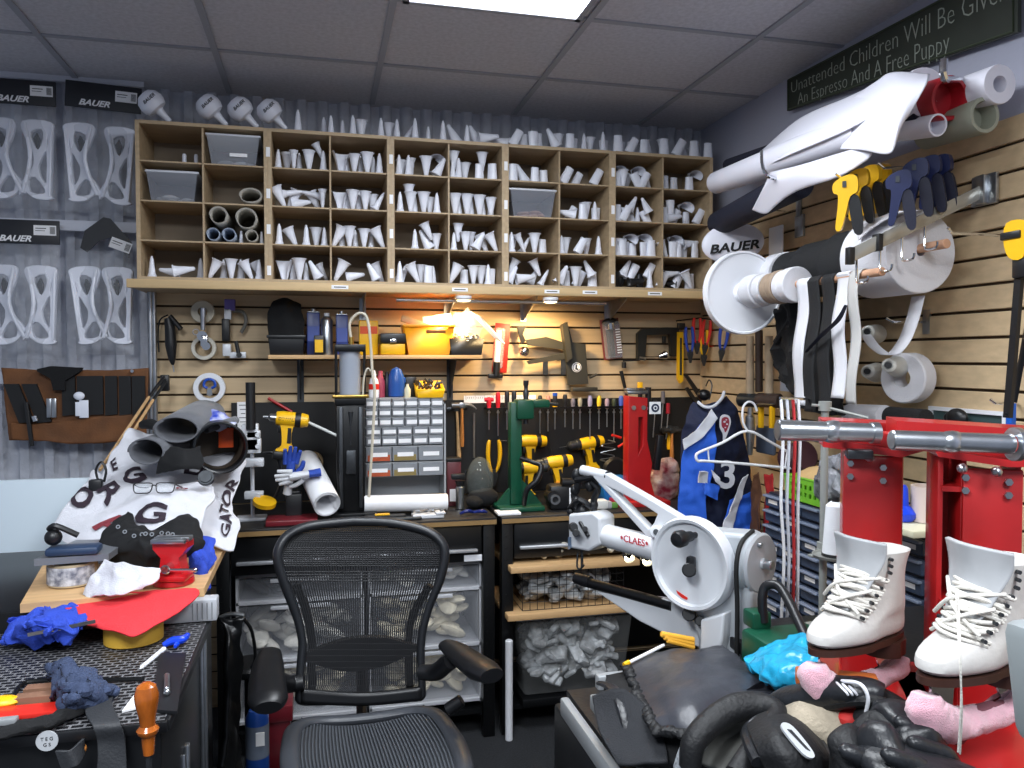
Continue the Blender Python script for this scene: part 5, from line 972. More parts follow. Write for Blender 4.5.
def warptext(s, u0, u1, v0, v1, name):
    cu = bpy.data.curves.new('t', 'FONT'); cu.body = s; cu.size = 1; cu.extrude = 0; cu.offset = -.02; cu.resolution_u = 2
    o = bpy.data.objects.new('tmp', cu); COL.objects.link(o); me = bpy.data.meshes.new_from_object(o.evaluated_get(bpy.context.evaluated_depsgraph_get())); bpy.data.objects.remove(o)
    xs = [v.co.x for v in me.vertices]; X0, X1 = min(xs), max(xs); mm = MB()
    mm.add([quadpt(u0 + (u1 - u0) * (v.co.x - X0) / (X1 - X0), v0 + (v1 - v0) * v.co.y, .0015) for v in me.vertices], [tuple(p.vertices) for p in me.polygons])
    so = obj(name, mm, mat('sign_letters', '8f958a', .7), t, flat=True); solid(so, .001, 0)
warptext('Unattended Children Will Be Given', .03, .97, .50, 1.02, 'lettering'); warptext('An Espresso And A Free Puppy', .07, .78, .07, .58, 'lettering')
# hooks helper
def rod(name, pts, r, label, cat='hook', mt=M_CHROME, smooth=0): m = MB(); m.tube(pts, r, n=8, smooth=smooth); return one(name, m, mt, label, cat)
# fabric rolls on top hooks (axis along the wall)
M_FAB = mat('white_vinyl', 'd9d9e4', .45, bump=.05, bscale=20); M_NAVY = mat('navy_fabric', '14172a', .8, bump=.3, bscale=200)
def roll(pa, pb, r0, r1, mt, label, core=.35, wob=.0, hollow=True):
    d = (pb - pa); L = d.length; m = MB(); M0 = dirm(pa, d)
    pr = [(r0 * .97, 0), (r0, .004)] + [(r0 + (r1 - r0) * k / 8, L * k / 8) for k in range(1, 8)] + [(r1, L - .004), (r1 * .97, L), (r1 * core, L), (r1 * core * .96, L - .05), (.001, L - .05)] 
    m.lathe([(.001, 0)] + pr, M0, 28)
    if wob:
        for i in range(len(m.v)): n_ = noise.noise(m.v[i] * 9); m.v[i] = m.v[i] + V((n_, 0, noise.noise(m.v[i] * 8 + V((5, 0, 0))))) * wob
    return one('fabric_roll', m, mt, label, 'roll', 'fabric and vinyl rolls on the upper right hooks')
roll(X(716, 183, 1.62), X(868, 128, 1.62), .045, .062, M_FAB, 'smooth white vinyl roll, its end pointing at the cubbies')
roll(X(772, 163, 1.70), X(925, 92, 1.70), .05, .07, M_FAB, 'thick white vinyl roll above and behind the foremost white roll', wob=.02)
roll(X(728, 165, 1.76), X(930, 108, 1.72), .026, .055, M_NAVY, 'dark navy fabric roll squeezed between the white rolls')
roll(X(718, 224, 1.68), X(800, 182, 1.66), .052, .058, M_NAVY, 'black fabric roll below the white rolls at far end')
roll(X(860, 118, 1.73), X(950, 98, 1.73), .050, .062, mat('red_vinyl', '9c1420', .45), 'dark red vinyl roll with open end facing the room', .82)
roll(X(925, 108, 1.83), X(1000, 84, 1.83), .050, .054, M_FAB, 'white vinyl roll with dark core, topmost at the right', .42)
roll(X(895, 132, 1.70), X(938, 125, 1.70), .03, .032, M_FAB, 'slim white tube roll under the red roll', .82)
roll(X(925, 135, 1.80), X(985, 115, 1.80), .044, .050, mat('grey_green_vinyl', '8d8f80', .5), 'grey green vinyl roll under the topmost white roll', .78)
# loose vinyl sheets
def sheet(name, rows, mt, label, cat='sheet', amp=0, nu=24, nv=24, th=.003, grp=None, seed=0, sc=18, nd=None, off=-1):
    m = MB(); m.grid(net(rows, amp, sc, seed, nd), nu, nv); o = one(name, m, mt, label, cat, grp); solid(o, th, off); return o
sheet('vinyl_sheet', [[X(822, 118, 1.66), X(872, 84, 1.63), X(893, 72, 1.62), X(930, 74, 1.64)], [X(835, 130, 1.60), X(878, 95, 1.56), X(900, 90, 1.54), X(926, 84, 1.57)], [X(842, 140, 1.58), X(872, 118, 1.54), X(895, 118, 1.51), X(912, 110, 1.54)], [X(840, 149, 1.57), X(862, 150, 1.53), X(890, 153, 1.50), X(900, 128, 1.54)]], M_FAB, 'loose white vinyl flap folded down over the rolls')
sheet('vinyl_sheet', [[X(762, 150, 1.70), X(800, 118, 1.68), X(850, 96, 1.66), X(890, 76, 1.66)], [X(752, 165, 1.64), X(790, 140, 1.60), X(845, 112, 1.58), X(885, 92, 1.57)], [X(745, 178, 1.60), X(782, 158, 1.56), X(840, 133, 1.55), X(880, 112, 1.55)]], M_FAB, 'long white vinyl sheet draped over the upper rolls')
sheet('vinyl_sheet', [[X(770, 172, 1.56), X(800, 165, 1.55), X(850, 150, 1.55), X(872, 146, 1.56)], [X(765, 184, 1.55), X(800, 178, 1.54), X(835, 178, 1.54), X(868, 160, 1.56)], [X(752, 210, 1.60), X(768, 213, 1.60), X(785, 190, 1.60), X(850, 166, 1.60)]], M_FAB, 'white vinyl sheet hanging folded under the foremost roll')
rod('roll_hook', [X(762, 151, 1.50), X(763, 166, 1.50), X(770, 177, 1.52), X(790, 179, 1.62), X(830, 177, 1.92)], .007, 'chrome J hook holding the foremost white vinyl roll', smooth=4)
rod('roll_hook', [X(944, 60, 1.60), X(944, 78, 1.60), X(952, 80, 1.7), X(975, 80, 1.93)], .010, 'thick chrome hook standing up behind the red roll', smooth=3)
rod('roll_hook', [X(750, 205, 1.66), X(756, 209, 1.68), X(785, 211, 1.94)], .004, 'thin steel hook under the folded vinyl sheet')
# hanging bar clamps
def sclamp(p, label, body, grip, grp, s=1.0, yaw=0.0, dx=0):
    t = thing('bar_clamp', label, 'clamp', p, grp); M0 = frame(p, (cos(.75 + yaw), -sin(.75 + yaw), 0), (-.18, 0, 1)) @ Matrix.Scale(s, 4)
    m = MB(); m.prism(sm([(-.034, .0), (.0, .022), (.036, .018), (.040, -.03), (.018, -.045), (.006, -.09), (-.010, -.15), (-.028, -.148), (-.022, -.09), (-.020, -.04), (-.034, -.03)], 3), .034, M0); obj('clamp_body', m, body, t)
    m = MB(); m.prism(sm([(.012, -.045), (.040, -.045), (.052, -.10), (.054, -.165), (.030, -.165), (.016, -.10)], 3), .022, M0); obj('grip', m, grip, t)
    m = MB(); m.box((-.0, .0, 0), (.010, .0, .0), M0) if 0 else m.box((.0, -.005, -.03), (.012, .02, .10), M0); obj('steel_bar', m, M_DSTEEL, t)
    m = MB(); m.box((0, -.008, .0135), (.035, .012, .002), M0); obj('black_badge', m, M_BLACK, t); return t
hb = X(1000, 150, 1.95)
for k, (px, py, x) in enumerate(((845, 183, 1.52), (857, 176, 1.60), (869, 172, 1.68), (879, 171, 1.75))):
    sclamp(X(px, py, x), 'yellow trigger clamp hanging under the rolls, %s from the left' % ORD[k], M_YEL, M_BLACK, 'yellow trigger clamps under the vinyl rolls', .9 if k == 0 else .85, .15 * k)
MBL = mat('dark_blue_plastic', '16204a', .4)
for k, (px, py, x) in enumerate(((898, 178, 1.58), (915, 166, 1.66), (928, 163, 1.74), (939, 162, 1.80))):
    sclamp(X(px, py, x), 'dark blue trigger clamp hanging right of the yellow ones, %s from left' % ORD[k], MBL, mat('navy_grip', '10132c', .5), 'dark blue trigger clamps', .85, .1 * k)
rod('peg_hook', [X(878, 163, 1.60), X(884, 168, 1.62), X(940, 166, 1.94)], .004, 'steel peg hook carrying the dark blue clamps')
rod('peg_hook', [X(836, 174, 1.50), X(842, 178, 1.52), X(900, 174, 1.94)], .004, 'steel peg hook carrying the yellow clamps')
# oval pad with lettering
t = thing('oval_pad', 'white oval pad with black lettering left of the fabric spools', 'pad', X(735, 244, 1.70)); c = X(733, 243, 1.72)
M0 = frame(c, (.97, -.22, .12), (-.1, 0, 1)); m = MB(); m.sph((0, 0, 0), (.135, .085, .022), M0, 28, 12); obj('pad_body', m, M_FAB, t)
text('lettering', 'BAUER', M0 @ Matrix.Translation((-.005, -.02, .0225)), .052, M_INK, t, shear=.25, off=.0015, sx=1.35)
# dowel one with spool and strips
DZ = 1.853; DX = 1.60
def dy(px, x=DX): return X(px, 300, x).y
m = MB(); m.cyl((DX, dy(882), DZ), (DX, dy(738), DZ), .013, n=16, bev=.001); one('wood_dowel', m, mat('dowel_wood', 'c79a7c', .55, var=.1, vscale=10), 'front pink-toned wood dowel carrying the big white disc and tapes', 'dowel')
yd = dy(742)
t = thing('spool_disc', 'large round white spool flange facing the room', 'spool', (DX, yd, DZ - .16)); m = MB()
m.lathe([(.013, .022), (.035, .022), (.04, .006), (.10, .010), (.150, .012), (.154, .018), (.160, .018), (.162, .010), (.162, -.012), (.155, -.016), (.013, -.016)], dirm((DX, yd, DZ), (0, -1, 0)), 44); obj('flange', m, M_WHITE, t)
def reel(y0, y1, r, mt, label, x=DX, z=DZ, ri=.0135, name='tape_reel'):
    m = MB(); m.ring((x, (y0 + y1) / 2, z), (0, 1, 0), r, ri, abs(y1 - y0), 32, bev=.003); return one(name, m, mt, label, 'tape', 'tape reels on the front dowel' if x == DX else None)
M_KRAFT = mat('kraft_tape', 'a08c78', .6, var=.2, vscale=40, stretch=(1, 12, 1)); M_EL = mat('white_elastic', 'd6d6dc', .7, bump=.2, bscale=200); M_BEL = mat('black_elastic', '141518', .8, bump=.3, bscale=200)
reel(dy(752), dy(763), .063, M_EL, 'white tape reel next to the large disc'); reel(dy(764), dy(771), .058, M_EL, 'second white tape reel right of the disc'); reel(dy(772), dy(778), .056, M_KRAFT, 'tan kraft reel between white reels, left one'); reel(dy(779), dy(784), .060, M_KRAFT, 'tan kraft reel between white reels, right one'); reel(dy(785), dy(790), .058, M_EL, 'white reel just right of the kraft reels'); reel(dy(791), dy(798), .062, M_EL, 'white reel next to the hanging strips')
def strip(px0, px1, py1, mt, label, sway=0.0, z=DZ + .016, x=DX, r=.018, pb=None):
    ya, yb = dy(px0, x), dy(px1, x); zb = X((px0 + px1) / 2, py1, x).z; m = MB()
    def fn(u, v):
        y = ya + (yb - ya) * u
        if v < .2: a = pi * (1 - v / .2) ; return V((x + r * -cos(pi - a) if 0 else x - r * cos(a) * -1 * -1, y, DZ + r * sin(a)))
        q = (v - .2) / .8; return V((x - r - .006 * sin(q * 9 + px0) - .01 * q, y + sway * q + .004 * sin(q * 7 + px0), DZ - (DZ - zb) * q))
    m.grid(fn, 4, 40); o = one('hanging_strip', m, mt, label, 'strip', 'elastic strips hanging from the front dowel'); solid(o, .003); return o
strip(801, 812, 405, M_EL, 'white elastic strip hanging left of the black strips'); strip(813, 824, 412, M_BEL, 'left black elastic strip among the white ones', .01); strip(826, 838, 408, M_BEL, 'right black elastic strip among the white ones', .0); strip(840, 853, 398, M_EL, 'brightest white wide elastic strip right of the black strips'); strip(855, 865, 404, mat('grey_elastic', 'b7b6b4', .7), 'greyish elastic strip at the right end of the dowel', -.005)
m = MB(); m.tube([X(806, 352, 1.56), X(822, 335, 1.55), X(838, 320, 1.55), X(846, 305, 1.56)], [.006, .010, .010, .006], smooth=4, flat=.3); one('dark_strap', m, M_NAVY, 'short dark strap slanting across the hanging strips', 'strap')
# dowel two with big rolls
EX = 1.76; EZ = 1.93
m = MB(); m.cyl((EX, dy(946, EX), EZ), (EX, dy(772, EX), EZ), .014, n=16, bev=.001); one('wood_dowel', m, mat('dowel_wood', 'c79a7c', .55), 'rear wood dowel through the big white webbing roll', 'dowel')
m = MB(); m.ring((EX, (dy(872, EX) + dy(920, EX)) / 2, EZ - .01), (0, 1, 0), .125, .0145, dy(872, EX) - dy(920, EX), 44, bev=.003); one('webbing_roll', m, M_EL, 'biggest white webbing roll with its flat side to the room', 'roll')
m = MB(); m.ring((EX, (dy(846, EX) + dy(868, EX)) / 2, EZ - .01), (0, 1, 0), .112, .0145, dy(846, EX) - dy(869, EX), 36, bev=.004); one('webbing_roll', m, M_BEL, 'black webbing roll touching the biggest white roll', 'roll', 'black webbing rolls')
m = MB(); m.ring((EX, (dy(812, EX) + dy(843, EX)) / 2, EZ - .01), (0, 1, 0), .100, .0145, dy(812, EX) - dy(843, EX), 36, bev=.004); one('webbing_roll', m, M_BEL, 'wide black webbing roll in the middle of the rear dowel', 'roll', 'black webbing rolls')
m = MB(); m.ring((EX, (dy(790, EX) + dy(809, EX)) / 2, EZ - .01), (0, 1, 0), .085, .0145, dy(790, EX) - dy(809, EX), 36, bev=.004); one('webbing_roll', m, M_BEL, 'smaller black webbing roll at the far end of rear dowel', 'roll', 'black webbing rolls')
m = MB(); m.ring((EX, (dy(776, EX) + dy(788, EX)) / 2, EZ - .01), (0, 1, 0), .09, .0145, dy(776, EX) - dy(788, EX), 36, bev=.004); one('webbing_roll', m, M_EL, 'white webbing roll partly hidden behind the large disc', 'roll')
sheet('webbing_end', [[X(858, 240, 1.63), X(860, 222, 1.66)], [X(875, 226, 1.63), X(876, 218, 1.68)], [X(900, 212, 1.64), X(893, 212, 1.70)], [X(918, 210, 1.66), X(910, 210, 1.72)]], M_EL, 'white webbing tail lifting off the biggest roll', 'strip')
def ribbon(pts, wv, mt, label, name='webbing_loop', cat='strip', th=.002, k=6):
    P_ = [V(p) for p in pts]; wv = V(wv); m = MB(); m.grid(net([[p - wv * .5, p + wv * .5] for p in P_]), 2, len(pts) * k); o = one(name, m, mt, label, cat); solid(o, th); return o
ribbon([X(918, 296, 1.80), X(912, 320, 1.78), X(903, 342, 1.74), X(890, 355, 1.72), X(876, 348, 1.74), X(866, 335, 1.78)], (.0, -.055, .0), M_EL, 'white webbing loop hanging below the biggest roll')
# waterfall face-out bar with hooks
t = thing('faceout_bar', 'slanted steel display bar with J hooks in front of the webbing roll', 'hook', X(975, 195, 1.93))
a = X(985, 190, 1.93); b = X(850, 256, 1.50); m = MB(); M0 = dirm(a, b - a); m.box((0, 0, (b - a).length / 2), (.010, .038, (b - a).length), M0, bev=.002); obj('flat_bar', m, mat('clear_steel', 'a9a79e', .2, .5), t)
m = MB(); m.box(b + V((0, 0, 0)), (.02, .02, .05), None, bev=.002); m.box(a + (b - a) * .80, (.016, .03, .05), None, bev=.002); obj('end_clip', m, M_BLACK, t)
m = MB(); m.box(a + V((0, 0, .0)), (.012, .09, .09), None, bev=.002); m.box(a + V((-.012, 0, 0)), (.02, .035, .085), None, bev=.003); obj('wall_plate', m, M_STEEL, t)
for f, (px, py) in zip((.95, .78, .62, .45), ((868, 281), (882, 270), (898, 262), (917, 248))):
    q = a + (b - a) * f; m = MB(); m.tube([q, q + V((0, 0, -.075)), q + V((-.0, -.012, -.09)), q + V((-.0, -.045, -.088)), q + V((-.0, -.050, -.072))], .0035, smooth=2, n=7); obj('j_hook', m, M_CHROME, t)
# spare plates
for px, py in ((976, 192), (802, 222)):
    pass
m = MB(); c = X(800, 226, 1.94); m.box(c, (.012, .06, .09), None, bev=.002); m.cyl(c + V((-.006, 0, .04)), c + V((-.006, 0, .13)), .012); one('wall_plate', m, M_STEEL, 'steel wall plate with short post behind the black webbing rolls', 'bracket')
# lower white rolls
m = MB(); M0 = dirm(X(908, 378, 1.86), (-1, -.25, 0)); m.lathe([(.03, -.03), (.078, -.03), (.082, -.025), (.082, .025), (.078, .03), (.03, .03), (.03, -.03)], M0, 34); one('webbing_roll', m, M_EL, 'white webbing roll low on the right slats, below the loop', 'roll')
def cone(px, py, x, label): 
    m = MB(); c = X(px, py, x); m.lathe([(.001, -.055), (.034, -.055), (.034, -.05), (.022, .05), (.014, .058), (.012, .052), (.001, .052)], dirm(c, (-.8, -.6, .05)), 22); t_ = one('thread_cone', m, mat('ivory_thread', 'cfd0cc', .6, bump=.4, bscale=300), label, 'thread', 'thread cones on the right slats')
    m = MB(); m.cyl(c + V((-.8, -.6, .05)) * .052, c + V((-.8, -.6, .05)) * .062, .010); obj('dark_core', m, M_BLACK, t_)
cone(893, 366, 1.78, 'ivory thread cone pointing out beside the low white roll'); cone(872, 372, 1.82, 'ivory thread cone left of the other cone'); cone(872, 333, 1.84, 'grey-white cone behind the webbing loop')
rod('peg_hook', [X(886, 318, 1.70), X(893, 322, 1.72), X(925, 322, 1.94)], .004, 'steel peg hook beside the webbing loop'); m = MB(); m.box(X(927, 322, 1.945), (.008, .03, .08), None); one('wall_plate', m, M_STEEL, 'small steel plate holding the peg hook by the loop', 'bracket')
rod('peg_hook', [X(948, 228, 1.66), X(952, 233, 1.68), X(1010, 236, 1.94)], .0045, 'long steel peg hook near the right photo edge, above the straps')
rod('peg_hook', [X(990, 399, 1.75), X(995, 403, 1.76), X(1018, 404, 1.94)], .004, 'small steel peg hook above the green framed print')
# yellow clamp at edge and black straps
t = thing('bar_clamp', 'long yellow and black bar clamp cut by the right photo edge', 'clamp', X(1018, 240, 1.75)); m = MB(); M0 = frame(X(1018, 240, 1.75), (0, -1, 0), (0, 0, 1)); m.prism(sm([(-.02, .045), (.03, .045), (.05, .0), (.03, -.05), (-.01, -.045), (-.028, .0)], 3), .035, M0); obj('clamp_body', m, M_YEL, t)
m = MB(); m.box((-.005, .012, 0), (.06, .02, .045), M0, bev=.003); obj('black_band', m, M_BLACK, t); m = MB(); m.box((.02, -.07, 0), (.05, .06, .03), M0, bev=.006); obj('grip', m, M_BLACK, t); m = MB(); m.prism([(.0, -.05), (.02, -.05), (-.01, -.46), (-.03, -.46)], .012, M0); m.cyl(M0 @ V((-.02, -.45, .006)), M0 @ V((-.02, -.45, .009)), .004); obj('black_bar', m, M_BLACK, t)
m = MB(); a = X(1027, 330, 1.78); b = X(1014, 402, 1.78); m.tube([a + V((0, -.05, .25)), a, b], .010, n=8, flat=.3); one('strap', m, M_BLACK, 'second black bar hanging at the right photo edge', 'strap')
m = MB(); m.box(X(1011, 416, 1.80), (.015, .02, .07), None, bev=.002); one('blue_marker', m, mat('marker_blue', '1660c8', .4), 'short blue marker hanging above the red press top', 'marker')
# framed print
t = thing('framed_print', 'white framed dark green print behind the red presses', 'print', X(968, 418, 1.93)); a = X(930, 406, 1.935); b = X(1007, 432, 1.935); m = MB()
yc = (a.y + b.y) / 2; zc = (a.z + b.z) / 2 - .03; wy = a.y - b.y; hz = a.z - b.z + .06
plate([[(-wy / 2, -hz / 2), (wy / 2, -hz / 2), (wy / 2, hz / 2), (-wy / 2, hz / 2)], [(-wy / 2 + .012, -hz / 2 + .012), (wy / 2 - .012, -hz / 2 + .012), (wy / 2 - .012, hz / 2 - .012), (-wy / 2 + .012, hz / 2 - .012)]], .014, RT((1.935, yc, zc)), 0, m); obj('frame', m, M_WHITE, t)
m = MB(); m.box((1.94, yc, zc), (.004, wy - .02, hz - .02)); obj('print_sheet', m, mat('teal_print', '3a4f50', .5), t)
m = MB(); m.sph(X(957, 418, 1.90), (.02, .04, .03), None, 14, 10); m.sph(X(952, 418, 1.91), (.02, .03, .02), None, 12, 8); one('black_bulb', m, M_BLACK, 'round black knob in front of the framed print', 'knob')
m = MB(); m.cyl(X(850, 414, 1.80), X(885, 416, 1.80), .036, .036, 22); one('fabric_roll', m, M_EL, 'short white roll lying behind the left red press', 'roll'); m = MB(); m.cyl(X(882, 416, 1.82), X(926, 419, 1.82), .034, .030, 22); one('fabric_roll', m, M_BEL, 'black cloth roll behind the left red press', 'roll')
# black fabric behind strips
sheet('black_cloth', [[X(778, 305, 1.72), X(800, 300, 1.72), X(835, 305, 1.74)], [X(776, 350, 1.74), X(800, 345, 1.70), X(840, 350, 1.74)], [X(778, 375, 1.74), X(802, 400, 1.70), X(845, 410, 1.74)], [X(795, 380, 1.74), X(812, 412, 1.70), X(850, 414, 1.76)]], M_DARK, 'black cloth bundle hanging behind the elastic strips', 'cloth', .02, nd=(1, 0, 0))
m = MB(); m.tube([X(775, 310, 1.74), X(783, 335, 1.74), X(776, 342, 1.72), X(790, 320, 1.72)], .012, smooth=4, n=8); one('black_strap', m, M_BEL, 'looped black strap behind the white disc', 'strap')
m = MB(); m.box(X(776, 250, 1.90), (.01, .10, .20), None, bev=.003); one('white_card', m, M_PAPER, 'white card hanging behind rear dowel', 'card')
# mallets / clubs hanging at the corner
def mallet(px, py0, py1, label, col, x=1.80, r=.016): 
    a = X(px, py0, x); b = X(px, py1, x); t = thing('mallet', label, 'mallet', b, 'mallets hanging in the corner'); m = MB(); m.cyl(a, b, r, r * 1.15, 14, bev=.002); obj('handle', m, mat('pale_handle', 'b59f84', .6, var=.1), t); m = MB(); m.cyl(b + V((-.02, .05, -.01)), b + V((.02, -.05, -.01)), .030, n=18, bev=.004); m.cyl(b + V((0, 0, -.0)), b + V((0, 0, .02)), .022); obj('mallet_head', m, col, t)
mallet(750, 336, 398, 'left pale wood mallet hanging head down under the disc', M_DSTEEL); mallet(769, 336, 398, 'right pale wood mallet hanging head down under the disc', mat('brown_rubber', '3a2a22', .6)); 
m = MB(); m.cyl(X(759, 330, 1.83), X(759, 392, 1.83), .016, n=12, bev=.003); one('dark_club', m, mat('brown_rubber', '3a2a22', .6), 'dark brown club hanging between the two mallets', 'tool')
m = MB(); m.box(X(786, 362, 1.86), (.01, .07, .24), None, bev=.002); one('white_board', m, mat('bluish_card', 'b9c2d2', .5), 'narrow pale blue board hanging right of the mallets', 'board')
for px, c, l in ((761, M_YEL, 'yellow clip hanging under the mallets, left'), (772, M_YEL, 'yellow clip hanging under the mallets, right')): m = MB(); m.box(X(px, 416, 1.80), (.02, .02, .10), None, bev=.004); one('yellow_clip', m, c, l, 'clip')
m = MB(); a = X(750, 398, 1.76); b = X(750, 455, 1.76); m.lathe([(.001, 0), (.010, 0), (.016, .06), (.02, .10), (.020, .16), (.012, .17), (.012, .20), (.001, .2)], Matrix.Translation(b), 18); one('caulk_tool', m, M_STEEL, 'silver cylinder tool hanging behind the white hanger', 'tool')
m = MB(); m.box(X(790, 404, 1.84), (.03, .12, .05), None, bev=.01); one('grey_box', m, mat('dull_grey', '6c6a64', .5), 'grey plastic block above the thread stand', 'box'); m = MB(); m.cyl(X(805, 455, 1.84), X(790, 460, 1.84), .06, n=24, bev=.006); one('maroon_reel', m, mat('maroon', '3b1c24', .6), 'dark maroon reel behind the thread stand pole', 'reel')
m = MB(); m.box(X(766, 440, 1.85), (.02, .14, .12), None, bev=.01); one('grey_block', m, mat('blue_grey', '4d5666', .5), 'blue grey flat block behind the hanger', 'box')
for px, c, l in ((756, '5e3a22', 'brown cloth strip hanging left of the red one'), (768, 'a41a1c', 'red cloth strip hanging behind the laces')): sheet('cloth_strip', [[X(px - 3, 475, 1.78), X(px + 4, 473, 1.78)], [X(px - 5, 520, 1.78), X(px + 5, 520, 1.74)], [X(px - 5, 560, 1.78), X(px + 6, 560, 1.76)]], mat('cloth_' + c, c, .8), l, 'cloth', .01)
# ================================================================== jersey on the corner
JN = mat('jersey_navy', '101a38', .8, bump=.2, bscale=250); JB = mat('jersey_blue', '1f5ac8', .75, bump=.2, bscale=250); JW = mat('jersey_white', 'c9ccd4', .75)
y_ = 3.10
t = thing('hockey_jersey', 'navy and blue hockey jersey hanging in the corner', 'jersey', Y(718, 525, y_))
J = lambda px, py, o=0: Y(px, py, y_ - o)
m = MB(); m.grid(net([[J(694, 402), J(705, 405, .03), J(716, 403, .03), J(727, 396)], [J(684, 425), J(700, 425, .05), J(722, 425, .06), J(740, 418)], [J(681, 470), J(700, 470, .06), J(722, 470, .08), J(750, 470)], [J(679, 500), J(698, 500, .06), J(722, 500, .05), J(752, 500)], [J(690, 522), J(700, 522, .05), J(722, 530, .06), J(756, 530)]], .014, 14, 2, (0, 1, .1)), 50, 60); o = obj('torso', m, JN, t); solid(o, .01)
def panel(name, rows, mt, par=t, amp=.010): m = MB(); m.grid(net(rows, amp, 14, 2, (0, 1, .1)), 24, 40); o = obj(name, m, mt, par); solid(o, .006); return o
panel('blue_sleeve', [[J(700, 425, .075), J(714, 412, .08)], [J(684, 450, .05), J(716, 445, .095)], [J(680, 480, .05), J(714, 470, .10)], [J(678, 505, .05), J(706, 500, .10)], [J(681, 530, .05), J(708, 532, .09)]], JB)
panel('white_band', [[J(712, 409, .10), J(717, 418, .10)], [J(700, 427, .10), J(706, 434, .10)], [J(683, 440, .07), J(684, 450, .07)]], JW)
panel('blue_side', [[J(730, 500, .10), J(756, 490, .08)], [J(722, 530, .11), J(762, 532, .08)]], JB)
panel('white_side_stripe', [[J(742, 478, .09), J(748, 474, .09)], [J(732, 505, .11), J(740, 502, .10)], [J(720, 533, .12), J(730, 534, .11)]], JW)
panel('cuff_block', [[J(699, 471, .125), J(708, 472, .125)], [J(699, 483, .125), J(708, 484, .125)]], JW)
panel('cuff_stripe', [[J(712, 470, .125), J(720, 478, .125)], [J(716, 482, .13), J(721, 486, .13)]], JW); panel('sleeve_cuff', [[J(706, 482, .125), J(720, 486, .125)], [J(704, 494, .125), J(717, 500, .125)]], JB)
m = MB(); m.tube([J(698, 402, .02), J(705, 407, .05), J(714, 406, .06), J(722, 398, .04), J(724, 392, .01)], [.007] * 5, smooth=5, n=8); obj('collar', m, JW, t)
c = J(725, 427, .13); Mj2 = BK(c); m = MB(); m.prism(sm([(-.022, .04), (-.005, .052), (.018, .045), (.026, .02), (.018, -.01), (.004, -.045), (-.008, -.06), (-.010, -.03), (-.024, -.0)], 4), .003, Mj2); cr = obj('crest', m, JW, t)
m = MB(); m.prism(sm([(-.016, .034), (.0, .042), (.014, .036), (.018, .016), (.010, -.008), (.0, -.022), (-.006, -.008), (-.016, .004)], 4), .0035, Mj2 @ Matrix.Translation((0, 0, .001))); obj('crest_red', m, mat('crest_maroon', '8c2438', .7), cr)
m = MB()
for x, y, r in ((-.004, .022, .006), (.008, .012, .005), (.0, -.002, .004), (.004, .03, .004)): m.sph((x, y, .003), (r, r * .7, .001), Mj2, 10, 6)
obj('crest_face', m, JW, cr)
text('number_three', '3', BK(J(728, 476, .135)), .16, JW, t, off=.004); text('number_one', '1', BK(J(716, 470, .135), .2), .10, JW, t, off=.004) if 0 else None
m = MB(); m.tube([J(706, 386, .02), J(709, 380, .0), J(712, 386, .01), J(709, 400, .02)], .003, smooth=4, n=6); m.sph(J(704, 395, .0), (.03, .03, .025), None, 12, 8); one('jersey_hanger', m, M_BMET, 'black hanger hook and dark cap holding the jersey', 'hanger')
# white plastic hanger
t = thing('white_hanger', 'white plastic coat hanger in front of the jersey', 'hanger', Y(748, 405, 2.9)); H = lambda px, py: Y(px, py, 2.75)
m = MB(); m.tube([H(757, 411), H(754, 404), H(748, 402), H(743, 408), H(743, 422), H(747, 430)], .0045, smooth=5, n=8); obj('hook', m, M_WHITE, t)
m = MB(); m.tube([H(747, 431), H(722, 443), H(700, 452), H(696, 456), H(698, 461), H(705, 461), H(745, 464), H(790, 468), H(798, 466), H(800, 461), H(796, 457), H(772, 443)], .0055, smooth=4, n=8, closed=True); m.tube([H(708, 449), H(709, 461)], .003, n=6); m.tube([H(787, 452), H(785, 467)], .003, n=6); obj('hanger_frame', m, M_WHITE, t)
rod('peg_hook', [H(755, 405) , H(757, 404), X(790, 404, 1.93)], .004, 'steel peg carrying the white coat hanger')
# ================================================================== bench along the right wall, drawer cabinet
m = MB(); m.box((1.465, 1.28, .885), (.93, 1.20, .03), bev=.004)
t = thing('side_bench', 'black work surface along the right wall under the red presses', 'workbench', (1.45, 1.28, 0)); obj('worktop', m, M_BTOP, t)
for x in (1.035, 1.9):
    for y in (.74, 1.83): m = MB(); m.box((x, y, .435), (.05, .05, .87), bev=.003); obj('leg', m, M_BMET, t)
# blue drawer cabinet facing the room
ya, yb = 2.76, 1.92; xf = 1.70; zt = X(785, 497, xf).z; zb0 = .55
t = thing('drawer_cabinet', 'dark blue cabinet with many small drawers, beside the thread stand', 'cabinet', (xf + .1, 2.3, zb0))
m = MB(); m.box((xf + .115, (ya + yb) / 2, (zt + zb0) / 2), (.21, ya - yb, zt - zb0), bev=.004); obj('cabinet_body', m, mat('navy_cabinet', '1a2233', .45), t)
nr, nc = 9, 7; M_DRF = mat('slate_drawer', '39465c', .3); M_DRL = mat('drawer_lip', '78849a', .35)
for r in range(nr):
    for c in range(nc):
        h = (zt - zb0) / nr; w_ = (ya - yb) / nc; z = zt - h * (r + .5); y = ya - w_ * (c + .5); m = MB(); m.box((xf, y, z), (.016, w_ - .010, h - .012), bev=.003, seg=1); o = obj('drawer', m, M_DRF, t)
        m = MB(); m.box((xf - .012, y, z + h / 2 - .012), (.018, w_ - .012, .009), bev=.002, seg=1); obj('pull_lip', m, M_DRL, o)
        if (r * 3 + c * 5) % 7 < 3: m = MB(); m.box((xf - .0088, y, z - .002), (.001, w_ * .5, h * .25)); obj('label_strip', m, M_PAPER, o)
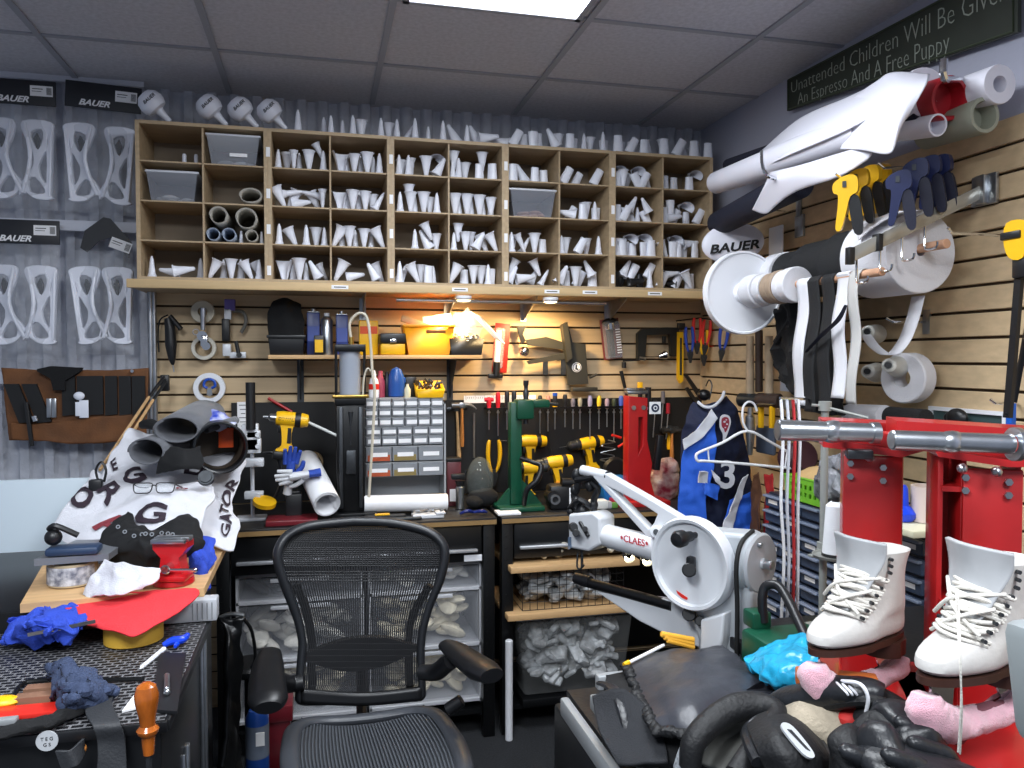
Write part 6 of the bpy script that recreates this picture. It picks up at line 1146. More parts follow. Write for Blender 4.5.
m = MB(); m.box((xf + .115, 2.34, zb0 / 2 - .002), (.22, .86, zb0 - .006), bev=.004); one('cabinet_base', m, M_BMET, 'black box stand under the blue drawer cabinet', 'stand')
# green basket, tan piece, bag
t = thing('green_basket', 'bright green slotted basket on the blue drawer cabinet', 'basket', X(805, 500, 1.78)); a = X(783, 482, 1.68); b = X(826, 498, 1.68); zb_ = zt + .001; hb_ = .085
m = MB(); yc = (a.y + b.y) / 2; wy = (a.y - b.y) + .02
for sx in (1.70, 1.86):
    holes = [[(-wy / 2 + .03 + k * (wy - .05) / 8, .02 + q * .028), (-wy / 2 + .045 + k * (wy - .05) / 8, .02 + q * .028), (-wy / 2 + .045 + k * (wy - .05) / 8, .036 + q * .028), (-wy / 2 + .03 + k * (wy - .05) / 8, .036 + q * .028)] for k in range(8) for q in range(2)]
    plate([[(-wy / 2, 0), (wy / 2, 0), (wy / 2 + .01, hb_), (-wy / 2 - .01, hb_)]] + holes, .004, RT((sx, yc, zb_)), 0, m)
m.box((1.78, yc, zb_ + .002), (.16, wy, .004)); m.box((1.78, yc - wy / 2, zb_ + hb_ / 2), (.16, .004, hb_)); m.box((1.78, yc + wy / 2, zb_ + hb_ / 2), (.16, .004, hb_)); obj('basket_body', m, mat('lime_green', '6fb52c', .45), t)
m = MB(); m.tube([(1.70, yc - wy / 2 - .01, zb_ + hb_), (1.70, yc + wy / 2 + .01, zb_ + hb_), (1.86, yc + wy / 2 + .01, zb_ + hb_), (1.86, yc - wy / 2 - .01, zb_ + hb_)], .005, closed=True, n=6); obj('rim', m, mat('lime_green', '6fb52c', .45), t)
m = MB(); c = X(812, 473, 1.76); m.grid(net([[X(797, 472, 1.80), X(815, 466, 1.80), X(833, 466, 1.80)], [X(796, 476, 1.74), X(815, 472, 1.72), X(838, 470, 1.74)], [X(797, 480, 1.72), X(815, 482, 1.70), X(836, 474, 1.72)]], .004, 30), 20, 14); o = one('tan_cloth', m, mat('tan_suede', 'd6b27c', .8), 'tan suede piece lying on the green basket', 'cloth'); solid(o, .012)
m = MB(); c = X(838, 483, 1.62); m.sph(c, (.06, .09, .09), None, 22, 14)
for i in range(len(m.v)): n_ = noise.noise(m.v[i] * 24); m.v[i] = m.v[i] + V((n_, n_ * .5, noise.noise(m.v[i] * 31))) * .035
one('plastic_bag', m, mat('grey_bag', '8d8f96', .25, var=.5, vscale=30, bump=.8, alpha=.85), 'crumpled grey clear bag on the cabinet beside the left press', 'bag')
# blue bottle, pale tray, cream pot
c = X(901, 520, 1.62); t = thing('squeeze_bottle', 'bright blue squeeze bottle standing between the red presses', 'bottle', c); h = X(901, 484, 1.62).z - c.z
m = MB(); m.lathe([(.001, 0), (.032, 0), (.040, .012), (.040, h * .22), (.030, h * .34), (.020, h * .42), (.017, h * .9), (.012, h * .98), (.001, h)], Matrix.Translation(c), 24); obj('bottle_body', m, mat('vivid_blue', '0f3fd0', .3), t)
m = MB(); m.box(c + V((.06, -.02, -.012)), (.26, .22, .02), None, bev=.004); one('pale_tray', m, mat('cream_plastic', 'd8d4b8', .4), 'pale tray under the blue squeeze bottle', 'tray')
m = MB(); m.ring(c + V((.07, -.03, .05)), (0, 0, 1), .05, .043, .10); m.cyl(c + V((.07, -.03, .0)), c + V((.07, -.03, .006)), .048); one('cream_pot', m, mat('blush_plastic', 'cdbcb2', .4), 'translucent cream pot behind the blue squeeze bottle', 'pot')
# ================================================================== thread stand
t = thing('thread_stand', 'grey thread stand pole with a round tray, left of red press', 'stand', D(822, 640, 2.0)); q = lambda px, py, d=2.0: D(px, py, d)
mp = mat('stand_grey', '9a9c98', .4, .3)
m = MB(); bz = q(822, 640); tp = q(825, 410); pl = V((tp.x, tp.y, 0)); m.cyl((tp.x, tp.y, .902), (tp.x, tp.y, tp.z), .0095, n=14); obj('pole', m, mp, t)
m = MB(); m.cyl((tp.x, tp.y, tp.z - .002), (tp.x, tp.y, tp.z + .022), .016); m.tube([(tp.x - .01, tp.y, tp.z + .01), q(868, 418, 1.95)], .004, n=6); m.tube([(tp.x, tp.y, tp.z + .01), q(812, 405, 2.0)], .004, n=6); obj('top_arm', m, mp, t)
c = q(835, 556, 1.95); m = MB(); m.lathe([(.001, -.003), (.05, -.003), (.054, .004), (.052, .004), (.048, 0), (.001, 0)], Matrix.Translation((c.x, c.y, c.z)), 28); m.box(((tp.x + c.x) / 2 - .02, (tp.y + c.y) / 2, c.z - .004), (.07, .02, .006), None, bev=.002); m.cyl((tp.x, tp.y, c.z - .02), (tp.x, tp.y, c.z + .02), .016); m.cyl((tp.x - .02, tp.y, c.z + .0), (tp.x + .0, tp.y, c.z + .0), .006); obj('round_tray', m, mp, t)
m = MB(); m.cyl((tp.x, tp.y, .901), (tp.x, tp.y, .912), .05); obj('foot', m, mp, t)
t = thing('thread_cone', 'large white cone of thread on the round stand tray', 'thread', c); m = MB(); hh = .135; m.lathe([(.001, .004), (.030, .004), (.030, .012), (.023, hh - .01), (.012, hh), (.001, hh)], Matrix.Translation(c), 24); obj('thread', m, mat('white_thread', 'e6e8ec', .7, bump=.3, bscale=300, stretch=(.1, .1, 6)), t); m = MB(); m.cyl(c + V((0, 0, hh)), c + V((0, 0, hh + .012)), .009); m.cyl(c + V((0, 0, .001)), c + V((0, 0, .008)), .032); obj('black_core', m, M_BLACK, t)
# laces hanging
for k, (px, c_, lab) in enumerate(((783, 'd8d8dc', 'white lace hanging left of the thread stand, leftmost'), (789, 'c6c9d2', 'white lace hanging left of the thread stand, middle'), (795, 'b4292c', 'red and white lace hanging beside the thread stand'), (800, 'd2d3d8', 'white lace hanging nearest the thread stand pole'))):
    m = MB(); m.tube([D(px - 2, 400, 2.25), D(px, 440, 2.22), D(px - 2, 500, 2.22), D(px + 1 - k, 560, 2.22), D(px - 3, 640, 2.22)], .0075, n=8, smooth=6, flat=.35); one('skate_lace', m, mat('lace_' + c_, c_, .8, bump=.3, bscale=200), lab, 'lace', 'laces hanging by the thread stand')
rod('peg_hook', [D(780, 398, 2.22), D(802, 399, 2.26), X(815, 399, 1.94)], .004, 'steel peg from which the laces hang')
# ================================================================== red boot presses
def presses():
    MR = M_RED
    # left press
    t = thing('boot_press', 'left red boot press with steel roller bar, behind the nearer white skate left', 'press', D(872, 700, 1.70) * 1); p = D(870, 560, 1.68); p.z = .90; t.location = p; t['label'] = 'left red boot press standing behind the left white skate'
    F = frame(p, (cos(radians(30)), -sin(radians(30)), 0), (0, 0, 1)); u = 1.68 / 790; zz = lambda py: 1.6 - (py - 358) * 1.68 / 790 - .90
    xx = lambda px: (px - 870) * u
    m = MB(); m.box((xx(871), (zz(455) + .02) / 2, 0), (xx(900) - xx(846), zz(455) - .02, .012), F, bev=.003); m.box((xx(897), zz(455) / 2 + .01, -.05), (.010, zz(455) - .02, .10), F, bev=.003); m.box((xx(849), zz(455) / 2 + .01, -.05), (.010, zz(455) - .02, .10), F, bev=.003); obj('column', m, MR, t)
    m = MB(); m.prism([(xx(823), zz(420)), (xx(925), zz(423)), (xx(915), zz(448)), (xx(895), zz(455)), (xx(824), zz(447))], .10, F @ Matrix.Translation((0, 0, -.03))); obj('head', m, MR, t); m = MB(); m.box((xx(870), .012, .06), (.22, .024, .34), F, bev=.004); obj('base_plate', m, MR, t)
    for px, py in ((850, 463), (850, 476), (880, 466), (880, 479)): m = MB(); m.cyl(F @ V((xx(px), zz(py), .006)), F @ V((xx(px), zz(py), .014)), .007, n=6); obj('bolt', m, M_STEEL, t)
    m = MB(); m.sph((xx(866), zz(455), .03), .010, F, 10, 8); obj('bolt', m, M_STEEL, t)
    m = MB(); m.box((xx(857), zz(455) + .006, .02), (.05, .02, .05), F, bev=.003); obj('dark_pivot', m, M_DSTEEL, t)
    a = D(777, 430, 1.50); b = D(878, 433, 1.50); m = MB(); m.cyl(a, b, .020, .018, 24, bev=.002); m.sph(a * .45 + b * .55, (.03, .02, .022), None, 14, 8); m.cyl(b - (b - a).normalized() * .014, b, .0205, n=24); obj('roller_bar', m, M_STEEL, t)
    m = MB(); m.box(D(868, 437, 1.58), (.03, .16, .03), None, bev=.004); obj('bar_mount', m, MR, t)
    # right press
    p = D(985, 560, 1.50); p.z = .90; t = thing('boot_press', 'right red boot press with steel roller bar, behind the right white skate', 'press', p)
    F = frame(p, (cos(radians(30)), -sin(radians(30)), 0), (0, 0, 1)); u = 1.5 / 790; zz = lambda py: 1.6 - (py - 358) * u - .90; xx = lambda px: (px - 985) * u
    m = MB(); m.box((xx(990), (zz(468) + .02) / 2, 0), (xx(1016) - xx(963), zz(468) - .02, .012), F, bev=.003); m.box((xx(1013), zz(460) / 2 + .01, -.05), (.010, zz(460) - .02, .10), F, bev=.003); obj('column', m, MR, t)
    m = MB(); m.box((xx(945), zz(450) / 2, -.06), (.010, zz(450), .10), F, bev=.002); m.box((xx(966), zz(450) / 2, -.06), (.010, zz(450), .10), F, bev=.002); m.box((xx(956), zz(450) / 2, -.11), (xx(966) - xx(945), zz(450), .010), F)
    m.box((xx(956), zz(490), -.06), (xx(966) - xx(945), .010, .12), F); m.box((xx(956), zz(606), -.06), (xx(966) - xx(945), .010, .12), F); m.box((xx(985), .012, .03), (.26, .024, .42), F, bev=.004); obj('side_frame', m, MR, t)
    m = MB(); m.prism([(xx(900), zz(421)), (xx(1040), zz(428)), (xx(1040), zz(462)), (xx(1000), zz(464)), (xx(938), zz(456)), (xx(930), zz(440)), (xx(900), zz(440))], .12, F @ Matrix.Translation((0, 0, -.03))); obj('head', m, MR, t)
    for px, py in ((965, 477), (965, 490), (1003, 480), (1003, 493)): m = MB(); m.cyl(F @ V((xx(px), zz(py), .006)), F @ V((xx(px), zz(py), .014)), .007, n=6); obj('bolt', m, M_STEEL, t)
    for px, py in ((958, 466), (988, 468)): m = MB(); m.sph((xx(px), zz(py), .04), .010, F, 10, 8); obj('bolt', m, M_STEEL, t)
    a = D(891, 440, 1.30); b = D(1012, 444, 1.30); m = MB(); m.cyl(a, b, .0165, .0165, 24, bev=.002); m.sph(a * .5 + b * .5, (.03, .018, .019), None, 14, 8); m.ring(b + (b - a).normalized() * .006, b - a, .028, .015, .010, 28); obj('roller_bar', m, M_STEEL, t)
    m = MB(); m.box(D(985, 447, 1.40), (.03, .14, .03), None, bev=.004); obj('bar_mount', m, MR, t)
presses()
# ================================================================== figure skates
M_LEATH = mat('white_leather', 'd2cfcb', .4, var=.06, vscale=14, bump=.12, bscale=60); M_LACE = mat('lace_white', 'dcd8d0', .8, bump=.3, bscale=300); M_SOLE = mat('brown_sole', '3c241c', .4, var=.2)
M_TONG = mat('tongue_grey', 'aeb0b3', .55, var=.12, vscale=12); M_PINK = mat('pink_fleece', 'f0b4c4', .95, var=.12, vscale=60, bump=.6, bscale=500, sheen=.8)
def skate(c, toe, s, label, lab2, lean=0.0):
    toe = V(toe).normalized(); side = V((-toe.y, toe.x, 0)); M = Matrix((toe, side, V((0, 0, 1)))).transposed().to_4x4(); M.translation = V(c); M = M @ Matrix.Rotation(lean, 4, 'Y') @ Matrix.Diagonal((s, s, s * .89, 1))
    t = thing('figure_skate', label, 'skate', c, 'white figure skates on the red presses')
    secs = [(.0, -.005, .238, .036), (.010, -.008, .246, .042), (.030, -.008, .245, .044), (.047, -.006, .228, .042), (.062, -.004, .198, .040), (.080, -.002, .168, .038), (.103, 0, .140, .037), (.125, .003, .126, .037), (.15, .006, .120, .040), (.172, .003, .118, .044), (.19, -.004, .116, .046)]
    m = MB(); n = 32; vs = []; fs = []
    for (z, x0, x1, hw) in secs:
        for i in range(n):
            a = 2 * pi * i / n; cx = (x0 + x1) / 2; rx = (x1 - x0) / 2; q = cos(a); wx = abs(q) ** .85 * (1 if q > 0 else -1); wy = abs(sin(a)) ** .8 * (1 if sin(a) > 0 else -1)
            k = 1.0 if z > .06 else (1.06 if q > 0 else .82); vs.append((cx + rx * wx, hw * wy * k, z))
    for j in range(len(secs) - 1):
        for i in range(n): fs.append((j * n + i, j * n + (i + 1) % n, (j + 1) * n + (i + 1) % n, (j + 1) * n + i))
    fs.append(tuple(reversed(range(n)))); m.add(vs, fs, M); b = obj('boot', m, M_LEATH, t); subs(b)
    # tongue
    m = MB(); m.grid(net([[M @ V((.178, y, .080)) for y in (-.022, 0, .022)], [M @ V((.148, -.034, .106)), M @ V((.158, 0, .110)), M @ V((.148, .034, .106))], [M @ V((.126, -.046, .15)), M @ V((.146, 0, .152)), M @ V((.126, .046, .15))], [M @ V((.114, -.056, .185)), M @ V((.144, 0, .188)), M @ V((.114, .056, .185))], [M @ V((.118, -.060, .222)), M @ V((.150, 0, .226)), M @ V((.118, .060, .218))]]), 16, 26); solid(obj('tongue', m, M_TONG, t), .007 * s)
    # laces : wraps across the instep
    m = MB()
    for k in range(15):
        f = k / 14; z = .072 + .080 * f; x = .186 - .055 * f ** .8 + .008; hw = .032 + .008 * f; w1 = rnd.uniform(-.008, .008); w2 = rnd.uniform(-.008, .008)
        m.tube([M @ V((x - .045, -hw - .008, z - .014 + w1)), M @ V((x - .010, -hw * .8, z - .002 + w1)), M @ V((x + .006, 0, z + .004 + w2 * .4)), M @ V((x - .010, hw * .8, z - .002 + w2)), M @ V((x - .045, hw + .008, z - .014 - w1))], .0034 * s, smooth=5, n=8)
    for (p0, p1, p2) in (((.16, -.045, .09), (.168, -.005, .13), (.12, .050, .145)), ((.17, .042, .075), (.174, .0, .115), (.125, -.048, .150)), ((.18, -.035, .062), (.187, .01, .10), (.14, .046, .12))): m.tube([M @ V(p0), M @ V(p1), M @ V(p2)], .0034 * s, smooth=6, n=8)
    obj('laces', m, M_LACE, t)
    m = MB()
    for k in range(9):
        for sd in (-1, 1):
            f = k / 8; z = .065 + .115 * f; x = .165 - .075 * min(1, f * 1.3); q = M @ V((x - .005, sd * (.040 + .003 * f), z)); m.cyl(q, M @ V((x - .003, sd * (.047 + .003 * f), z)), .0035 * s, n=8)
    obj('eyelet', m, M_DSTEEL, t)
    m = MB(); m.prism(sm([(.205, -.004), (.218, .012), (.21, .018), (.196, .006)], 3), .002, M @ Matrix.Translation((0, 0, .066))); obj('vamp_mark', m, M_DSTEEL, t) if 0 else None
    # sole and heel
    m = MB(); out = []
    for i in range(30):
        a = 2 * pi * i / 30; out.append((.118 + .128 * cos(a), .044 * sin(a) * (1.0 if cos(a) > 0 else .85)))
    m.prism(out, .014, M, -.014); m.prism([(p[0] * .36 - .004 if 1 else 0, p[1] * .9) for p in out], .034, M, -.046); obj('sole', m, M_SOLE, t)
    m = MB(); Ms = M @ Matrix.Rotation(pi / 2, 4, 'X'); m.prism([(.02, -.046), (.07, -.046), (.055, -.075), (.08, -.082), (.16, -.082), (.175, -.07), (.17, -.014), (.225, -.014), (.225, -.050), (.235, -.072), (.22, -.090), (.12, -.092), (.0, -.090), (-.015, -.082), (.01, -.075)], .004, Ms); obj('blade', m, M_CHROME, t)
    # fleece soaker
    g = thing('blade_soaker', lab2, 'blade cover', c, 'pink fleece soakers'); pts = [(.232, 0, -.034), (.234, 0, -.060), (.214, 0, -.085), (.16, 0, -.104), (.10, 0, -.108), (.04, 0, -.100), (.0, 0, -.085), (-.012, 0, -.064)]
    m = MB(); m.tube([M @ V(p) for p in pts], [r * s for r in (.018, .031, .033, .025, .023, .024, .025, .016)], n=26, smooth=9)
    for i in range(len(m.v)): m.v[i] = m.v[i] + nvec(m.v[i] * 110) * .0025 + nvec(m.v[i] * 24) * .006
    obj('fleece', m, M_PINK, g); m = MB(); m.tube([M @ V((x, 0, -.085)) for x in (.04, .10, .16)], .010 * s, n=10, smooth=3, flat=.5); obj('fleece_seam', m, mat('soaker_inner', '7a4a54', .9), g)
    return t
s1 = D(868, 655, 1.47); s2 = D(985, 672, 1.30)
def toe_dir(px, left, near): a = math.atan((px - 512) / FPX) + YAW; v = V((sin(a), cos(a), 0)); r = V((cos(a), -sin(a), 0)); return -r * left - v * near
def skate_at(px, py, d, left, near, s, l1, l2):
    td = toe_dir(px, left, near).normalized(); c = D(px, py, d) - td * .12 * s; skate(c, td, s, l1, l2)
skate_at(857, 638, 1.46, .62, .78, .95, 'left white figure skate with loose laces and grey tongue', 'pink fleece soaker under the left figure skate')
skate_at(975, 664, 1.30, .58, .81, 1.0, 'right white figure skate, laces wound thick, near the photo edge', 'pink fleece soaker with hanging string under the right figure skate')
m = MB(); m.tube([D(958, 592, 1.22), D(960, 640, 1.06), D(961, 700, 1.06), D(958, 752, 1.08)], .0012, smooth=5, n=6); m.tube([D(956, 592, 1.22), D(959, 650, 1.063), D(962, 710, 1.065), D(960, 754, 1.085)], .0012, smooth=5, n=6); one('lace_string', m, M_LACE, 'thin white string hanging down in front of the right skate', 'string')
# red base tray of the presses
t = thing('press_base', 'red steel tray under the right skate', 'tray', D(960, 750, 1.2)); c = D(968, 735, 1.28); F = frame((c.x, c.y, .90), (cos(radians(30)), -sin(radians(30)), 0), (0, 0, 1))
m = MB(); m.box((.02, .012, .0), (.30, .02, .30), F, bev=.003); m.box((-.10, .03, .02), (.012, .05, .26), F, bev=.003); m.box((.02, .03, .14), (.26, .045, .012), F, bev=.003); obj('tray_body', m, M_RED, t)
m = MB(); m.box((.0, .026, .06), (.06, .006, .02), F, bev=.003); obj('slot', m, M_BLACK, t)
m = MB(); a = D(1034, 690, 1.0); m.box((a.x + .05, a.y - .02, a.z), (.12, .14, .16), None, bev=.02, taper=.8); m.box((a.x + .05, a.y - .02, a.z - .20), (.08, .08, .34), None, bev=.01); one('grey_housing', m, mat('machine_grey', '8f9698', .4), 'grey plastic machine housing cut by the right photo edge', 'machine')
# ================================================================== gear trolley (front right)
TZ = .78
M_RAILG = mat('rail_grey', 'a9adb0', .4, .3)
a = Z(566, 690, TZ); b = Z(602, 668, TZ); tx0 = min(a.x, b.x); ty1 = 1.93; ty0 = 1.10
tx0 = Z(566, 700, TZ).x
t = thing('gear_trolley', 'black trolley with pale grey rails carrying the hockey gear', 'trolley', ((tx0 + .95) / 2, 1.5, 0))
m = MB(); m.box(((tx0 + .98) / 2 + .02, 1.5, TZ - .045), (.98 - tx0 - .04, .82, .03), bev=.004); obj('tray_top', m, M_BTOP, t)
for x in (tx0 + .0, tx0 + .075): yq = Z(568, 697, TZ).y; m = MB(); m.box((x, (yq + 1.10) / 2, TZ - .02), (.022, yq - 1.10, .045), bev=.006); obj('side_rail', m, M_RAILG, t)
m = MB(); q = Z(622, 674, TZ); m.box((q.x, q.y, TZ - .02), (.14, .03, .05), bev=.006); obj('end_rail', m, M_RAILG, t)
m = MB(); m.box((tx0 + .035, 1.50, TZ - .20), (.07, .78, .30), bev=.01); obj('side_panel', m, mat('trolley_black', '15171a', .35), t)
for x in (tx0 + .03, .94):
    for y in (1.12, 1.88): m = MB(); m.box((x, y, (TZ - .06) / 2), (.035, .035, TZ - .06), bev=.003); obj('leg', m, M_BMET, t)
# ================================================================== patching sewing machine
O = D(693, 563, 2.05); A_ = V((-.482, .875, 0)).normalized(); N_ = V((-.875, -.482, 0)).normalized()
def ML(px, py, n):
    d = ray(px, py); k = ((O - EYE).dot(N_) + n) / d.dot(N_); return EYE + d * k
M_MW = mat('machine_white', 'd5d8dd', .35, .1, var=.04, vscale=8); M_MG = mat('machine_offwhite', 'aeb3b8', .4, .1)
t = thing('sewing_machine', 'white cast patching sewing machine with a large round handwheel', 'sewing machine', (O.x, O.y, TZ - .03))
Fm = lambda p: frame(p, A_ * -1, (0, 0, 1))  # local x to the camera side, z = ? toward N
# handwheel
m = MB(); Mw = dirm(O, N_); R_ = .121
m.lathe([(.001, .012), (.02, .014), (.095, .010), (.104, .012), (.108, .022), (.116, .024), (R_, .016), (R_, -.012), (.116, -.018), (.10, -.014), (.001, -.014)], Mw, 56); hw_ = obj('handwheel', m, M_MW, t)
m = MB(); k = ML(691, 536, .03); m.lathe([(.008, -.02), (.008, 0), (.013, .002), (.015, .03), (.021, .036), (.022, .055), (.017, .064), (.001, .066)], dirm(k, N_), 20); obj('crank_knob', m, M_BLACK, hw_)
m = MB(); m.cyl(ML(690, 569, .012), ML(690, 569, .03), .014); m.box((0, 0, 0), (.022, .05, .02), frame(ML(691, 566, .035), A_, (.0, 0, 1)), bev=.006); m.cyl(ML(689, 570, .03), ML(689, 570, .055), .018, n=20, bev=.003); obj('centre_knob', m, M_BLACK, hw_)
m = MB(); m.prism([(-.018, .006), (.0, -.0), (.018, -.006), (.016, -.012), (.0, -.010), (-.014, -.002)], .001, frame(ML(682, 594, .0125), -A_, (0, 0, 1))); obj('red_mark', m, MATS['bright_red'], hw_)
# body
def slab(pxs, n0, n1, name, mt, bev=.004):
    m = MB(); f = [ML(px, py, n1) for px, py in pxs]; g = [p - N_ * (n1 - n0) for p in f]; n = len(f)
    m.add(f + g, [tuple(range(n)), tuple(range(2 * n - 1, n - 1, -1))] + [(i, (i + 1) % n, n + (i + 1) % n, n + i) for i in range(n)]); o = obj(name, m, mt, t)
    if bev: q = o.modifiers.new('bevel', 'BEVEL'); q.width = bev; q.segments = 3; q.limit_method = 'ANGLE'
    return o
slab([(688, 530), (742, 534), (752, 548), (750, 690), (697, 690), (697, 640), (685, 600)], -.10, -.015, 'body_casting', M_MG, .012)
slab([(700, 620), (724, 613), (722, 640), (716, 660), (698, 660), (700, 640)], -.03, .02, 'foot_casting', M_MW, .006)
# pulley wheel at the back end, facing along the arm axis toward the camera side
pc = ML(760, 563, -.06); m = MB(); Mp = dirm(pc, -A_); m.lathe([(.001, .012), (.012, .014), (.014, .008), (.07, .006), (.076, .0), (.072, -.006), (.072, -.014), (.078, -.02), (.078, -.026), (.001, -.028)], Mp, 44); pw = obj('pulley', m, M_MG, t)
m = MB(); m.cyl(pc - A_ * .01, pc - A_ * .035, .012, n=16, bev=.002); m.cyl(pc - A_ * .008 + V((0, 0, .05)) + N_ * .02, pc - A_ * .016 + V((0, 0, .05)) + N_ * .02, .006); obj('pulley_hub', m, M_STEEL, pw)
m = MB(); bl = [pc + A_ * .02 + V((0, 0, .078)), pc + A_ * .02 + N_ * .055 + V((0, 0, .055)), pc + A_ * .02 + N_ * .076, pc + A_ * .02 + N_ * .07 + V((0, 0, -.10)), pc + A_ * .02 + N_ * .07 + V((0, 0, -.24))]; m.tube(bl, .006, n=8, smooth=5); obj('drive_belt', m, M_RUBBER, t)
# upper arm
n0 = -.055
a = ML(720, 572, n0); b = ML(592, 530, n0); m = MB(); m.tube([a, ML(660, 550, n0), ML(612, 537, n0), b], [.040, .036, .034, .030], n=24, smooth=4); obj('upper_arm', m, M_MW, t)
text('lettering', '\u2217CLAES\u2217', frame(ML(634, 541, n0 + .040), ML(660, 548, n0) - ML(600, 533.5, n0), (0, 0, 1)), .027, mat('letter_red', 'b8303a', .5), t, off=.0004, sx=1.0)
# head
slab([(568, 514), (592, 512), (600, 518), (600, 545), (588, 552), (568, 548)], n0 - .035, n0 + .035, 'needle_head', M_MW, .008)
m = MB(); m.cyl(ML(576, 533, n0 + .035), ML(576, 533, n0 + .075), .011, n=16, bev=.002); m.cyl(ML(574, 527, n0 + .03), ML(574, 527, n0 + .05), .016, .010); m.cyl(ML(585, 529, n0 + .035), ML(585, 529, n0 + .055), .008); m.cyl(ML(580, 522, n0 + .035), ML(588, 536, n0 + .045), .006); obj('tension_knob', m, M_BLACK, t)
m = MB(); m.cyl(ML(582, 548, n0), ML(582, 567, n0), .0045, n=10); m.tube([ML(578, 552, n0), ML(577, 566, n0 + .005), ML(580, 569, n0), ML(584, 565, n0)], .003, smooth=3, n=6); obj('needle_bar', m, M_DSTEEL, t)
slab([(568, 537), (571, 537), (571, 548), (568, 548)], n0 + .034, n0 + .037, 'blue_plate', mat('steel_blue', '5b6d84', .4), 0)
m = MB(); 
for px, py, r in ((577, 475, .016), (575, 490, .014), (577, 503, .018), (590, 486, .014), (597, 478, .013), (594, 505, .012), (583, 512, .02), (571, 512, .012)): m.sph(ML(px, py, n0), (r * 1.1, r * .9, r * 1.3), None, 12, 8)
m.tube([ML(576, 470, n0), ML(578, 485, n0), ML(574, 495, n0), ML(578, 512, n0)], .011, smooth=3, n=8); m.tube([ML(586, 480, n0), ML(598, 488, n0), ML(594, 500, n0), ML(595, 518, n0)], .010, smooth=3, n=8); m.tube([ML(570, 508, n0), ML(580, 500, n0 + .02), ML(592, 508, n0)], .009, smooth=3, n=8); m.tube([ML(576, 480, n0 + .01), ML(590, 478, n0 + .01), ML(600, 474, n0)], .009, smooth=3, n=8); obj('head_linkage', m, M_BLACK, t)
m = MB(); m.cyl(ML(571, 545, n0 - .0), ML(569, 548, n0 + .05), .004); m.box((0, 0, 0), (.035, .025, .02), frame(ML(591, 545, n0 - .03), -A_, (0, 0, 1)), bev=.003); obj('chrome_foot', m, M_CHROME, t)
# lever frame with handle tube
m = MB(); m.cyl(ML(582, 470, n0), ML(607, 476, n0), .0155, n=20, bev=.002); obj('handle_tube', m, M_MW, t)
m = MB(); e0 = ML(608, 476, n0); m.ring(e0, (ML(607, 476, n0) - ML(582, 470, n0)), .0156, .009, .004); obj('tube_end', m, M_DSTEEL, t)
fr = [(597, 476), (608, 474), (650, 498), (680, 516), (692, 524), (690, 538), (668, 548), (655, 540)]
hl = [(607, 483), (618, 488), (650, 505), (662, 513), (658, 523), (652, 530)]
o_ = ML(640, 510, n0); Mf = frame(o_, -A_, (0, 0, 1)); inv = Mf.inverted()
to2 = lambda L: [tuple((inv @ ML(px, py, n0)).xy) for px, py in L]
m = plate([to2(fr), to2(hl)], .022, Mf, .004); m.cyl(ML(656, 532, n0 + .0), ML(656, 532, n0 + .035), .017, n=18, bev=.002); obj('lever_frame', m, M_MW, t)
m = MB(); m.cyl(ML(656, 532, n0 + .034), ML(656, 532, n0 + .042), .008); obj('pivot_screw', m, M_DSTEEL, t)
# lower cylinder arm
m = MB(); m.tube([ML(576, 579, n0), ML(582, 581, n0), ML(630, 594, n0), ML(673, 606, n0)], [.012, .0155, .015, .015], n=18); obj('lower_arm', m, M_BMET, t)
m = MB(); m.tube([ML(576, 578, n0), ML(590, 582, n0)], [.017, .018], n=18); obj('arm_tip', m, M_BLACK, t)
slab([(596, 592), (676, 600), (700, 605), (700, 648), (676, 640), (640, 622)], n0 - .02, n0 + .008, 'lower_casting', M_MW, .005)
for px, py, na, nb, r in ((690, 614, .02, .06, .018), (701, 621, .02, .055, .013), (706, 626, .02, .05, .010), (716, 628, .06, .07, .007)): m = MB(); m.cyl(ML(px, py, n0 + na), ML(px - 1, py, n0 + nb), r, n=18, bev=.002); obj('adjust_knob', m, M_BLACK, t)
# two glowing shapes behind the arm, added in place of the machine lamp's reflections
for k, (px, py) in enumerate(((628, 553), (646, 556))):
    q = ML(px, py, -.13); z_ = thing('lamp_reflection', 'small glowing spot added for a lamp reflection under the machine arm, %s of two' % ('left', 'right')[k], 'lamp', q, 'added lamp reflections under the machine arm')
    m = MB(); m.lathe([(.016, .03), (.019, .0), (.017, -.002), (.001, .03)], dirm(q, (-.2, -.9, -.3)), 18); m.cyl(q + V((0, .02, .02)), q + V((.05, .05, .03)), .005); obj('reflection_shell', m, M_BLACK, z_)
    m = MB(); m.sph(q, (.016, .012, .018), None, 16, 10); obj('reflection_glow', m, mat('glowing_reflection', 'fff6dc', .3, emit='fff0c8', estr=22), z_)
# crank of green machine behind : green box and black tube
t = thing('hand_press', 'green cast base with bent black tube handle, right of sewing machine', 'press', D(775, 650, 1.9)); c = D(780, 650, 1.85)
m = MB(); m.box((c.x + .02, c.y, c.z - .02), (.18, .12, .12), None, bev=.012); m.box((D(757, 618, 1.9)), (.05, .05, .04), None, bev=.006); obj('green_base', m, M_GREEN, t)
m = MB(); m.tube([D(764, 622, 1.88), D(762, 600, 1.88), D(766, 586, 1.88), D(778, 586, 1.86), D(788, 600, 1.82), D(800, 625, 1.76), D(808, 642, 1.72)], .011, smooth=5, n=12); obj('bent_handle', m, M_BLACK, t)
m = MB(); m.cyl((c.x + .02, c.y, TZ - .03), (c.x + .02, c.y, c.z - .07), .05); obj('pedestal', m, M_GREEN, t)
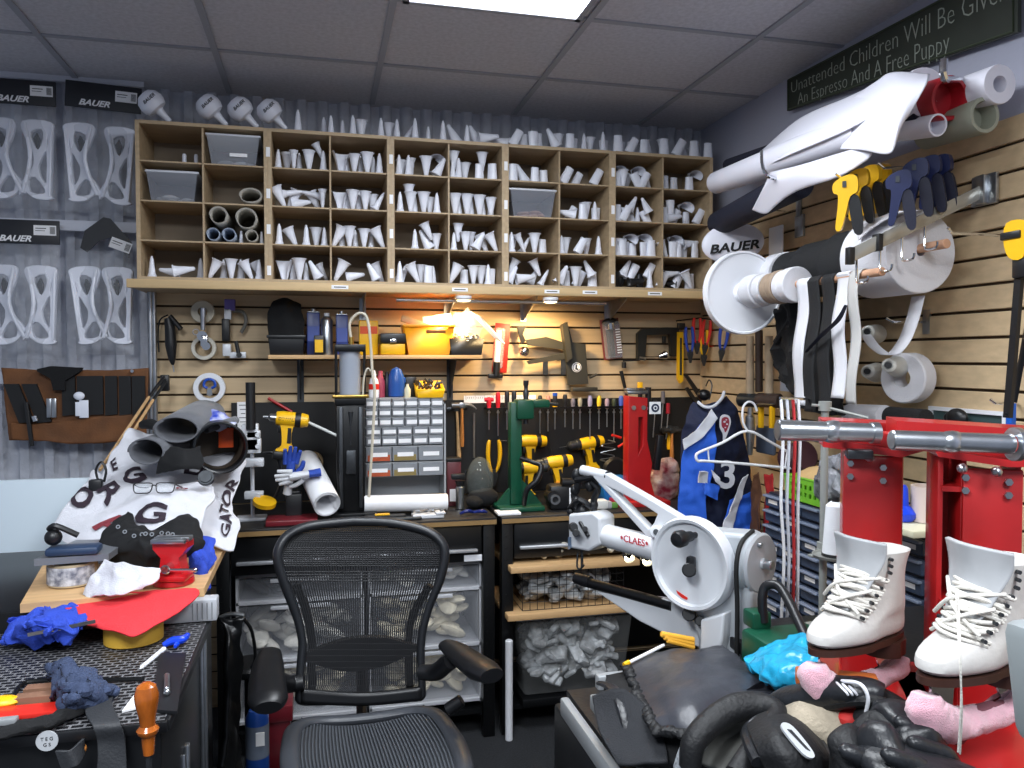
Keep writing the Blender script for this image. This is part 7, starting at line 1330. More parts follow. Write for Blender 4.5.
# ================================================================== hockey gear pile
M_PADL = mat('black_nylon', '1e2024', .36, var=.3, vscale=10, bump=.25, bscale=50); M_PADM = mat('black_padding', '0e0f12', .6, bump=.25, bscale=120)
M_BEIGE = mat('beige_lining', '9d9280', .85, var=.15, vscale=30, bump=.4, bscale=120); M_GLIN = mat('grey_lining', '6e6e6a', .7, var=.15, vscale=20)
def blob(c, r, rot=(0, 0, 0), amp=.006, sc=14, n=22, mm=14, mb=None):
    m = mb or MB(); k = len(m.v); e = Euler(rot).to_matrix().to_4x4(); e.translation = V(c); m.sph((0, 0, 0), r, e, n, mm)
    for i in range(k, len(m.v)): m.v[i] = m.v[i] + nvec(m.v[i] * sc) * amp
    return m
G = lambda px, py, d=1.55: D(px, py, d)
# pants block under the leather sheet
m = MB(); m.grid(net([[G(606, 676, 1.95), G(640, 668, 2.0), G(680, 660, 2.0)], [G(604, 690, 1.75), G(645, 690, 1.75), G(690, 690, 1.75)], [G(606, 700, 1.68), G(650, 715, 1.62), G(700, 735, 1.55)], [G(628, 766, 1.55), G(650, 762, 1.52), G(700, 765, 1.50)]], .006, 12), 24, 24); t = one('black_fabric', m, M_DARK, 'flat black fabric panel lying under the glossy pad at the trolley edge', 'cloth'); solid(t, .02)
m = MB(); m.tube([G(600, 683, 1.80), G(612, 688, 1.72), G(622, 705, 1.64), G(630, 735, 1.58)], [.010, .014, .014, .013], smooth=5, n=10, flat=.5); one('strap_loop', m, M_PADL, 'black padded strap curling over the flat black fabric', 'strap')
m = MB(); m.grid(net([[G(592, 695, 1.72), G(625, 690, 1.66), G(660, 720, 1.6)], [G(600, 730, 1.6), G(630, 745, 1.55), G(668, 755, 1.5)], [G(618, 765, 1.52), G(632, 764, 1.5), G(668, 760, 1.48)]], .004, 14), 16, 16); o = one('canvas_square', m, mat('dark_canvas', '1b1d22', .85, bump=.3, bscale=300), 'matte black canvas square hanging over the trolley side', 'cloth'); solid(o, .006)
m = MB(); rows = [[G(625, 663, 1.98), G(660, 650, 2.0), G(700, 648, 1.97), G(722, 645, 1.95)], [G(632, 685, 1.80), G(668, 672, 1.78), G(710, 664, 1.78), G(748, 664, 1.80)], [G(645, 712, 1.62), G(680, 700, 1.58), G(722, 688, 1.62), G(768, 684, 1.66)], [G(655, 728, 1.55), G(690, 730, 1.50), G(720, 718, 1.54), G(775, 692, 1.62)], [G(662, 732, 1.58), G(692, 736, 1.55), G(722, 722, 1.60), G(776, 696, 1.66)]]
m.grid(net(rows, .006, 16, 4), 44, 44); o = one('pad_sheet', m, mat('leather_slate', '34363d', .38, var=.2, vscale=10, bump=.2, bscale=40), 'glossy dark grey leather sheet with ragged edge, top of the gear pile', 'leather'); solid(o, .03)
# ragged edge lumps
m = MB()
for k in range(34):
    f = k / 33; p = [V(r) for r in (G(626, 665, 1.95), G(640, 700, 1.68), G(656, 730, 1.53), G(690, 735, 1.49), G(735, 712, 1.55))]; i = min(3, int(f * 4)); q = p[i].lerp(p[i + 1], f * 4 - i); blob(q, (rnd.uniform(.010, .018), .014, rnd.uniform(.008, .013)), (0, 0, rnd.uniform(0, 3)), .004, 40, 10, 6, m)
one('fringe', m, M_PADM, 'ragged black edge along the front of the leather sheet', 'fringe', kind='stuff')
# orange pegs behind
for k in range(3): m = MB(); m.cyl(G(661 + k * 3, 634 + k * 3, 2.0), G(694, 640 + k * 3.5, 2.02), .0075, n=10, bev=.002); one('orange_peg', m, mat('peg_orange', 'f2b23c', .4), 'orange wax stick behind the leather sheet, %s from top' % ORD[k], 'stick', 'orange sticks by the machine foot')
t = thing('paint_brush', 'thin pale stick with yellow tip on the trolley corner', 'stick', G(625, 665, 1.95)); m = MB(); m.cyl(G(628, 663, 1.94), G(664, 645, 2.0), .004, n=8); obj('shaft', m, M_PAPER, t); m = MB(); m.cyl(G(624, 665, 1.93), G(629, 662, 1.94), .006, n=8); obj('tip', m, M_YEL, t)
# shoulder pad: ring of black roll round grey lining + cap
t = thing('shoulder_pad', 'black shoulder pad with grey lined cup, lying open at the front', 'pad', G(735, 760, 1.40))
m = MB(); m.tube([G(690, 766, 1.42), G(694, 742, 1.42), G(712, 722, 1.44), G(735, 708, 1.46), G(762, 706, 1.46), G(778, 716, 1.42), G(762, 735, 1.36), G(745, 760, 1.32), G(735, 775, 1.30)], [.020, .022, .024, .026, .024, .020, .018, .018, .018], smooth=6, n=14); obj('rolled_edge', m, M_PADM, t)
m = MB(); m.grid(net([[G(700, 764, 1.46), G(705, 740, 1.46), G(730, 718, 1.48), G(768, 714, 1.46)], [G(712, 768, 1.46), G(722, 745, 1.50), G(742, 730, 1.50), G(768, 722, 1.44)], [G(738, 770, 1.38), G(742, 755, 1.40), G(752, 742, 1.42), G(765, 730, 1.40)]], .004, 20), 24, 20); solid(obj('grey_cup', m, M_GLIN, t), .01)
m = MB(); m.tube([G(684, 770, 1.44), G(690, 752, 1.43), G(698, 740, 1.44)], .02, smooth=3, n=12); obj('mesh_band', m, mat('grey_mesh', '9a9fa4', .8, var=.5, vscale=150), t)
t = thing('shoulder_guard', 'large black padded cap with silver logo, front of the pile', 'pad', G(785, 750, 1.32))
rows = [[G(748, 724, 1.40), G(765, 712, 1.42), G(790, 712, 1.42), G(812, 728, 1.40)], [G(750, 738, 1.32), G(775, 728, 1.30), G(802, 730, 1.32), G(826, 748, 1.34)], [G(758, 755, 1.28), G(785, 750, 1.25), G(812, 752, 1.27), G(834, 765, 1.30)], [G(765, 772, 1.28), G(792, 780, 1.24), G(820, 780, 1.26), G(840, 782, 1.30)]]
m = MB(); m.grid(net(rows, .003, 12), 30, 30); solid(obj('cap_shell', m, M_PADM, t), .035); m = MB(); m.tube([V(p) + V((0, 0, -.012)) for p in (rows[2][0], rows[1][0], rows[0][0], rows[0][1], rows[0][2], rows[0][3], rows[1][3], rows[2][3])], .011, smooth=5, n=10); obj('piping', m, M_PADL, t)
m = MB(); c = G(797, 740, 1.266); Mq = frame(c, G(806, 751, 1.275) - G(788, 731, 1.30), G(800, 728, 1.30) - G(792, 750, 1.26)); m.prism(sm([(-.032, 0), (-.02, .012), (.022, .009), (.034, .0), (.022, -.012), (-.022, -.010)], 4), .004, Mq); lg = obj('logo_patch', m, mat('silver_patch', 'c8ccd0', .3, .3), t); m = MB(); m.prism([(-.02, -.003), (.018, -.001), (.024, .003), (-.016, .003)], .005, Mq @ Matrix.Translation((0, 0, .001))); obj('logo_mark', m, M_DSTEEL, lg)
# glove roll with stripes
t = thing('hockey_glove', 'black hockey glove with white stripes lying on beige lining', 'glove', G(835, 700, 1.40))
m = MB(); m.tube([G(774, 705, 1.50), G(795, 700, 1.46), G(825, 694, 1.42), G(858, 690, 1.38), G(884, 696, 1.36)], [.026, .036, .038, .034, .024], smooth=6, n=22, flat=.75)
for i in range(len(m.v)): m.v[i] = m.v[i] + nvec(m.v[i] * 16) * .006
obj('glove_body', m, M_PADL, t)
m = MB(); m.tube([G(778, 716, 1.48), G(820, 706, 1.41), G(862, 700, 1.35), G(884, 704, 1.34)], .012, smooth=5, n=10); obj('lower_seam', m, M_PADM, t)
for k in range(3): m = MB(); m.tube([G(834 + k * 4, 680, 1.40), G(840 + k * 4.5, 686, 1.362), G(846 + k * 4.5, 692, 1.345), G(848 + k * 4.5, 695, 1.345)], .0022, smooth=4, n=6); obj('white_stripe', m, M_WHITE, t)
m = MB(); m.tube([G(842, 681, 1.38), G(860, 684, 1.33), G(868, 697, 1.32), G(866, 712, 1.33)], .0032, smooth=5, n=8); obj('white_cord', m, M_WHITE, t)
m = MB(); m.box((0, 0, 0), (.14, .03, .03), frame(G(836, 680, 1.45), (cos(.5), -sin(.5), 0), (0, 0, 1)), bev=.004); one('orange_box', m, mat('orange_card', 'b8622c', .6), 'orange brown box edge showing behind the hockey glove', 'box')
t = one('beige_lining', blob(G(828, 728, 1.42), (.085, .06, .055), (0, .2, -.5), .014, 16, 30, 20), M_BEIGE, 'worn beige lining of an open glove beneath the striped glove', 'lining')
m = MB(); m.tube([G(848, 728, 1.33), G(850, 738, 1.31), G(856, 745, 1.30)], .006, n=8, flat=.4); one('blue_tab', m, mat('cyan_tab', '2aa6c8', .5), 'small light blue tab poking out of the beige lining', 'tab')
m = MB(); blob(G(860, 722, 1.40), (.05, .03, .02), (0, .4, .3), .008, 20, 16, 10, m); one('red_cloth', m, mat('red_cloth', 'c22c28', .7), 'small piece of red cloth between beige lining and black gloves', 'cloth')
# jumble of black gloves
PG = [((884, 712), (.05, .04, .035), 1.36), ((905, 728), (.055, .05, .045), 1.30), ((878, 738), (.05, .04, .035), 1.30), ((918, 748), (.05, .05, .04), 1.26), ((850, 756), (.05, .04, .03), 1.26), ((892, 760), (.06, .04, .035), 1.22), ((925, 722), (.03, .04, .03), 1.34)]
for i, ((px, py), r, d) in enumerate(PG):
    t = thing('hockey_glove', 'crumpled black leather glove piece, %s of the front black jumble counting from top left' % ORD[i], 'glove', G(px, py, d), 'black gloves jumbled before the skates')
    obj('glove_body', blob(G(px, py, d), r, (.4 * i, .3 * (i % 3), i), .016, 18, 26, 18), M_PADL if i % 2 else M_PADM, t)
    m = MB(); 
    for k in range(3): p = G(px - 12 + k * 9, py - 6 + 3 * k, d - .04); m.tube([p, p + V((.008, -.004, 0)), p + V((.03, -.01, -.01)), p + V((.05, -.005, -.03)), p + V((.056, -.003, -.038))], [.002, .012, .015, .013, .002], smooth=4, n=12)
    obj('finger', m, M_PADL, t)
t = one('black_pants', blob(G(962, 790, 1.16), (.15, .06, .03), (0, .1, -.8), .012, 14, 34, 18), M_PADL, 'black glossy gear along the bottom edge below the red tray', 'gear')
m = blob(G(720, 740, 1.62), (.12, .12, .06), (0, 0, 0), .01, 10, 24, 14); blob(G(830, 760, 1.5), (.18, .14, .07), (0, 0, 0), .01, 10, 24, 14, m); one('gear_base', m, M_PADM, 'dark gear mass beneath the shoulder pads and gloves', 'gear', kind='stuff')
# blue plastic bag
t = one('blue_bag', MB().grid(net([[G(744, 657, 1.75), G(770, 644, 1.74), G(806, 633, 1.70)], [G(750, 668, 1.66), G(780, 658, 1.60), G(812, 652, 1.58)], [G(764, 682, 1.60), G(790, 678, 1.54), G(818, 672, 1.54)], [G(778, 692, 1.60), G(802, 696, 1.56), G(824, 690, 1.54)]], .009, 30), 40, 36), mat('cyan_bag', '27a6d2', .22, var=.15, vscale=14, bump=.6, bscale=30), 'bright blue crinkled plastic bag by the pink soaker', 'bag'); solid(t, .025)
# ================================================================== mesh office chair
t = thing('mesh_chair', 'black mesh office chair with curved arms in the centre foreground', 'chair', (Y(365, 700, 2.38).x, 2.3, 0)); CX = Y(364, 600, 2.42).x
def Bk(px, py):   # point of the back shell: concave seen from the seat
    u = (px - 362) / 84; y = 2.42 + .05 * (1 - u * u) + .10 * ((py - 520) / 180) * -1 * (py < 0) - .0; tilt = (660 - py) / 140 * .045; return Y(px, py, y + tilt)
ol = [(362, 521), (395, 523), (425, 530), (441, 541), (445, 556), (440, 580), (430, 605), (423, 630), (421, 655), (422, 690), (420, 697), (400, 698), (362, 701), (325, 701), (302, 701), (299, 693), (301, 660), (302, 640), (296, 615), (285, 585), (278, 562), (279, 548), (288, 535), (305, 527), (332, 523)]
m = MB(); m.tube([Bk(*p) for p in ol], [.019 if p[1] < 600 else .016 for p in ol], n=14, smooth=4, closed=True, flat=.75); fr_ = obj('back_frame', m, mat('chair_graphite', '24262a', .38), t)
# mesh: thin vertical strands plus fine horizontal ones
def bounds(py):
    pts = ol + [ol[0]]; xs = []
    for (xa, ya), (xb, yb) in zip(pts[:-1], pts[1:]):
        if (ya - py) * (yb - py) <= 0 and ya != yb: xs.append(xa + (xb - xa) * (py - ya) / (yb - ya))
    return (min(xs), max(xs)) if len(xs) > 1 else None
m = MB(); NS = 62
rowsY = [524, 530, 540, 552, 566, 585, 605, 625, 645, 665, 685, 699]; B_ = [bounds(y) for y in rowsY]
for k in range(NS):
    f = (k + .5) / NS
    for (ya, b0), (yb, b1) in zip(list(zip(rowsY, B_))[:-1], list(zip(rowsY, B_))[1:]):
        if not b0 or not b1: continue
        p = Bk(b0[0] + (b0[1] - b0[0]) * f, ya); q = Bk(b1[0] + (b1[1] - b1[0]) * f, yb); w_ = (Bk(b0[1], ya) - Bk(b0[0], ya)).length / NS * .33; w2 = (Bk(b1[1], yb) - Bk(b1[0], yb)).length / NS * .33; m.add([p - V((w_, 0, 0)), p + V((w_, 0, 0)), q + V((w2, 0, 0)), q - V((w2, 0, 0))], [(0, 1, 2, 3)])
obj('back_mesh', m, mat('mesh_black', '15161a', .6), t)
m = MB()
for py in list(range(526, 544, 2)) + list(range(548, 568, 2)) + list(range(572, 582, 3)):
    b = bounds(py)
    if b: m.tube([Bk(b[0] + (b[1] - b[0]) * i / 10, py) + V((0, .002, 0)) for i in range(11)], .0026, n=4)
for py in range(584, 698, 6):
    b = bounds(py); m.tube([Bk(b[0] + (b[1] - b[0]) * i / 10, py) + V((0, .002, 0)) for i in range(11)], .0008, n=4)
obj('mesh_weave', m, mat('mesh_black', '15161a', .6), t)
m = MB(); pl = [(300, 652), (320, 643), (345, 637), (365, 636), (385, 638), (405, 645), (420, 652), (404, 660), (385, 667), (362, 670), (340, 668), (318, 660)]
Mb = BK(Y(362, 652, 2.50)); u = Y(363, 652, 2.50).x - Y(362, 652, 2.50).x; m.prism(sm([((x - 362) * u, (652 - y) * u) for x, y in pl], 3), .025, Mb); obj('lumbar_pad', m, M_BLACK, t)
m = MB(); sp = [Y(300, 600, 2.56), Y(345, 590, 2.57), Y(362, 600, 2.58), Y(380, 590, 2.57), Y(425, 598, 2.56)]; m.tube([Y(296, 585, 2.53), Y(310, 625, 2.56), Y(312, 690, 2.55)], .013, smooth=4, n=10); m.tube([Y(430, 585, 2.53), Y(410, 625, 2.56), Y(410, 690, 2.55)], .013, smooth=4, n=10); m.tube([Y(362, 640, 2.58), Y(362, 690, 2.58), Y(362, 720, 2.50)], .03, smooth=3, n=10, flat=.6); obj('back_support', m, M_BLACK, t)
# bottom band of the back
m = MB(); m.grid(net([[Bk(300, 688), Bk(362, 692), Bk(422, 686)], [Bk(300, 702), Bk(362, 704), Bk(422, 699)]]), 16, 3); solid(obj('lower_band', m, M_BLACK, t), .02)
# seat : curved pan with waterfall front
zS = .525; sx0 = Z(296, 700, zS).x
def seat_pt(u, v, lift=0):  # u -1..1 across, v 0 back .. 1 front
    cxs = Z(361, 702, zS).x + .035 * v; w_ = .190 + .030 * sin(pi * min(1, v * .9)) ; y = 2.36 - .46 * v
    z = zS + .030 * abs(u) ** 2.5 * (1 - .6 * v) - .05 * max(0, v - .78) ** 1.2 * 3 + lift; return V((cxs + w_ * u, y, z))
cor = lambda a: (max(-1, min(1, 1.12 * cos(a) / (abs(cos(a)) ** 4 + abs(sin(a)) ** 4) ** .25 * .93)), .5 + .5 * max(-1, min(1, sin(a) / (abs(cos(a)) ** 4 + abs(sin(a)) ** 4) ** .25)))
m = MB(); ring_ = [seat_pt(*cor(2 * pi * k / 40)) for k in range(40)]; m.tube(ring_, .026, n=14, smooth=2, closed=True, flat=.6); obj('seat_frame', m, mat('chair_seat_grey', '3c3f45', .42), t)
m = MB(); m.grid(lambda a, b: seat_pt((a * 2 - 1) * .93, .03 + .94 * b, .006 - .012 * (1 - (a * 2 - 1) ** 2)), 30, 30); obj('seat_membrane', m, mat('seat_membrane', '26282d', .6), t)
m = MB()
for k in range(40):
    uu = -.86 + 1.72 * k / 39; m.tube([seat_pt(uu, v, .010 - .012 * (1 - uu * uu)) for v in (.08, .2, .35, .5, .65, .8, .92)], .0028, n=5)
obj('seat_ribs', m, mat('seat_rib_grey', '4c5056', .5), t)
# arms
def arm(pts, rad, post, name='armrest'):
    m = MB(); m.tube([D(*p) for p in pts], rad, n=18, smooth=6, flat=.55); o = obj(name, m, mat('arm_pad_black', '101114', .38), t); m = MB(); m.tube([D(*p) for p in post], [.022, .026, .026, .024][:len(post)], n=12, smooth=4); obj('arm_post', m, M_BLACK, t)
arm([(270, 652, 2.24), (268, 665, 2.18), (267, 682, 2.10), (268, 700, 2.02), (268, 708, 1.99)], [.030, .042, .048, .050, .034], [(304, 682, 2.36), (288, 684, 2.34), (276, 682, 2.22), (272, 700, 2.20)])
arm([(445, 644, 2.30), (455, 650, 2.26), (468, 660, 2.18), (482, 670, 2.10), (492, 676, 2.05)], [.024, .038, .044, .048, .034], [(420, 672, 2.38), (436, 672, 2.36), (446, 664, 2.30), (452, 660, 2.25)])
m = MB(); m.cyl(D(276, 684, 2.2), D(262, 692, 2.19), .020); m.cyl(D(447, 710, 2.25), D(462, 700, 2.25), .018, n=14, bev=.003); obj('side_knob', m, M_BLACK, t)
# base: gas column and five star
cxb = Z(361, 702, zS).x + .02; m = MB(); m.cyl((cxb, 2.16, .10), (cxb, 2.16, .44), .028); m.box((cxb, 2.18, .445), (.20, .24, .06), None, bev=.02); obj('gas_column', m, M_BMET, t)
for k in range(5):
    a = 2 * pi * k / 5 + .3; m = MB(); m.tube([(cxb, 2.16, .13), (cxb + .15 * cos(a), 2.16 + .15 * sin(a), .12), (cxb + .30 * cos(a), 2.16 + .30 * sin(a), .08)], [.03, .024, .018], smooth=3, n=10); o = obj('base_leg', m, M_BMET, t)
    m = MB(); q = V((cxb + .30 * cos(a), 2.16 + .30 * sin(a), .03)); m.cyl(q - V((sin(a), -cos(a), 0)) * .022, q + V((sin(a), -cos(a), 0)) * .022, .03, n=18, bev=.004); m.cyl(q, q + V((0, 0, .05)), .008); obj('caster', m, M_BLACK, o)
# things on the floor behind the chair
def floorcan(px, py0, y, r, label, mt, name='spray_can', h=None): pass
c = Y(257, 708, 2.75); t = thing('blue_canister', 'tall blue spray canister with label under the bench, left of chair', 'can', (c.x, 2.75, 0)); m = MB(); m.lathe([(.036, 0), (.038, .01), (.038, c.z - .03), (.026, c.z - .005), (.012, c.z)], Matrix.Translation((c.x, 2.75, 0)), 26, cap=True); obj('can_body', m, mat('canister_blue', '183f88', .3), t)
m = MB(); m.lathe([(.0385, c.z - .16), (.0385, c.z - .05)], Matrix.Translation((c.x, 2.75, 0)), 26); o = obj('label_band', m, mat('label_slate', '6d7788', .5), t); m = MB(); m.box((c.x + .012, 2.711, c.z - .09), (.028, .003, .045)); obj('white_label', m, M_PAPER, o)
c = Y(280, 752, 2.8); m = MB(); m.cyl((c.x, 2.86, .0), (c.x, 2.86, .12), .05, n=26, bev=.004); o = one('white_bucket', m, mat('bucket_white', 'b9bcc2', .4), 'short white tin with dark print behind the blue canister', 'tin'); m = MB(); m.box((c.x, 2.809, .06), (.06, .004, .05), None, bev=.01); obj('print_patch', m, M_BLACK, o)
c = Y(276, 688, 3.0); m = MB(); m.box((c.x, 3.02, .30), (.12, .12, .06), None, bev=.005); m.box((c.x, 3.02, .135), (.10, .10, .27), None, bev=.005); one('red_box', m, mat('dark_red', '6e1c26', .35), 'small dark red box behind the chair left arm', 'box')
m = MB(); m.tube([Y(243, 618, 2.9), Y(252, 632, 2.9), Y(255, 660, 2.9), Y(247, 672, 2.9)], .006, smooth=4, n=8); m.cyl(Y(250, 672, 2.95), Y(250, 662, 2.95), .085, n=24, bev=.01); m.cyl(Y(250, 672, 2.95), V((Y(250, 672, 2.95).x, 2.95, 0)), .02); one('stool', m, M_BMET, 'black round stool with bent chrome-like handle behind the left armrest', 'stool')
# ================================================================== left cart
KZ = .90
def mesh_mat():
    m = bpy.data.materials.new('woven_mesh_mat'); m.use_nodes = True; nt = m.node_tree; b = nt.nodes['Principled BSDF']; tc = nt.nodes.new('ShaderNodeTexCoord')
    br = nt.nodes.new('ShaderNodeTexBrick'); br.inputs['Scale'].default_value = 1.0; br.inputs['Brick Width'].default_value = .026; br.inputs['Row Height'].default_value = .016; br.inputs['Mortar Size'].default_value = .0028; br.inputs['Mortar Smooth'].default_value = .2
    br.inputs['Color1'].default_value = (.003, .003, .004, 1); br.inputs['Color2'].default_value = (.008, .008, .010, 1); br.inputs['Mortar'].default_value = (.16, .16, .17, 1)
    mp = nt.nodes.new('ShaderNodeMapping'); nt.links.new(tc.outputs['Object'], mp.inputs[0]); nt.links.new(mp.outputs[0], br.inputs['Vector']); nt.links.new(br.outputs['Color'], b.inputs['Base Color'])
    bp = nt.nodes.new('ShaderNodeBump'); bp.inputs['Strength'].default_value = .8; bp.inputs['Distance'].default_value = .003; nt.links.new(br.outputs['Fac'], bp.inputs['Height']); nt.links.new(bp.outputs[0], b.inputs['Normal']); b.inputs['Roughness'].default_value = .45
    return m
t = thing('tool_cart', 'black steel cart topped with woven rubber mesh, at lower left', 'cart', (-.70, 1.9, 0))
kx1 = -.295; kx0 = -1.15; ky0 = 1.625; ky1 = 2.24
m = MB(); m.box(((kx0 + kx1) / 2, (ky0 + ky1) / 2, KZ - .008), (kx1 - kx0, ky1 - ky0, .014), bev=.003); obj('mesh_top', m, mesh_mat(), t)
m = MB(); m.box(((kx0 + kx1) / 2, (ky0 + ky1) / 2, KZ - .42), (kx1 - kx0 - .02, ky1 - ky0 - .02, .80), bev=.006); obj('cart_body', m, M_BMET, t)
m = MB(); m.box(((kx0 + kx1) / 2, ky0 - .002, KZ - .012), (kx1 - kx0 + .008, .012, .022), bev=.003); m.box((kx1 + .002, (ky0 + ky1) / 2, KZ - .012), (.012, ky1 - ky0, .022), bev=.003); obj('edge_rim', m, M_BLACK, t)
m = MB(); 
for y, z0, z1 in ((2.19, .35, .86), (1.90, .2, .72)): m.box((kx1 - .006, y, (z0 + z1) / 2), (.012, .020, z1 - z0), None, bev=.003); m.box((kx1 - .006, y - .05, (z0 + z1) / 2), (.010, .008, z1 - z0), None, bev=.002)
obj('steel_rail', m, M_STEEL, t)
for x in (kx0 + .06, kx1 - .06):
    for y in (ky0 + .06, ky1 - .06): m = MB(); m.cyl((x - .012, y, .03), (x + .012, y, .03), .03, n=16); m.cyl((x, y, .03), (x, y, .09), .012); obj('caster', m, M_BLACK, t)
q = Y(47, 741, ky0 - .010); m = MB(); m.cyl((q.x, ky0 - .0082, q.z), (q.x, ky0 - .0105, q.z), .019, n=28); o = obj('round_sticker', m, mat('sticker_grey', 'b9bcc0', .5), t)
text('sticker_print', 'T E G', frame((q.x, ky0 - .011, q.z + .004), (1, 0, 0), (0, 0, 1)), .009, M_INK, o, t=.0005); text('sticker_print', 'G S', frame((q.x, ky0 - .011, q.z - .007), (1, 0, 0), (0, 0, 1)), .009, M_INK, o, t=.0005)
Kz = lambda px, py, h=.001: Z(px, py, KZ + h)
# rear cabinet with pine board
t = thing('rear_cabinet', 'black cabinet behind the mesh-topped cart, carrying a pine board', 'cabinet', (-.75, 2.6, 0)); m = MB(); m.box((-.77, 2.60, .475), (.78, .70, .95), bev=.004); obj('cabinet_body', m, M_BMET, t); m = MB(); m.box((-.385, 2.30, .5), (.012, .03, .7), bev=.003); obj('steel_rail', m, M_STEEL, t)
BZ2 = .972
a = Z(20, 604, BZ2 + .012); b = Z(204, 588, BZ2 + .012)
m = MB(); m.prism([(a.x, a.y - .0), (b.x, b.y), (b.x, b.y + .52), (a.x - .1, b.y + .52)], .022, Matrix.Translation((0, 0, BZ2))); one('pine_board', m, M_PINE, 'pine board under the red vise and the towels', 'board'); BT = BZ2 + .012
m = MB(); q = Z(180, 612, .935); m.box((q.x + .01, 2.23, .931), (.16, .05, .058), None, bev=.004); o = one('white_box', m, mat('box_grey_white', 'b3b6bc', .5), 'pale ribbed box under the pine board right end', 'box')
m = MB()
for k in range(5): m.box((q.x + .03 + k * .012, 2.2042, .93), (.003, .0008, .045))
obj('rib_line', m, M_GREY, o)
m = MB(); q = Z(95, 618, .93); m.box((q.x, 2.235, .931), (.14, .05, .058), None, bev=.003); one('brown_box', m, mat('cardboard_dark', '6e5138', .8), 'brown carton tucked under the pine board, left of centre', 'box')
# vise
c = Z(174, 583, BT); t = thing('bench_vise', 'small red vise with steel bar on the pine board', 'vise', c); MV = mat('vise_red', 'c01820', .3, coat=.4)
Mv = frame(c, (.98, -.2, 0), (0, 0, 1))
m = MB(); m.lathe([(.052, 0), (.054, .004), (.052, .014), (.040, .018), (.038, .030)], Matrix.Translation(c), 30, cap=True); m.box((-.0, .024, .02), (.10, .016, .07), Mv, bev=.005); m.prism([(-.034, .02), (.034, .02), (.028, .045), (.024, .075), (.045, .100), (.045, .116), (-.045, .116), (-.045, .100), (-.024, .075), (-.028, .045)], .055, Mv); obj('vise_body', m, MV, t)
m = MB(); m.box((0, .123, -.002), (.096, .012, .03), Mv, bev=.002); m.box((0, .123, .034), (.09, .012, .018), Mv, bev=.002); obj('steel_jaw', m, M_STEEL, t)
m = MB(); m.cyl(Mv @ V((0, .052, .025)), Mv @ V((0, .052, .062)), .013, n=18, bev=.003); m.cyl(Mv @ V((-.075, .052, .056)), Mv @ V((.078, .050, .056)), .0045, n=10); m.sph(Mv @ V((-.075, .052, .056)), .0065); m.sph(Mv @ V((.078, .05, .056)), .0065); obj('clamp_bar', m, M_CHROME, t)
# packing tape roll, grey plate, dark caster
c = Z(65, 590, BT + .0); m = MB(); m.ring(c + V((0, .07, .031)), (0, 0, 1), .062, .048, .060, bev=.002); t = one('packing_tape', m, mat('tape_tan', 'b9a98c', .25, var=.2, vscale=12), 'wide roll of clear packing tape on the pine board', 'tape')
m = MB(); m.lathe([(.0625, -.024), (.0625, .024)], Matrix.Translation(c + V((0, .07, .031))), 40, a0=pi * 1.1, a1=pi * 1.9); obj('printed_band', m, mat('tape_label', 'cfd2da', .4, var=.5, vscale=60, col2='6b7080'), t)
m = MB(); a = Z(34, 564, BT + .075); m.prism([(a.x, a.y), (a.x + .175, a.y + .02), (a.x + .19, a.y + .20), (a.x + .04, a.y + .22)], .018, Matrix.Translation((0, 0, BT + .078))); one('grey_plate', m, mat('plate_grey', '8b8f96', .35, .5), 'thick grey metal plate resting on the tape roll', 'plate'); PT = BT + .088
m = MB(); c = Z(66, 547, PT + .02); m.box(c + V((.02, .0, -.008)), (.13, .06, .022), None, bev=.008); t = one('blue_block', m, mat('slate_blue', '2a3c58', .4), 'slate blue block on the grey plate', 'block'); m = MB(); m.sph(c + V((-.03, 0, .028)), .022, None, 16, 10); m.tube([c + V((-.04, 0, .05)), c + V((-.02, -.01, .06)), c + V((.03, 0, .03))], .008, smooth=4, n=8); obj('black_ball', m, M_BLACK, t)
# support under the towels
m = MB(); m.box((-.50, 2.87, BT + .061), (.22, .14, .12), None, bev=.01); one('dark_box', m, M_BLACK, 'dark box mostly hidden beneath the printed towels', 'box')
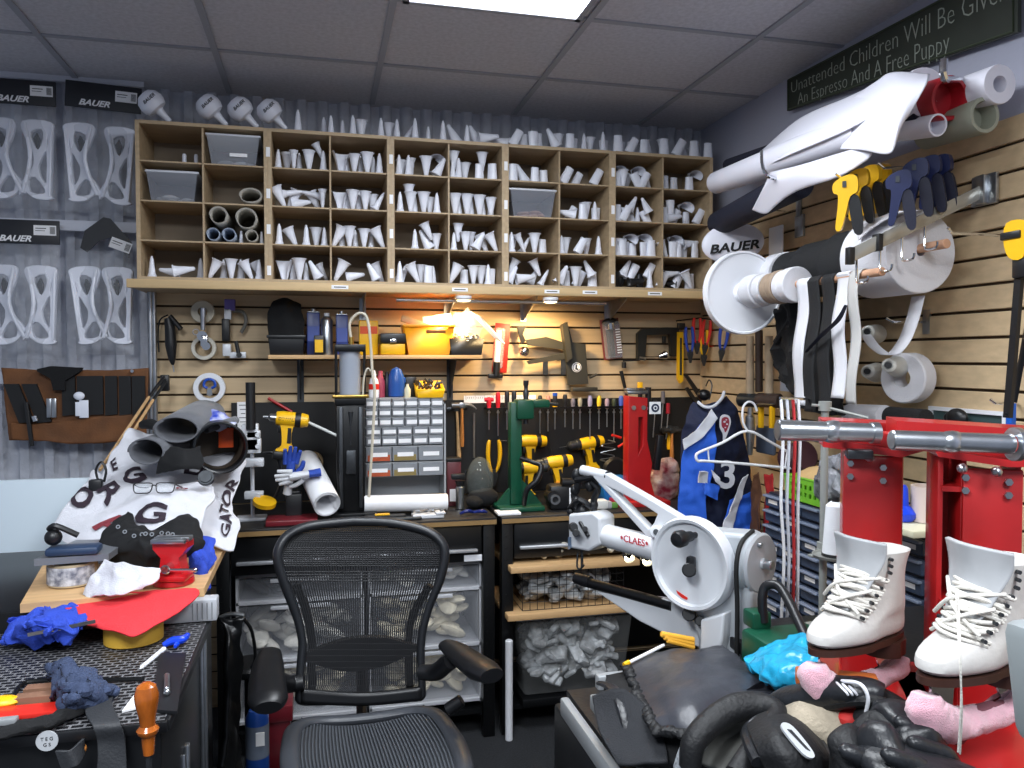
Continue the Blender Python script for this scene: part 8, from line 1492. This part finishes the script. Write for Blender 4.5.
# towels
M_TOW = mat('white_towel', 'cfd0d8', .9, bump=.3, bscale=260, sheen=.4); M_LET = mat('towel_print', '2a1e2a', .8)
def towel(name, rows, label, amp, mt=M_TOW, nu=44, nv=44, th=.006, seed=1, cat='towel', sc=11):
    P_ = [[D(*p) for p in r] for r in rows]; fn = net(P_, amp, sc, seed); m = MB(); m.grid(fn, nu, nv); o = one(name, m, mt, label, cat); solid(o, th); return o, fn
def letters(o, fn, s, u, v, su, sv, ang, mt=None, off=.006):
    cu = bpy.data.curves.new('t', 'FONT'); cu.body = s; cu.size = 1; cu.align_x = 'CENTER'; cu.align_y = 'CENTER'; cu.offset = .03; cu.resolution_u = 3
    q = bpy.data.objects.new('tmp', cu); COL.objects.link(q); me = bpy.data.meshes.new_from_object(q.evaluated_get(bpy.context.evaluated_depsgraph_get())); bpy.data.objects.remove(q)
    bm = bmesh.new(); bm.from_mesh(me); bmesh.ops.subdivide_edges(bm, edges=[e for e in bm.edges if e.calc_length() > .12], cuts=2, use_grid_fill=True); bmesh.ops.triangulate(bm, faces=list(bm.faces)); bm.to_mesh(me); bm.free()
    vs = []
    for w in me.vertices:
        x = w.co.x * cos(ang) - w.co.y * sin(ang); y = w.co.x * sin(ang) + w.co.y * cos(ang); uu = min(.99, max(.01, u + x * su)); vv = min(.99, max(.01, v - y * sv)); p = fn(uu, vv)
        n_ = (fn(min(1, uu + .01), vv) - fn(uu, vv)).cross(fn(uu, min(1, vv + .01)) - fn(uu, vv)); n_ = n_.normalized() if n_.length > 0 else V((0, -1, 0))
        if n_.dot(EYE - p) < 0: n_ = -n_
        vs.append(p + n_ * off)
    mm = MB(); mm.add(vs, [tuple(p.vertices) for p in me.polygons]); obj('lettering', mm, mt or M_LET, o, flat=True)
o1, f1 = towel('printed_towel', [[(128, 428, 2.95), (160, 436, 2.98), (205, 440, 2.98), (236, 436, 3.0)], [(112, 455, 2.80), (150, 462, 2.78), (200, 466, 2.80), (245, 462, 2.86)], [(99, 480, 2.62), (140, 490, 2.62), (198, 494, 2.68), (232, 500, 2.72)], [(110, 500, 2.58), (150, 510, 2.58), (205, 522, 2.56), (240, 522, 2.60)], [(120, 505, 2.58), (160, 520, 2.55), (212, 545, 2.50), (234, 549, 2.52)]], 'white printed towel behind, its lettered corner hanging down at right', .012, seed=4)
letters(o1, f1, 'GATOR', .89, .62, .135, .15, 1.3); letters(o1, f1, 'G', .28, .40, .20, .20, .5); letters(o1, f1, 'D', .62, .30, .16, .13, -.1); letters(o1, f1, 'E', .10, .34, .13, .14, .7)
o2, f2 = towel('printed_towel', [[(94, 470, 2.68), (120, 482, 2.64), (162, 484, 2.62), (212, 484, 2.62)], [(78, 490, 2.56), (112, 502, 2.49), (160, 494, 2.46), (212, 498, 2.52)], [(63, 511, 2.46), (98, 528, 2.40), (150, 518, 2.40), (204, 520, 2.44)], [(50, 530, 2.42), (94, 562, 2.33), (148, 552, 2.34), (192, 545, 2.38)]], 'white towel with dark letters in front, under the eyeglasses', .012, seed=9)
letters(o2, f2, 'R', .28, .22, .26, .36, -.6); letters(o2, f2, 'O', .10, .42, .26, .40, .9); letters(o2, f2, 'G', .66, .62, .28, .36, .1); letters(o2, f2, 'A', .42, .66, .22, .30, -.5, mat('towel_print_red', '7a2a34', .8)); letters(o2, f2, 'O', .78, .22, .09, .13, 0, mat('towel_print_red', '7a2a34', .8))
o3, f3 = towel('black_shirt', [[(128, 512, 2.38), (150, 528, 2.30), (175, 520, 2.34), (190, 516, 2.40)], [(108, 530, 2.30), (145, 536, 2.22), (175, 532, 2.26), (202, 528, 2.34)], [(98, 545, 2.26), (140, 552, 2.18), (172, 550, 2.22), (202, 548, 2.30)], [(102, 562, 2.26), (135, 572, 2.20), (150, 578, 2.20), (180, 562, 2.26)]], 'crumpled black shirt with small eyelets lying over the towels', .016, M_DARK, th=.010, cat='shirt', sc=15)
m = MB()
for k in range(9): p = f3(.10 + .07 * k, .30 + .03 * (k % 3)) + V((0, -.014, .006)); m.ring(p, (EYE - p), .006, .003, .002, 12)
obj('eyelets', m, M_STEEL, o3)
towel('white_cloth', [[(105, 560, 2.10), (130, 566, 2.06), (160, 565, 2.08)], [(92, 575, 2.08), (125, 580, 2.03), (158, 578, 2.04)], [(82, 595, 2.06), (115, 595, 2.0), (142, 590, 2.02)]], 'white cloth tail hanging below the black shirt', .010, seed=3, cat='cloth', sc=18)
towel('blue_cloth', [[(188, 536, 2.33), (200, 534, 2.37), (214, 540, 2.39)], [(186, 552, 2.29), (200, 556, 2.27), (215, 558, 2.33)], [(190, 570, 2.27), (200, 575, 2.25), (212, 572, 2.29)], [(200, 590, 2.27), (206, 592, 2.26), (210, 588, 2.27)]], 'royal blue cloth hanging behind the vise', .014, mat('royal_blue_cloth', '2a48b8', .85, bump=.3, bscale=200), cat='cloth', sc=22)
# eyeglasses
t = thing('eyeglasses', 'black rimmed eyeglasses resting on the front towel', 'glasses', D(155, 492, 2.46)); m = MB(); Mg = frame(D(154, 488, 2.46), (1, -.15, 0), (0, .35, 1)); 
for sx in (-1, 1): m.tube([Mg @ V((sx * .034 + .026 * x, .016 * y, 0)) for x, y in ((-1, .9), (0, 1), (1, .9), (1.05, 0), (.8, -.9), (0, -1), (-.8, -.9), (-1.05, 0))], .0018, n=6, smooth=3, closed=True)
m.tube([Mg @ V((-.008, .005, .0)), Mg @ V((0, .009, .003)), Mg @ V((.008, .005, 0))], .0018, n=6)
for sx in (-1, 1): m.tube([Mg @ V((sx * .061, .012, 0)), Mg @ V((sx * .064, .012, -.05)), Mg @ V((sx * .05, .02, -.11))], .002, n=6, smooth=3)
obj('frame', m, M_BLACK, t); m = MB()
for sx in (-1, 1): m.prism([(sx * .034 + .025 * cos(k * pi / 8), .015 * sin(k * pi / 8)) for k in range(16)], .001, Mg)
obj('lens', m, mat('lens_glass', 'dfe6ee', .05, alpha=.2), t)
m = MB(); c = D(206, 478, 2.55); m.ring(c, (0, -1, .6), .026, .020, .014, bev=.002); m.cyl(c - V((0, .01, -.006)), c + V((0, .01, -.006)), .019); one('wrist_watch', m, M_DSTEEL, 'dark steel watch lying on the towel beside the glasses', 'watch')
m = MB(); m.tube([D(98, 480, 2.6), D(96, 470, 2.6), D(101, 462, 2.6), D(106, 470, 2.6), D(104, 482, 2.6)], .004, smooth=4, n=6); m.box(D(96, 487, 2.58), (.04, .03, .05), None, bev=.006); one('black_pouch', m, M_BLACK, 'small black pouch with cord left of the towels', 'pouch')
# felt tubes
M_FELT = mat('grey_felt', '5e6066', .95, bump=.4, bscale=200, sheen=.3)
def tubeto(pf, pb, r, sq, mt, label, turns=1.15, th=.005, name='felt_tube', step=.006):
    a, b = D(*pf), D(*pb); return sheet_roll(name, a, r, (b - a).length, mt, label, turns, 'grey felt tubes on the towels' if mt is M_FELT else None, b - a, 'tube', th, step, sq)
tubeto((176, 430, 2.62), (205, 412, 2.98), .075, .62, M_FELT, 'upper grey felt tube with open dark end')
tubeto((146, 452, 2.58), (192, 436, 2.95), .062, .75, M_FELT, 'lower grey felt tube, leftmost open end')
t = thing('black_drum', 'black cylinder with open brown-lined mouth, right of felt tubes', 'tube', D(222, 450, 2.7)); a, b = D(221, 448, 2.66), D(213, 440, 3.0)
m = MB(); m.lathe([(.084, 0), (.088, .004), (.088, .30), (.07, .305), (.001, .305)], dirm(a, b - a), 40); m.lathe([(.084, 0), (.080, .003), (.078, .24), (.001, .24)], dirm(a, b - a), 40); obj('drum_shell', m, mat('drum_black', '1b1e21', .35), t)
m = MB(); m.lathe([(.0775, .07), (.0775, .2385), (.001, .2385)], dirm(a, b - a), 40); obj('brown_lining', m, mat('brown_lining', '4a3e32', .6), t)
m = MB(); m.box(a + V((.0, .15, .02)), (.05, .01, .07), None, bev=.002); obj('orange_patch', m, mat('orange_red', 'e0521c', .5), t)
m = MB(); m.grid(net([[D(170, 446, 2.60), D(185, 448, 2.58), D(200, 446, 2.64)], [D(160, 460, 2.58), D(182, 464, 2.54), D(204, 462, 2.6)], [D(156, 474, 2.58), D(182, 470, 2.54), D(200, 470, 2.58)]], .006, 20), 16, 16); o = one('black_felt', m, M_DARK, 'black felt sheet between the grey tubes and the drum', 'cloth'); solid(o, .006)
m = MB(); m.grid(net([[D(198, 414, 2.85), D(215, 410, 2.86), D(232, 418, 2.9)], [D(196, 424, 2.80), D(214, 420, 2.78), D(236, 424, 2.84)], [D(203, 432, 2.80), D(216, 430, 2.78), D(232, 428, 2.8)]], .012, 30), 18, 18); o = one('blue_white_cloth', m, mat('blue_print_cloth', 'dfe2ec', .8, var=.9, vscale=22, col2='2c44b4'), 'white and blue printed cloth on top of the drum', 'cloth'); solid(o, .006)
tubeto((206, 430, 2.74), (236, 420, 2.86), .02, .8, M_FELT, 'small grey felt curl on top of the black drum', 1.3, .004)
m = MB(); m.sph(D(160, 430, 2.9), (.05, .04, .03), None, 14, 8); one('dark_pad', m, M_DARK, 'small dark pad left of the upper felt tube', 'pad') if 0 else None
m = MB(); m.tube([D(142, 425, 2.95), D(150, 424, 2.93), D(160, 428, 2.92)], [.015, .02, .016], n=10, smooth=3); one('dark_pad', m, M_DARK, 'small dark pad left of the upper felt tube', 'pad')
# leaning white panel
a = Y(-70, 483, 3.25); b = Y(106, 484, 3.25); m = MB(); m.box(((a.x + b.x) / 2, 3.26, (a.z + .25) / 2), (b.x - a.x, .02, a.z - .25), bev=.003); one('white_board', m, mat('panel_bluish_white', 'd6e4ee', .4), 'large plain pale board standing upright behind the cart, far left', 'board')
m = MB(); m.box(((a.x + b.x) / 2, 3.26, .125), (b.x - a.x, .30, .246), bev=.004); one('panel_block', m, M_BLACK, 'black block carrying the large pale board', 'block')
# red felt over yellow tape roll, blue cloth
c = Kz(134, 640); m = MB(); m.ring(c + V((0, .0, .026)), (0, 0, 1), .068, .045, .05, bev=.002); one('yellow_tape', m, mat('masking_yellow', 'd2a63a', .6), 'yellow tape roll under the red felt', 'tape')
rr = [[D(60, 604, 2.06), D(100, 594, 2.08), D(150, 590, 2.08), D(195, 588, 2.08)], [D(66, 610, 1.98), D(105, 606, 2.0), D(150, 602, 2.0), D(199, 594, 2.03)], [D(78, 622, 1.92), D(108, 620, 1.90), D(145, 615, 1.92), D(178, 612, 1.96)], [D(92, 627, 1.90), D(112, 630, 1.86), D(134, 636, 1.84), D(160, 622, 1.90)]]
m = MB(); m.grid(net(rr, .004, 14), 30, 26); o = one('red_felt', m, mat('red_felt', 'e2343c', .9, bump=.3, bscale=260), 'bright red felt sheet over the yellow tape roll and board edge', 'felt'); solid(o, .004)
m = MB(); m.grid(net([[D(14, 620, 2.0), D(40, 610, 2.02), D(75, 606, 2.02)], [D(6, 634, 1.93), D(38, 622, 1.86), D(80, 618, 1.90)], [D(8, 644, 1.90), D(40, 634, 1.83), D(78, 632, 1.86)], [D(12, 648, 1.91), D(45, 642, 1.86), D(76, 640, 1.87)]], .022, 24, 3), 46, 40); o = one('blue_cloth', m, MATS['royal_blue_cloth'], 'crumpled royal blue cloth on the mesh top, far left', 'cloth'); solid(o, .01)
m = MB(); m.box((0, 0, 0), (.14, .008, .004), frame(D(62, 628, 1.85), (1, .15, .1), (0, 0, 1))); one('putty_knife', m, M_STEEL, 'thin steel blade sticking out of the red felt', 'blade')
# small tools on the mesh
t = thing('blue_clip', 'bright blue plastic clip near the back right of mesh top', 'clip', Kz(177, 643)); m = MB(); c = Kz(177, 643, .01); m.tube([c + V((-.03, -.01, 0)), c + V((-.01, .0, .006)), c + V((.012, .005, .006)), c + V((.02, .03, .008))], [.006, .010, .010, .006], smooth=4, n=10); m.tube([c + V((.0, -.025, 0)), c, c + V((-.012, .025, .004))], [.004, .008, .005], smooth=3, n=8); obj('clip_body', m, MATS['vivid_blue'], t)
m = MB(); m.cyl(Kz(142, 667, .006), Kz(164, 649, .006), .005, .006, 8); m.cyl(Kz(142, 667, .006), Kz(140, 669, .005), .005, .001, 8); one('white_pencil', m, M_WHITE, 'white marking pencil on the mesh top', 'pencil')
m = MB(); pl = [Kz(152, 712), Kz(159, 655), Kz(186, 655), Kz(177, 714)]; m.prism([(p.x, p.y) for p in pl], .006, Matrix.Translation((0, 0, KZ + .0035))); t = one('black_plate', m, mat('plate_black', '16181c', .5), 'flat black plate along the right edge of mesh top', 'plate')
m = MB(); m.cyl(Kz(167, 675, .014), Kz(167, 690, .014), .006, n=10, bev=.002); m.sph(Kz(167, 692, .014), .007, None, 10, 6); one('steel_bit', m, M_STEEL, 'small steel bit lying on the black plate', 'bit')
m = MB(); pl = [Kz(122, 713), Kz(136, 694), Kz(159, 688), Kz(150, 706)]; m.prism([(p.x, p.y) for p in pl], .004, Matrix.Translation((0, 0, KZ + .003))); one('white_square', m, M_PAPER, 'white paper square beside the wooden awl handle', 'paper')
t = thing('wooden_awl', 'glossy orange-brown wooden tool handle standing at cart front edge', 'awl', Y(147, 760, 1.57)); q0 = Y(149, 768, 1.57); q1 = Y(147, 696, 1.57); L = q1.z - q0.z; s_ = L / 72
m = MB(); prof = [(.001, 0), (5, 0), (6, 10), (6.5, 18), (10, 22), (10.5, 25), (7, 29), (8, 38), (11, 52), (11.5, 60), (9, 68), (4, 71.5), (.001, 72)]
m.lathe([(r * s_ if r > .01 else .0005, (z + 0) * s_) for r, z in prof], dirm(q0 + V((0, 0, 14 * s_)), V((-.02, 0, 1))), 28); obj('wood_handle', m, mat('varnished_wood', 'a4561a', .2, var=.25, vscale=14, stretch=(4, 4, 1), coat=.6), t)
m = MB(); m.cyl(q0 + V((0, 0, 14 * s_)), q0 - V((0, 0, .10)), .006, .003, 10); obj('steel_shank', m, M_DSTEEL, t)
m = MB(); c = Kz(85, 690, .03)
m.grid(net([[Kz(48, 668, .03), Kz(62, 664, .05), Kz(80, 672, .03)], [Kz(55, 690, .02), Kz(72, 682, .06), Kz(100, 682, .03), ][:3], [Kz(62, 704, .02), Kz(80, 700, .04), Kz(116, 690, .02)], [Kz(68, 708, .006), Kz(82, 710, .01), Kz(112, 698, .006)]], .020, 34, 5), 40, 40); o = one('navy_rag', m, mat('navy_rag', '34405c', .9, bump=.4, bscale=200), 'crumpled faded navy rag in the middle of mesh top', 'rag'); solid(o, .008)
m = MB(); m.tube([Kz(12, 698, .006), Kz(20, 686, .006), Kz(35, 681, .006), Kz(90, 680, .006), Kz(144, 679, .006)], .005, smooth=5, n=8); one('black_rod', m, M_BMET, 'long thin bent black rod lying across the mesh top', 'rod')
for k, (p0, p1) in enumerate((((26, 690), (60, 688)), ((16, 699), (52, 697)))): m = MB(); a, b = Kz(*p0, .012), Kz(*p1, .012); m.box((0, 0, 0), ((b - a).length, .028, .018), frame((a + b) / 2, b - a, (0, 0, 1)) @ Matrix.Rotation(0, 4, 'X'), bev=.003) if 0 else m.prism([(-(b - a).length / 2, -.014), ((b - a).length / 2, -.014), ((b - a).length / 2, .014), (-(b - a).length / 2, .014)], .018, FL((a + b) / 2 + V((0, 0, -.002)))); one('wood_block', m, mat('brown_block', '8a6550', .6, var=.2, vscale=14), '%s brown wood block on the mesh top' % ('rear', 'front')[k], 'block', 'brown wood blocks on the cart')
m = MB(); m.sph(Kz(2, 702, .012), (.035, .02, .012), None, 16, 8); one('yellow_marker', m, M_YEL, 'yellow tool end at the left photo edge on the mesh', 'tool')
m = MB(); a = Kz(20, 712, .005); m.box(a + V((-.04, .0, 0)), (.22, .05, .010), None, bev=.002); one('red_strip', m, mat('bright_red', 'd42a20', .4), 'flat red strip near the left front of the mesh', 'strip'); m = MB(); a = Kz(6, 722, .006); m.box(a + V((-.03, 0, .002)), (.10, .02, .012), None, bev=.003); one('grey_stick', m, M_GREY, 'short grey stick in front of the red strip', 'stick')
m = MB(); m.tube([Kz(-8, 737, .010), Kz(20, 728, .016), Kz(48, 722, .014), Kz(70, 712, .016), Kz(92, 706, .012)], [.012, .020, .022, .016, .010], smooth=6, n=14, flat=.6)
for i in range(len(m.v)): m.v[i] = m.v[i] + nvec(m.v[i] * 60) * .006
one('black_lace_cloth', m, M_DARK, 'twisted black cloth along the front left of the mesh top', 'cloth')
def quadsheet(pts, mt, label, name, cat): return sheet(name, pts, mt, label, cat, .002, 16, 30, .005)
quadsheet([[Kz(106, 695, .012), Kz(116, 690, .012)], [Kz(86, 708, .016), Kz(112, 702, .02)], [Y(92, 725, 1.60), Y(120, 722, 1.60)], [Y(98, 745, 1.60), Y(125, 745, 1.60)], [Y(96, 775, 1.59), Y(126, 778, 1.59)]], mat('charcoal_leather', '2b2d31', .6, bump=.15, bscale=200), 'wide dark leather strap draped over the cart front edge', 'leather_strap', 'strap')
quadsheet([[Y(85, 738, 1.60), Y(86, 752, 1.60)], [Y(70, 750, 1.55), Y(78, 765, 1.55)], [Y(55, 752, 1.55), Y(62, 770, 1.55)]], MATS['charcoal_leather'], 'second dark leather strap end curling at the cart front', 'leather_strap', 'strap')
m = MB(); m.sph(Y(80, 749, 1.60), (.012, .012, .010), None, 12, 8); m.cyl(Y(80, 749, 1.60), Y(74, 760, 1.60), .006); one('wood_knob_tool', m, M_HW, 'small round wood tool end beside the leather straps', 'tool')
# dark cloth and things right of the cart, next to the bench
m = MB(); m.grid(net([[D(222, 617, 2.5), D(243, 616, 2.5)], [D(224, 650, 2.45), D(238, 660, 2.5)], [D(222, 700, 2.45), D(236, 720, 2.5)], [D(218, 770, 2.4), D(238, 775, 2.5)]], .012, 14), 14, 30); o = one('black_coat', m, mat('black_vinyl', '0e0f11', .3, bump=.3, bscale=20), 'glossy black sheet hanging between the cart and the bench', 'cloth'); solid(o, .02)
m = MB(); m.tube([D(220, 618, 2.5), D(230, 614, 2.5), D(244, 615, 2.5)], .007, n=8, smooth=3); one('grey_bar', m, M_STEEL, 'short grey bar on top of the glossy black sheet', 'bar')
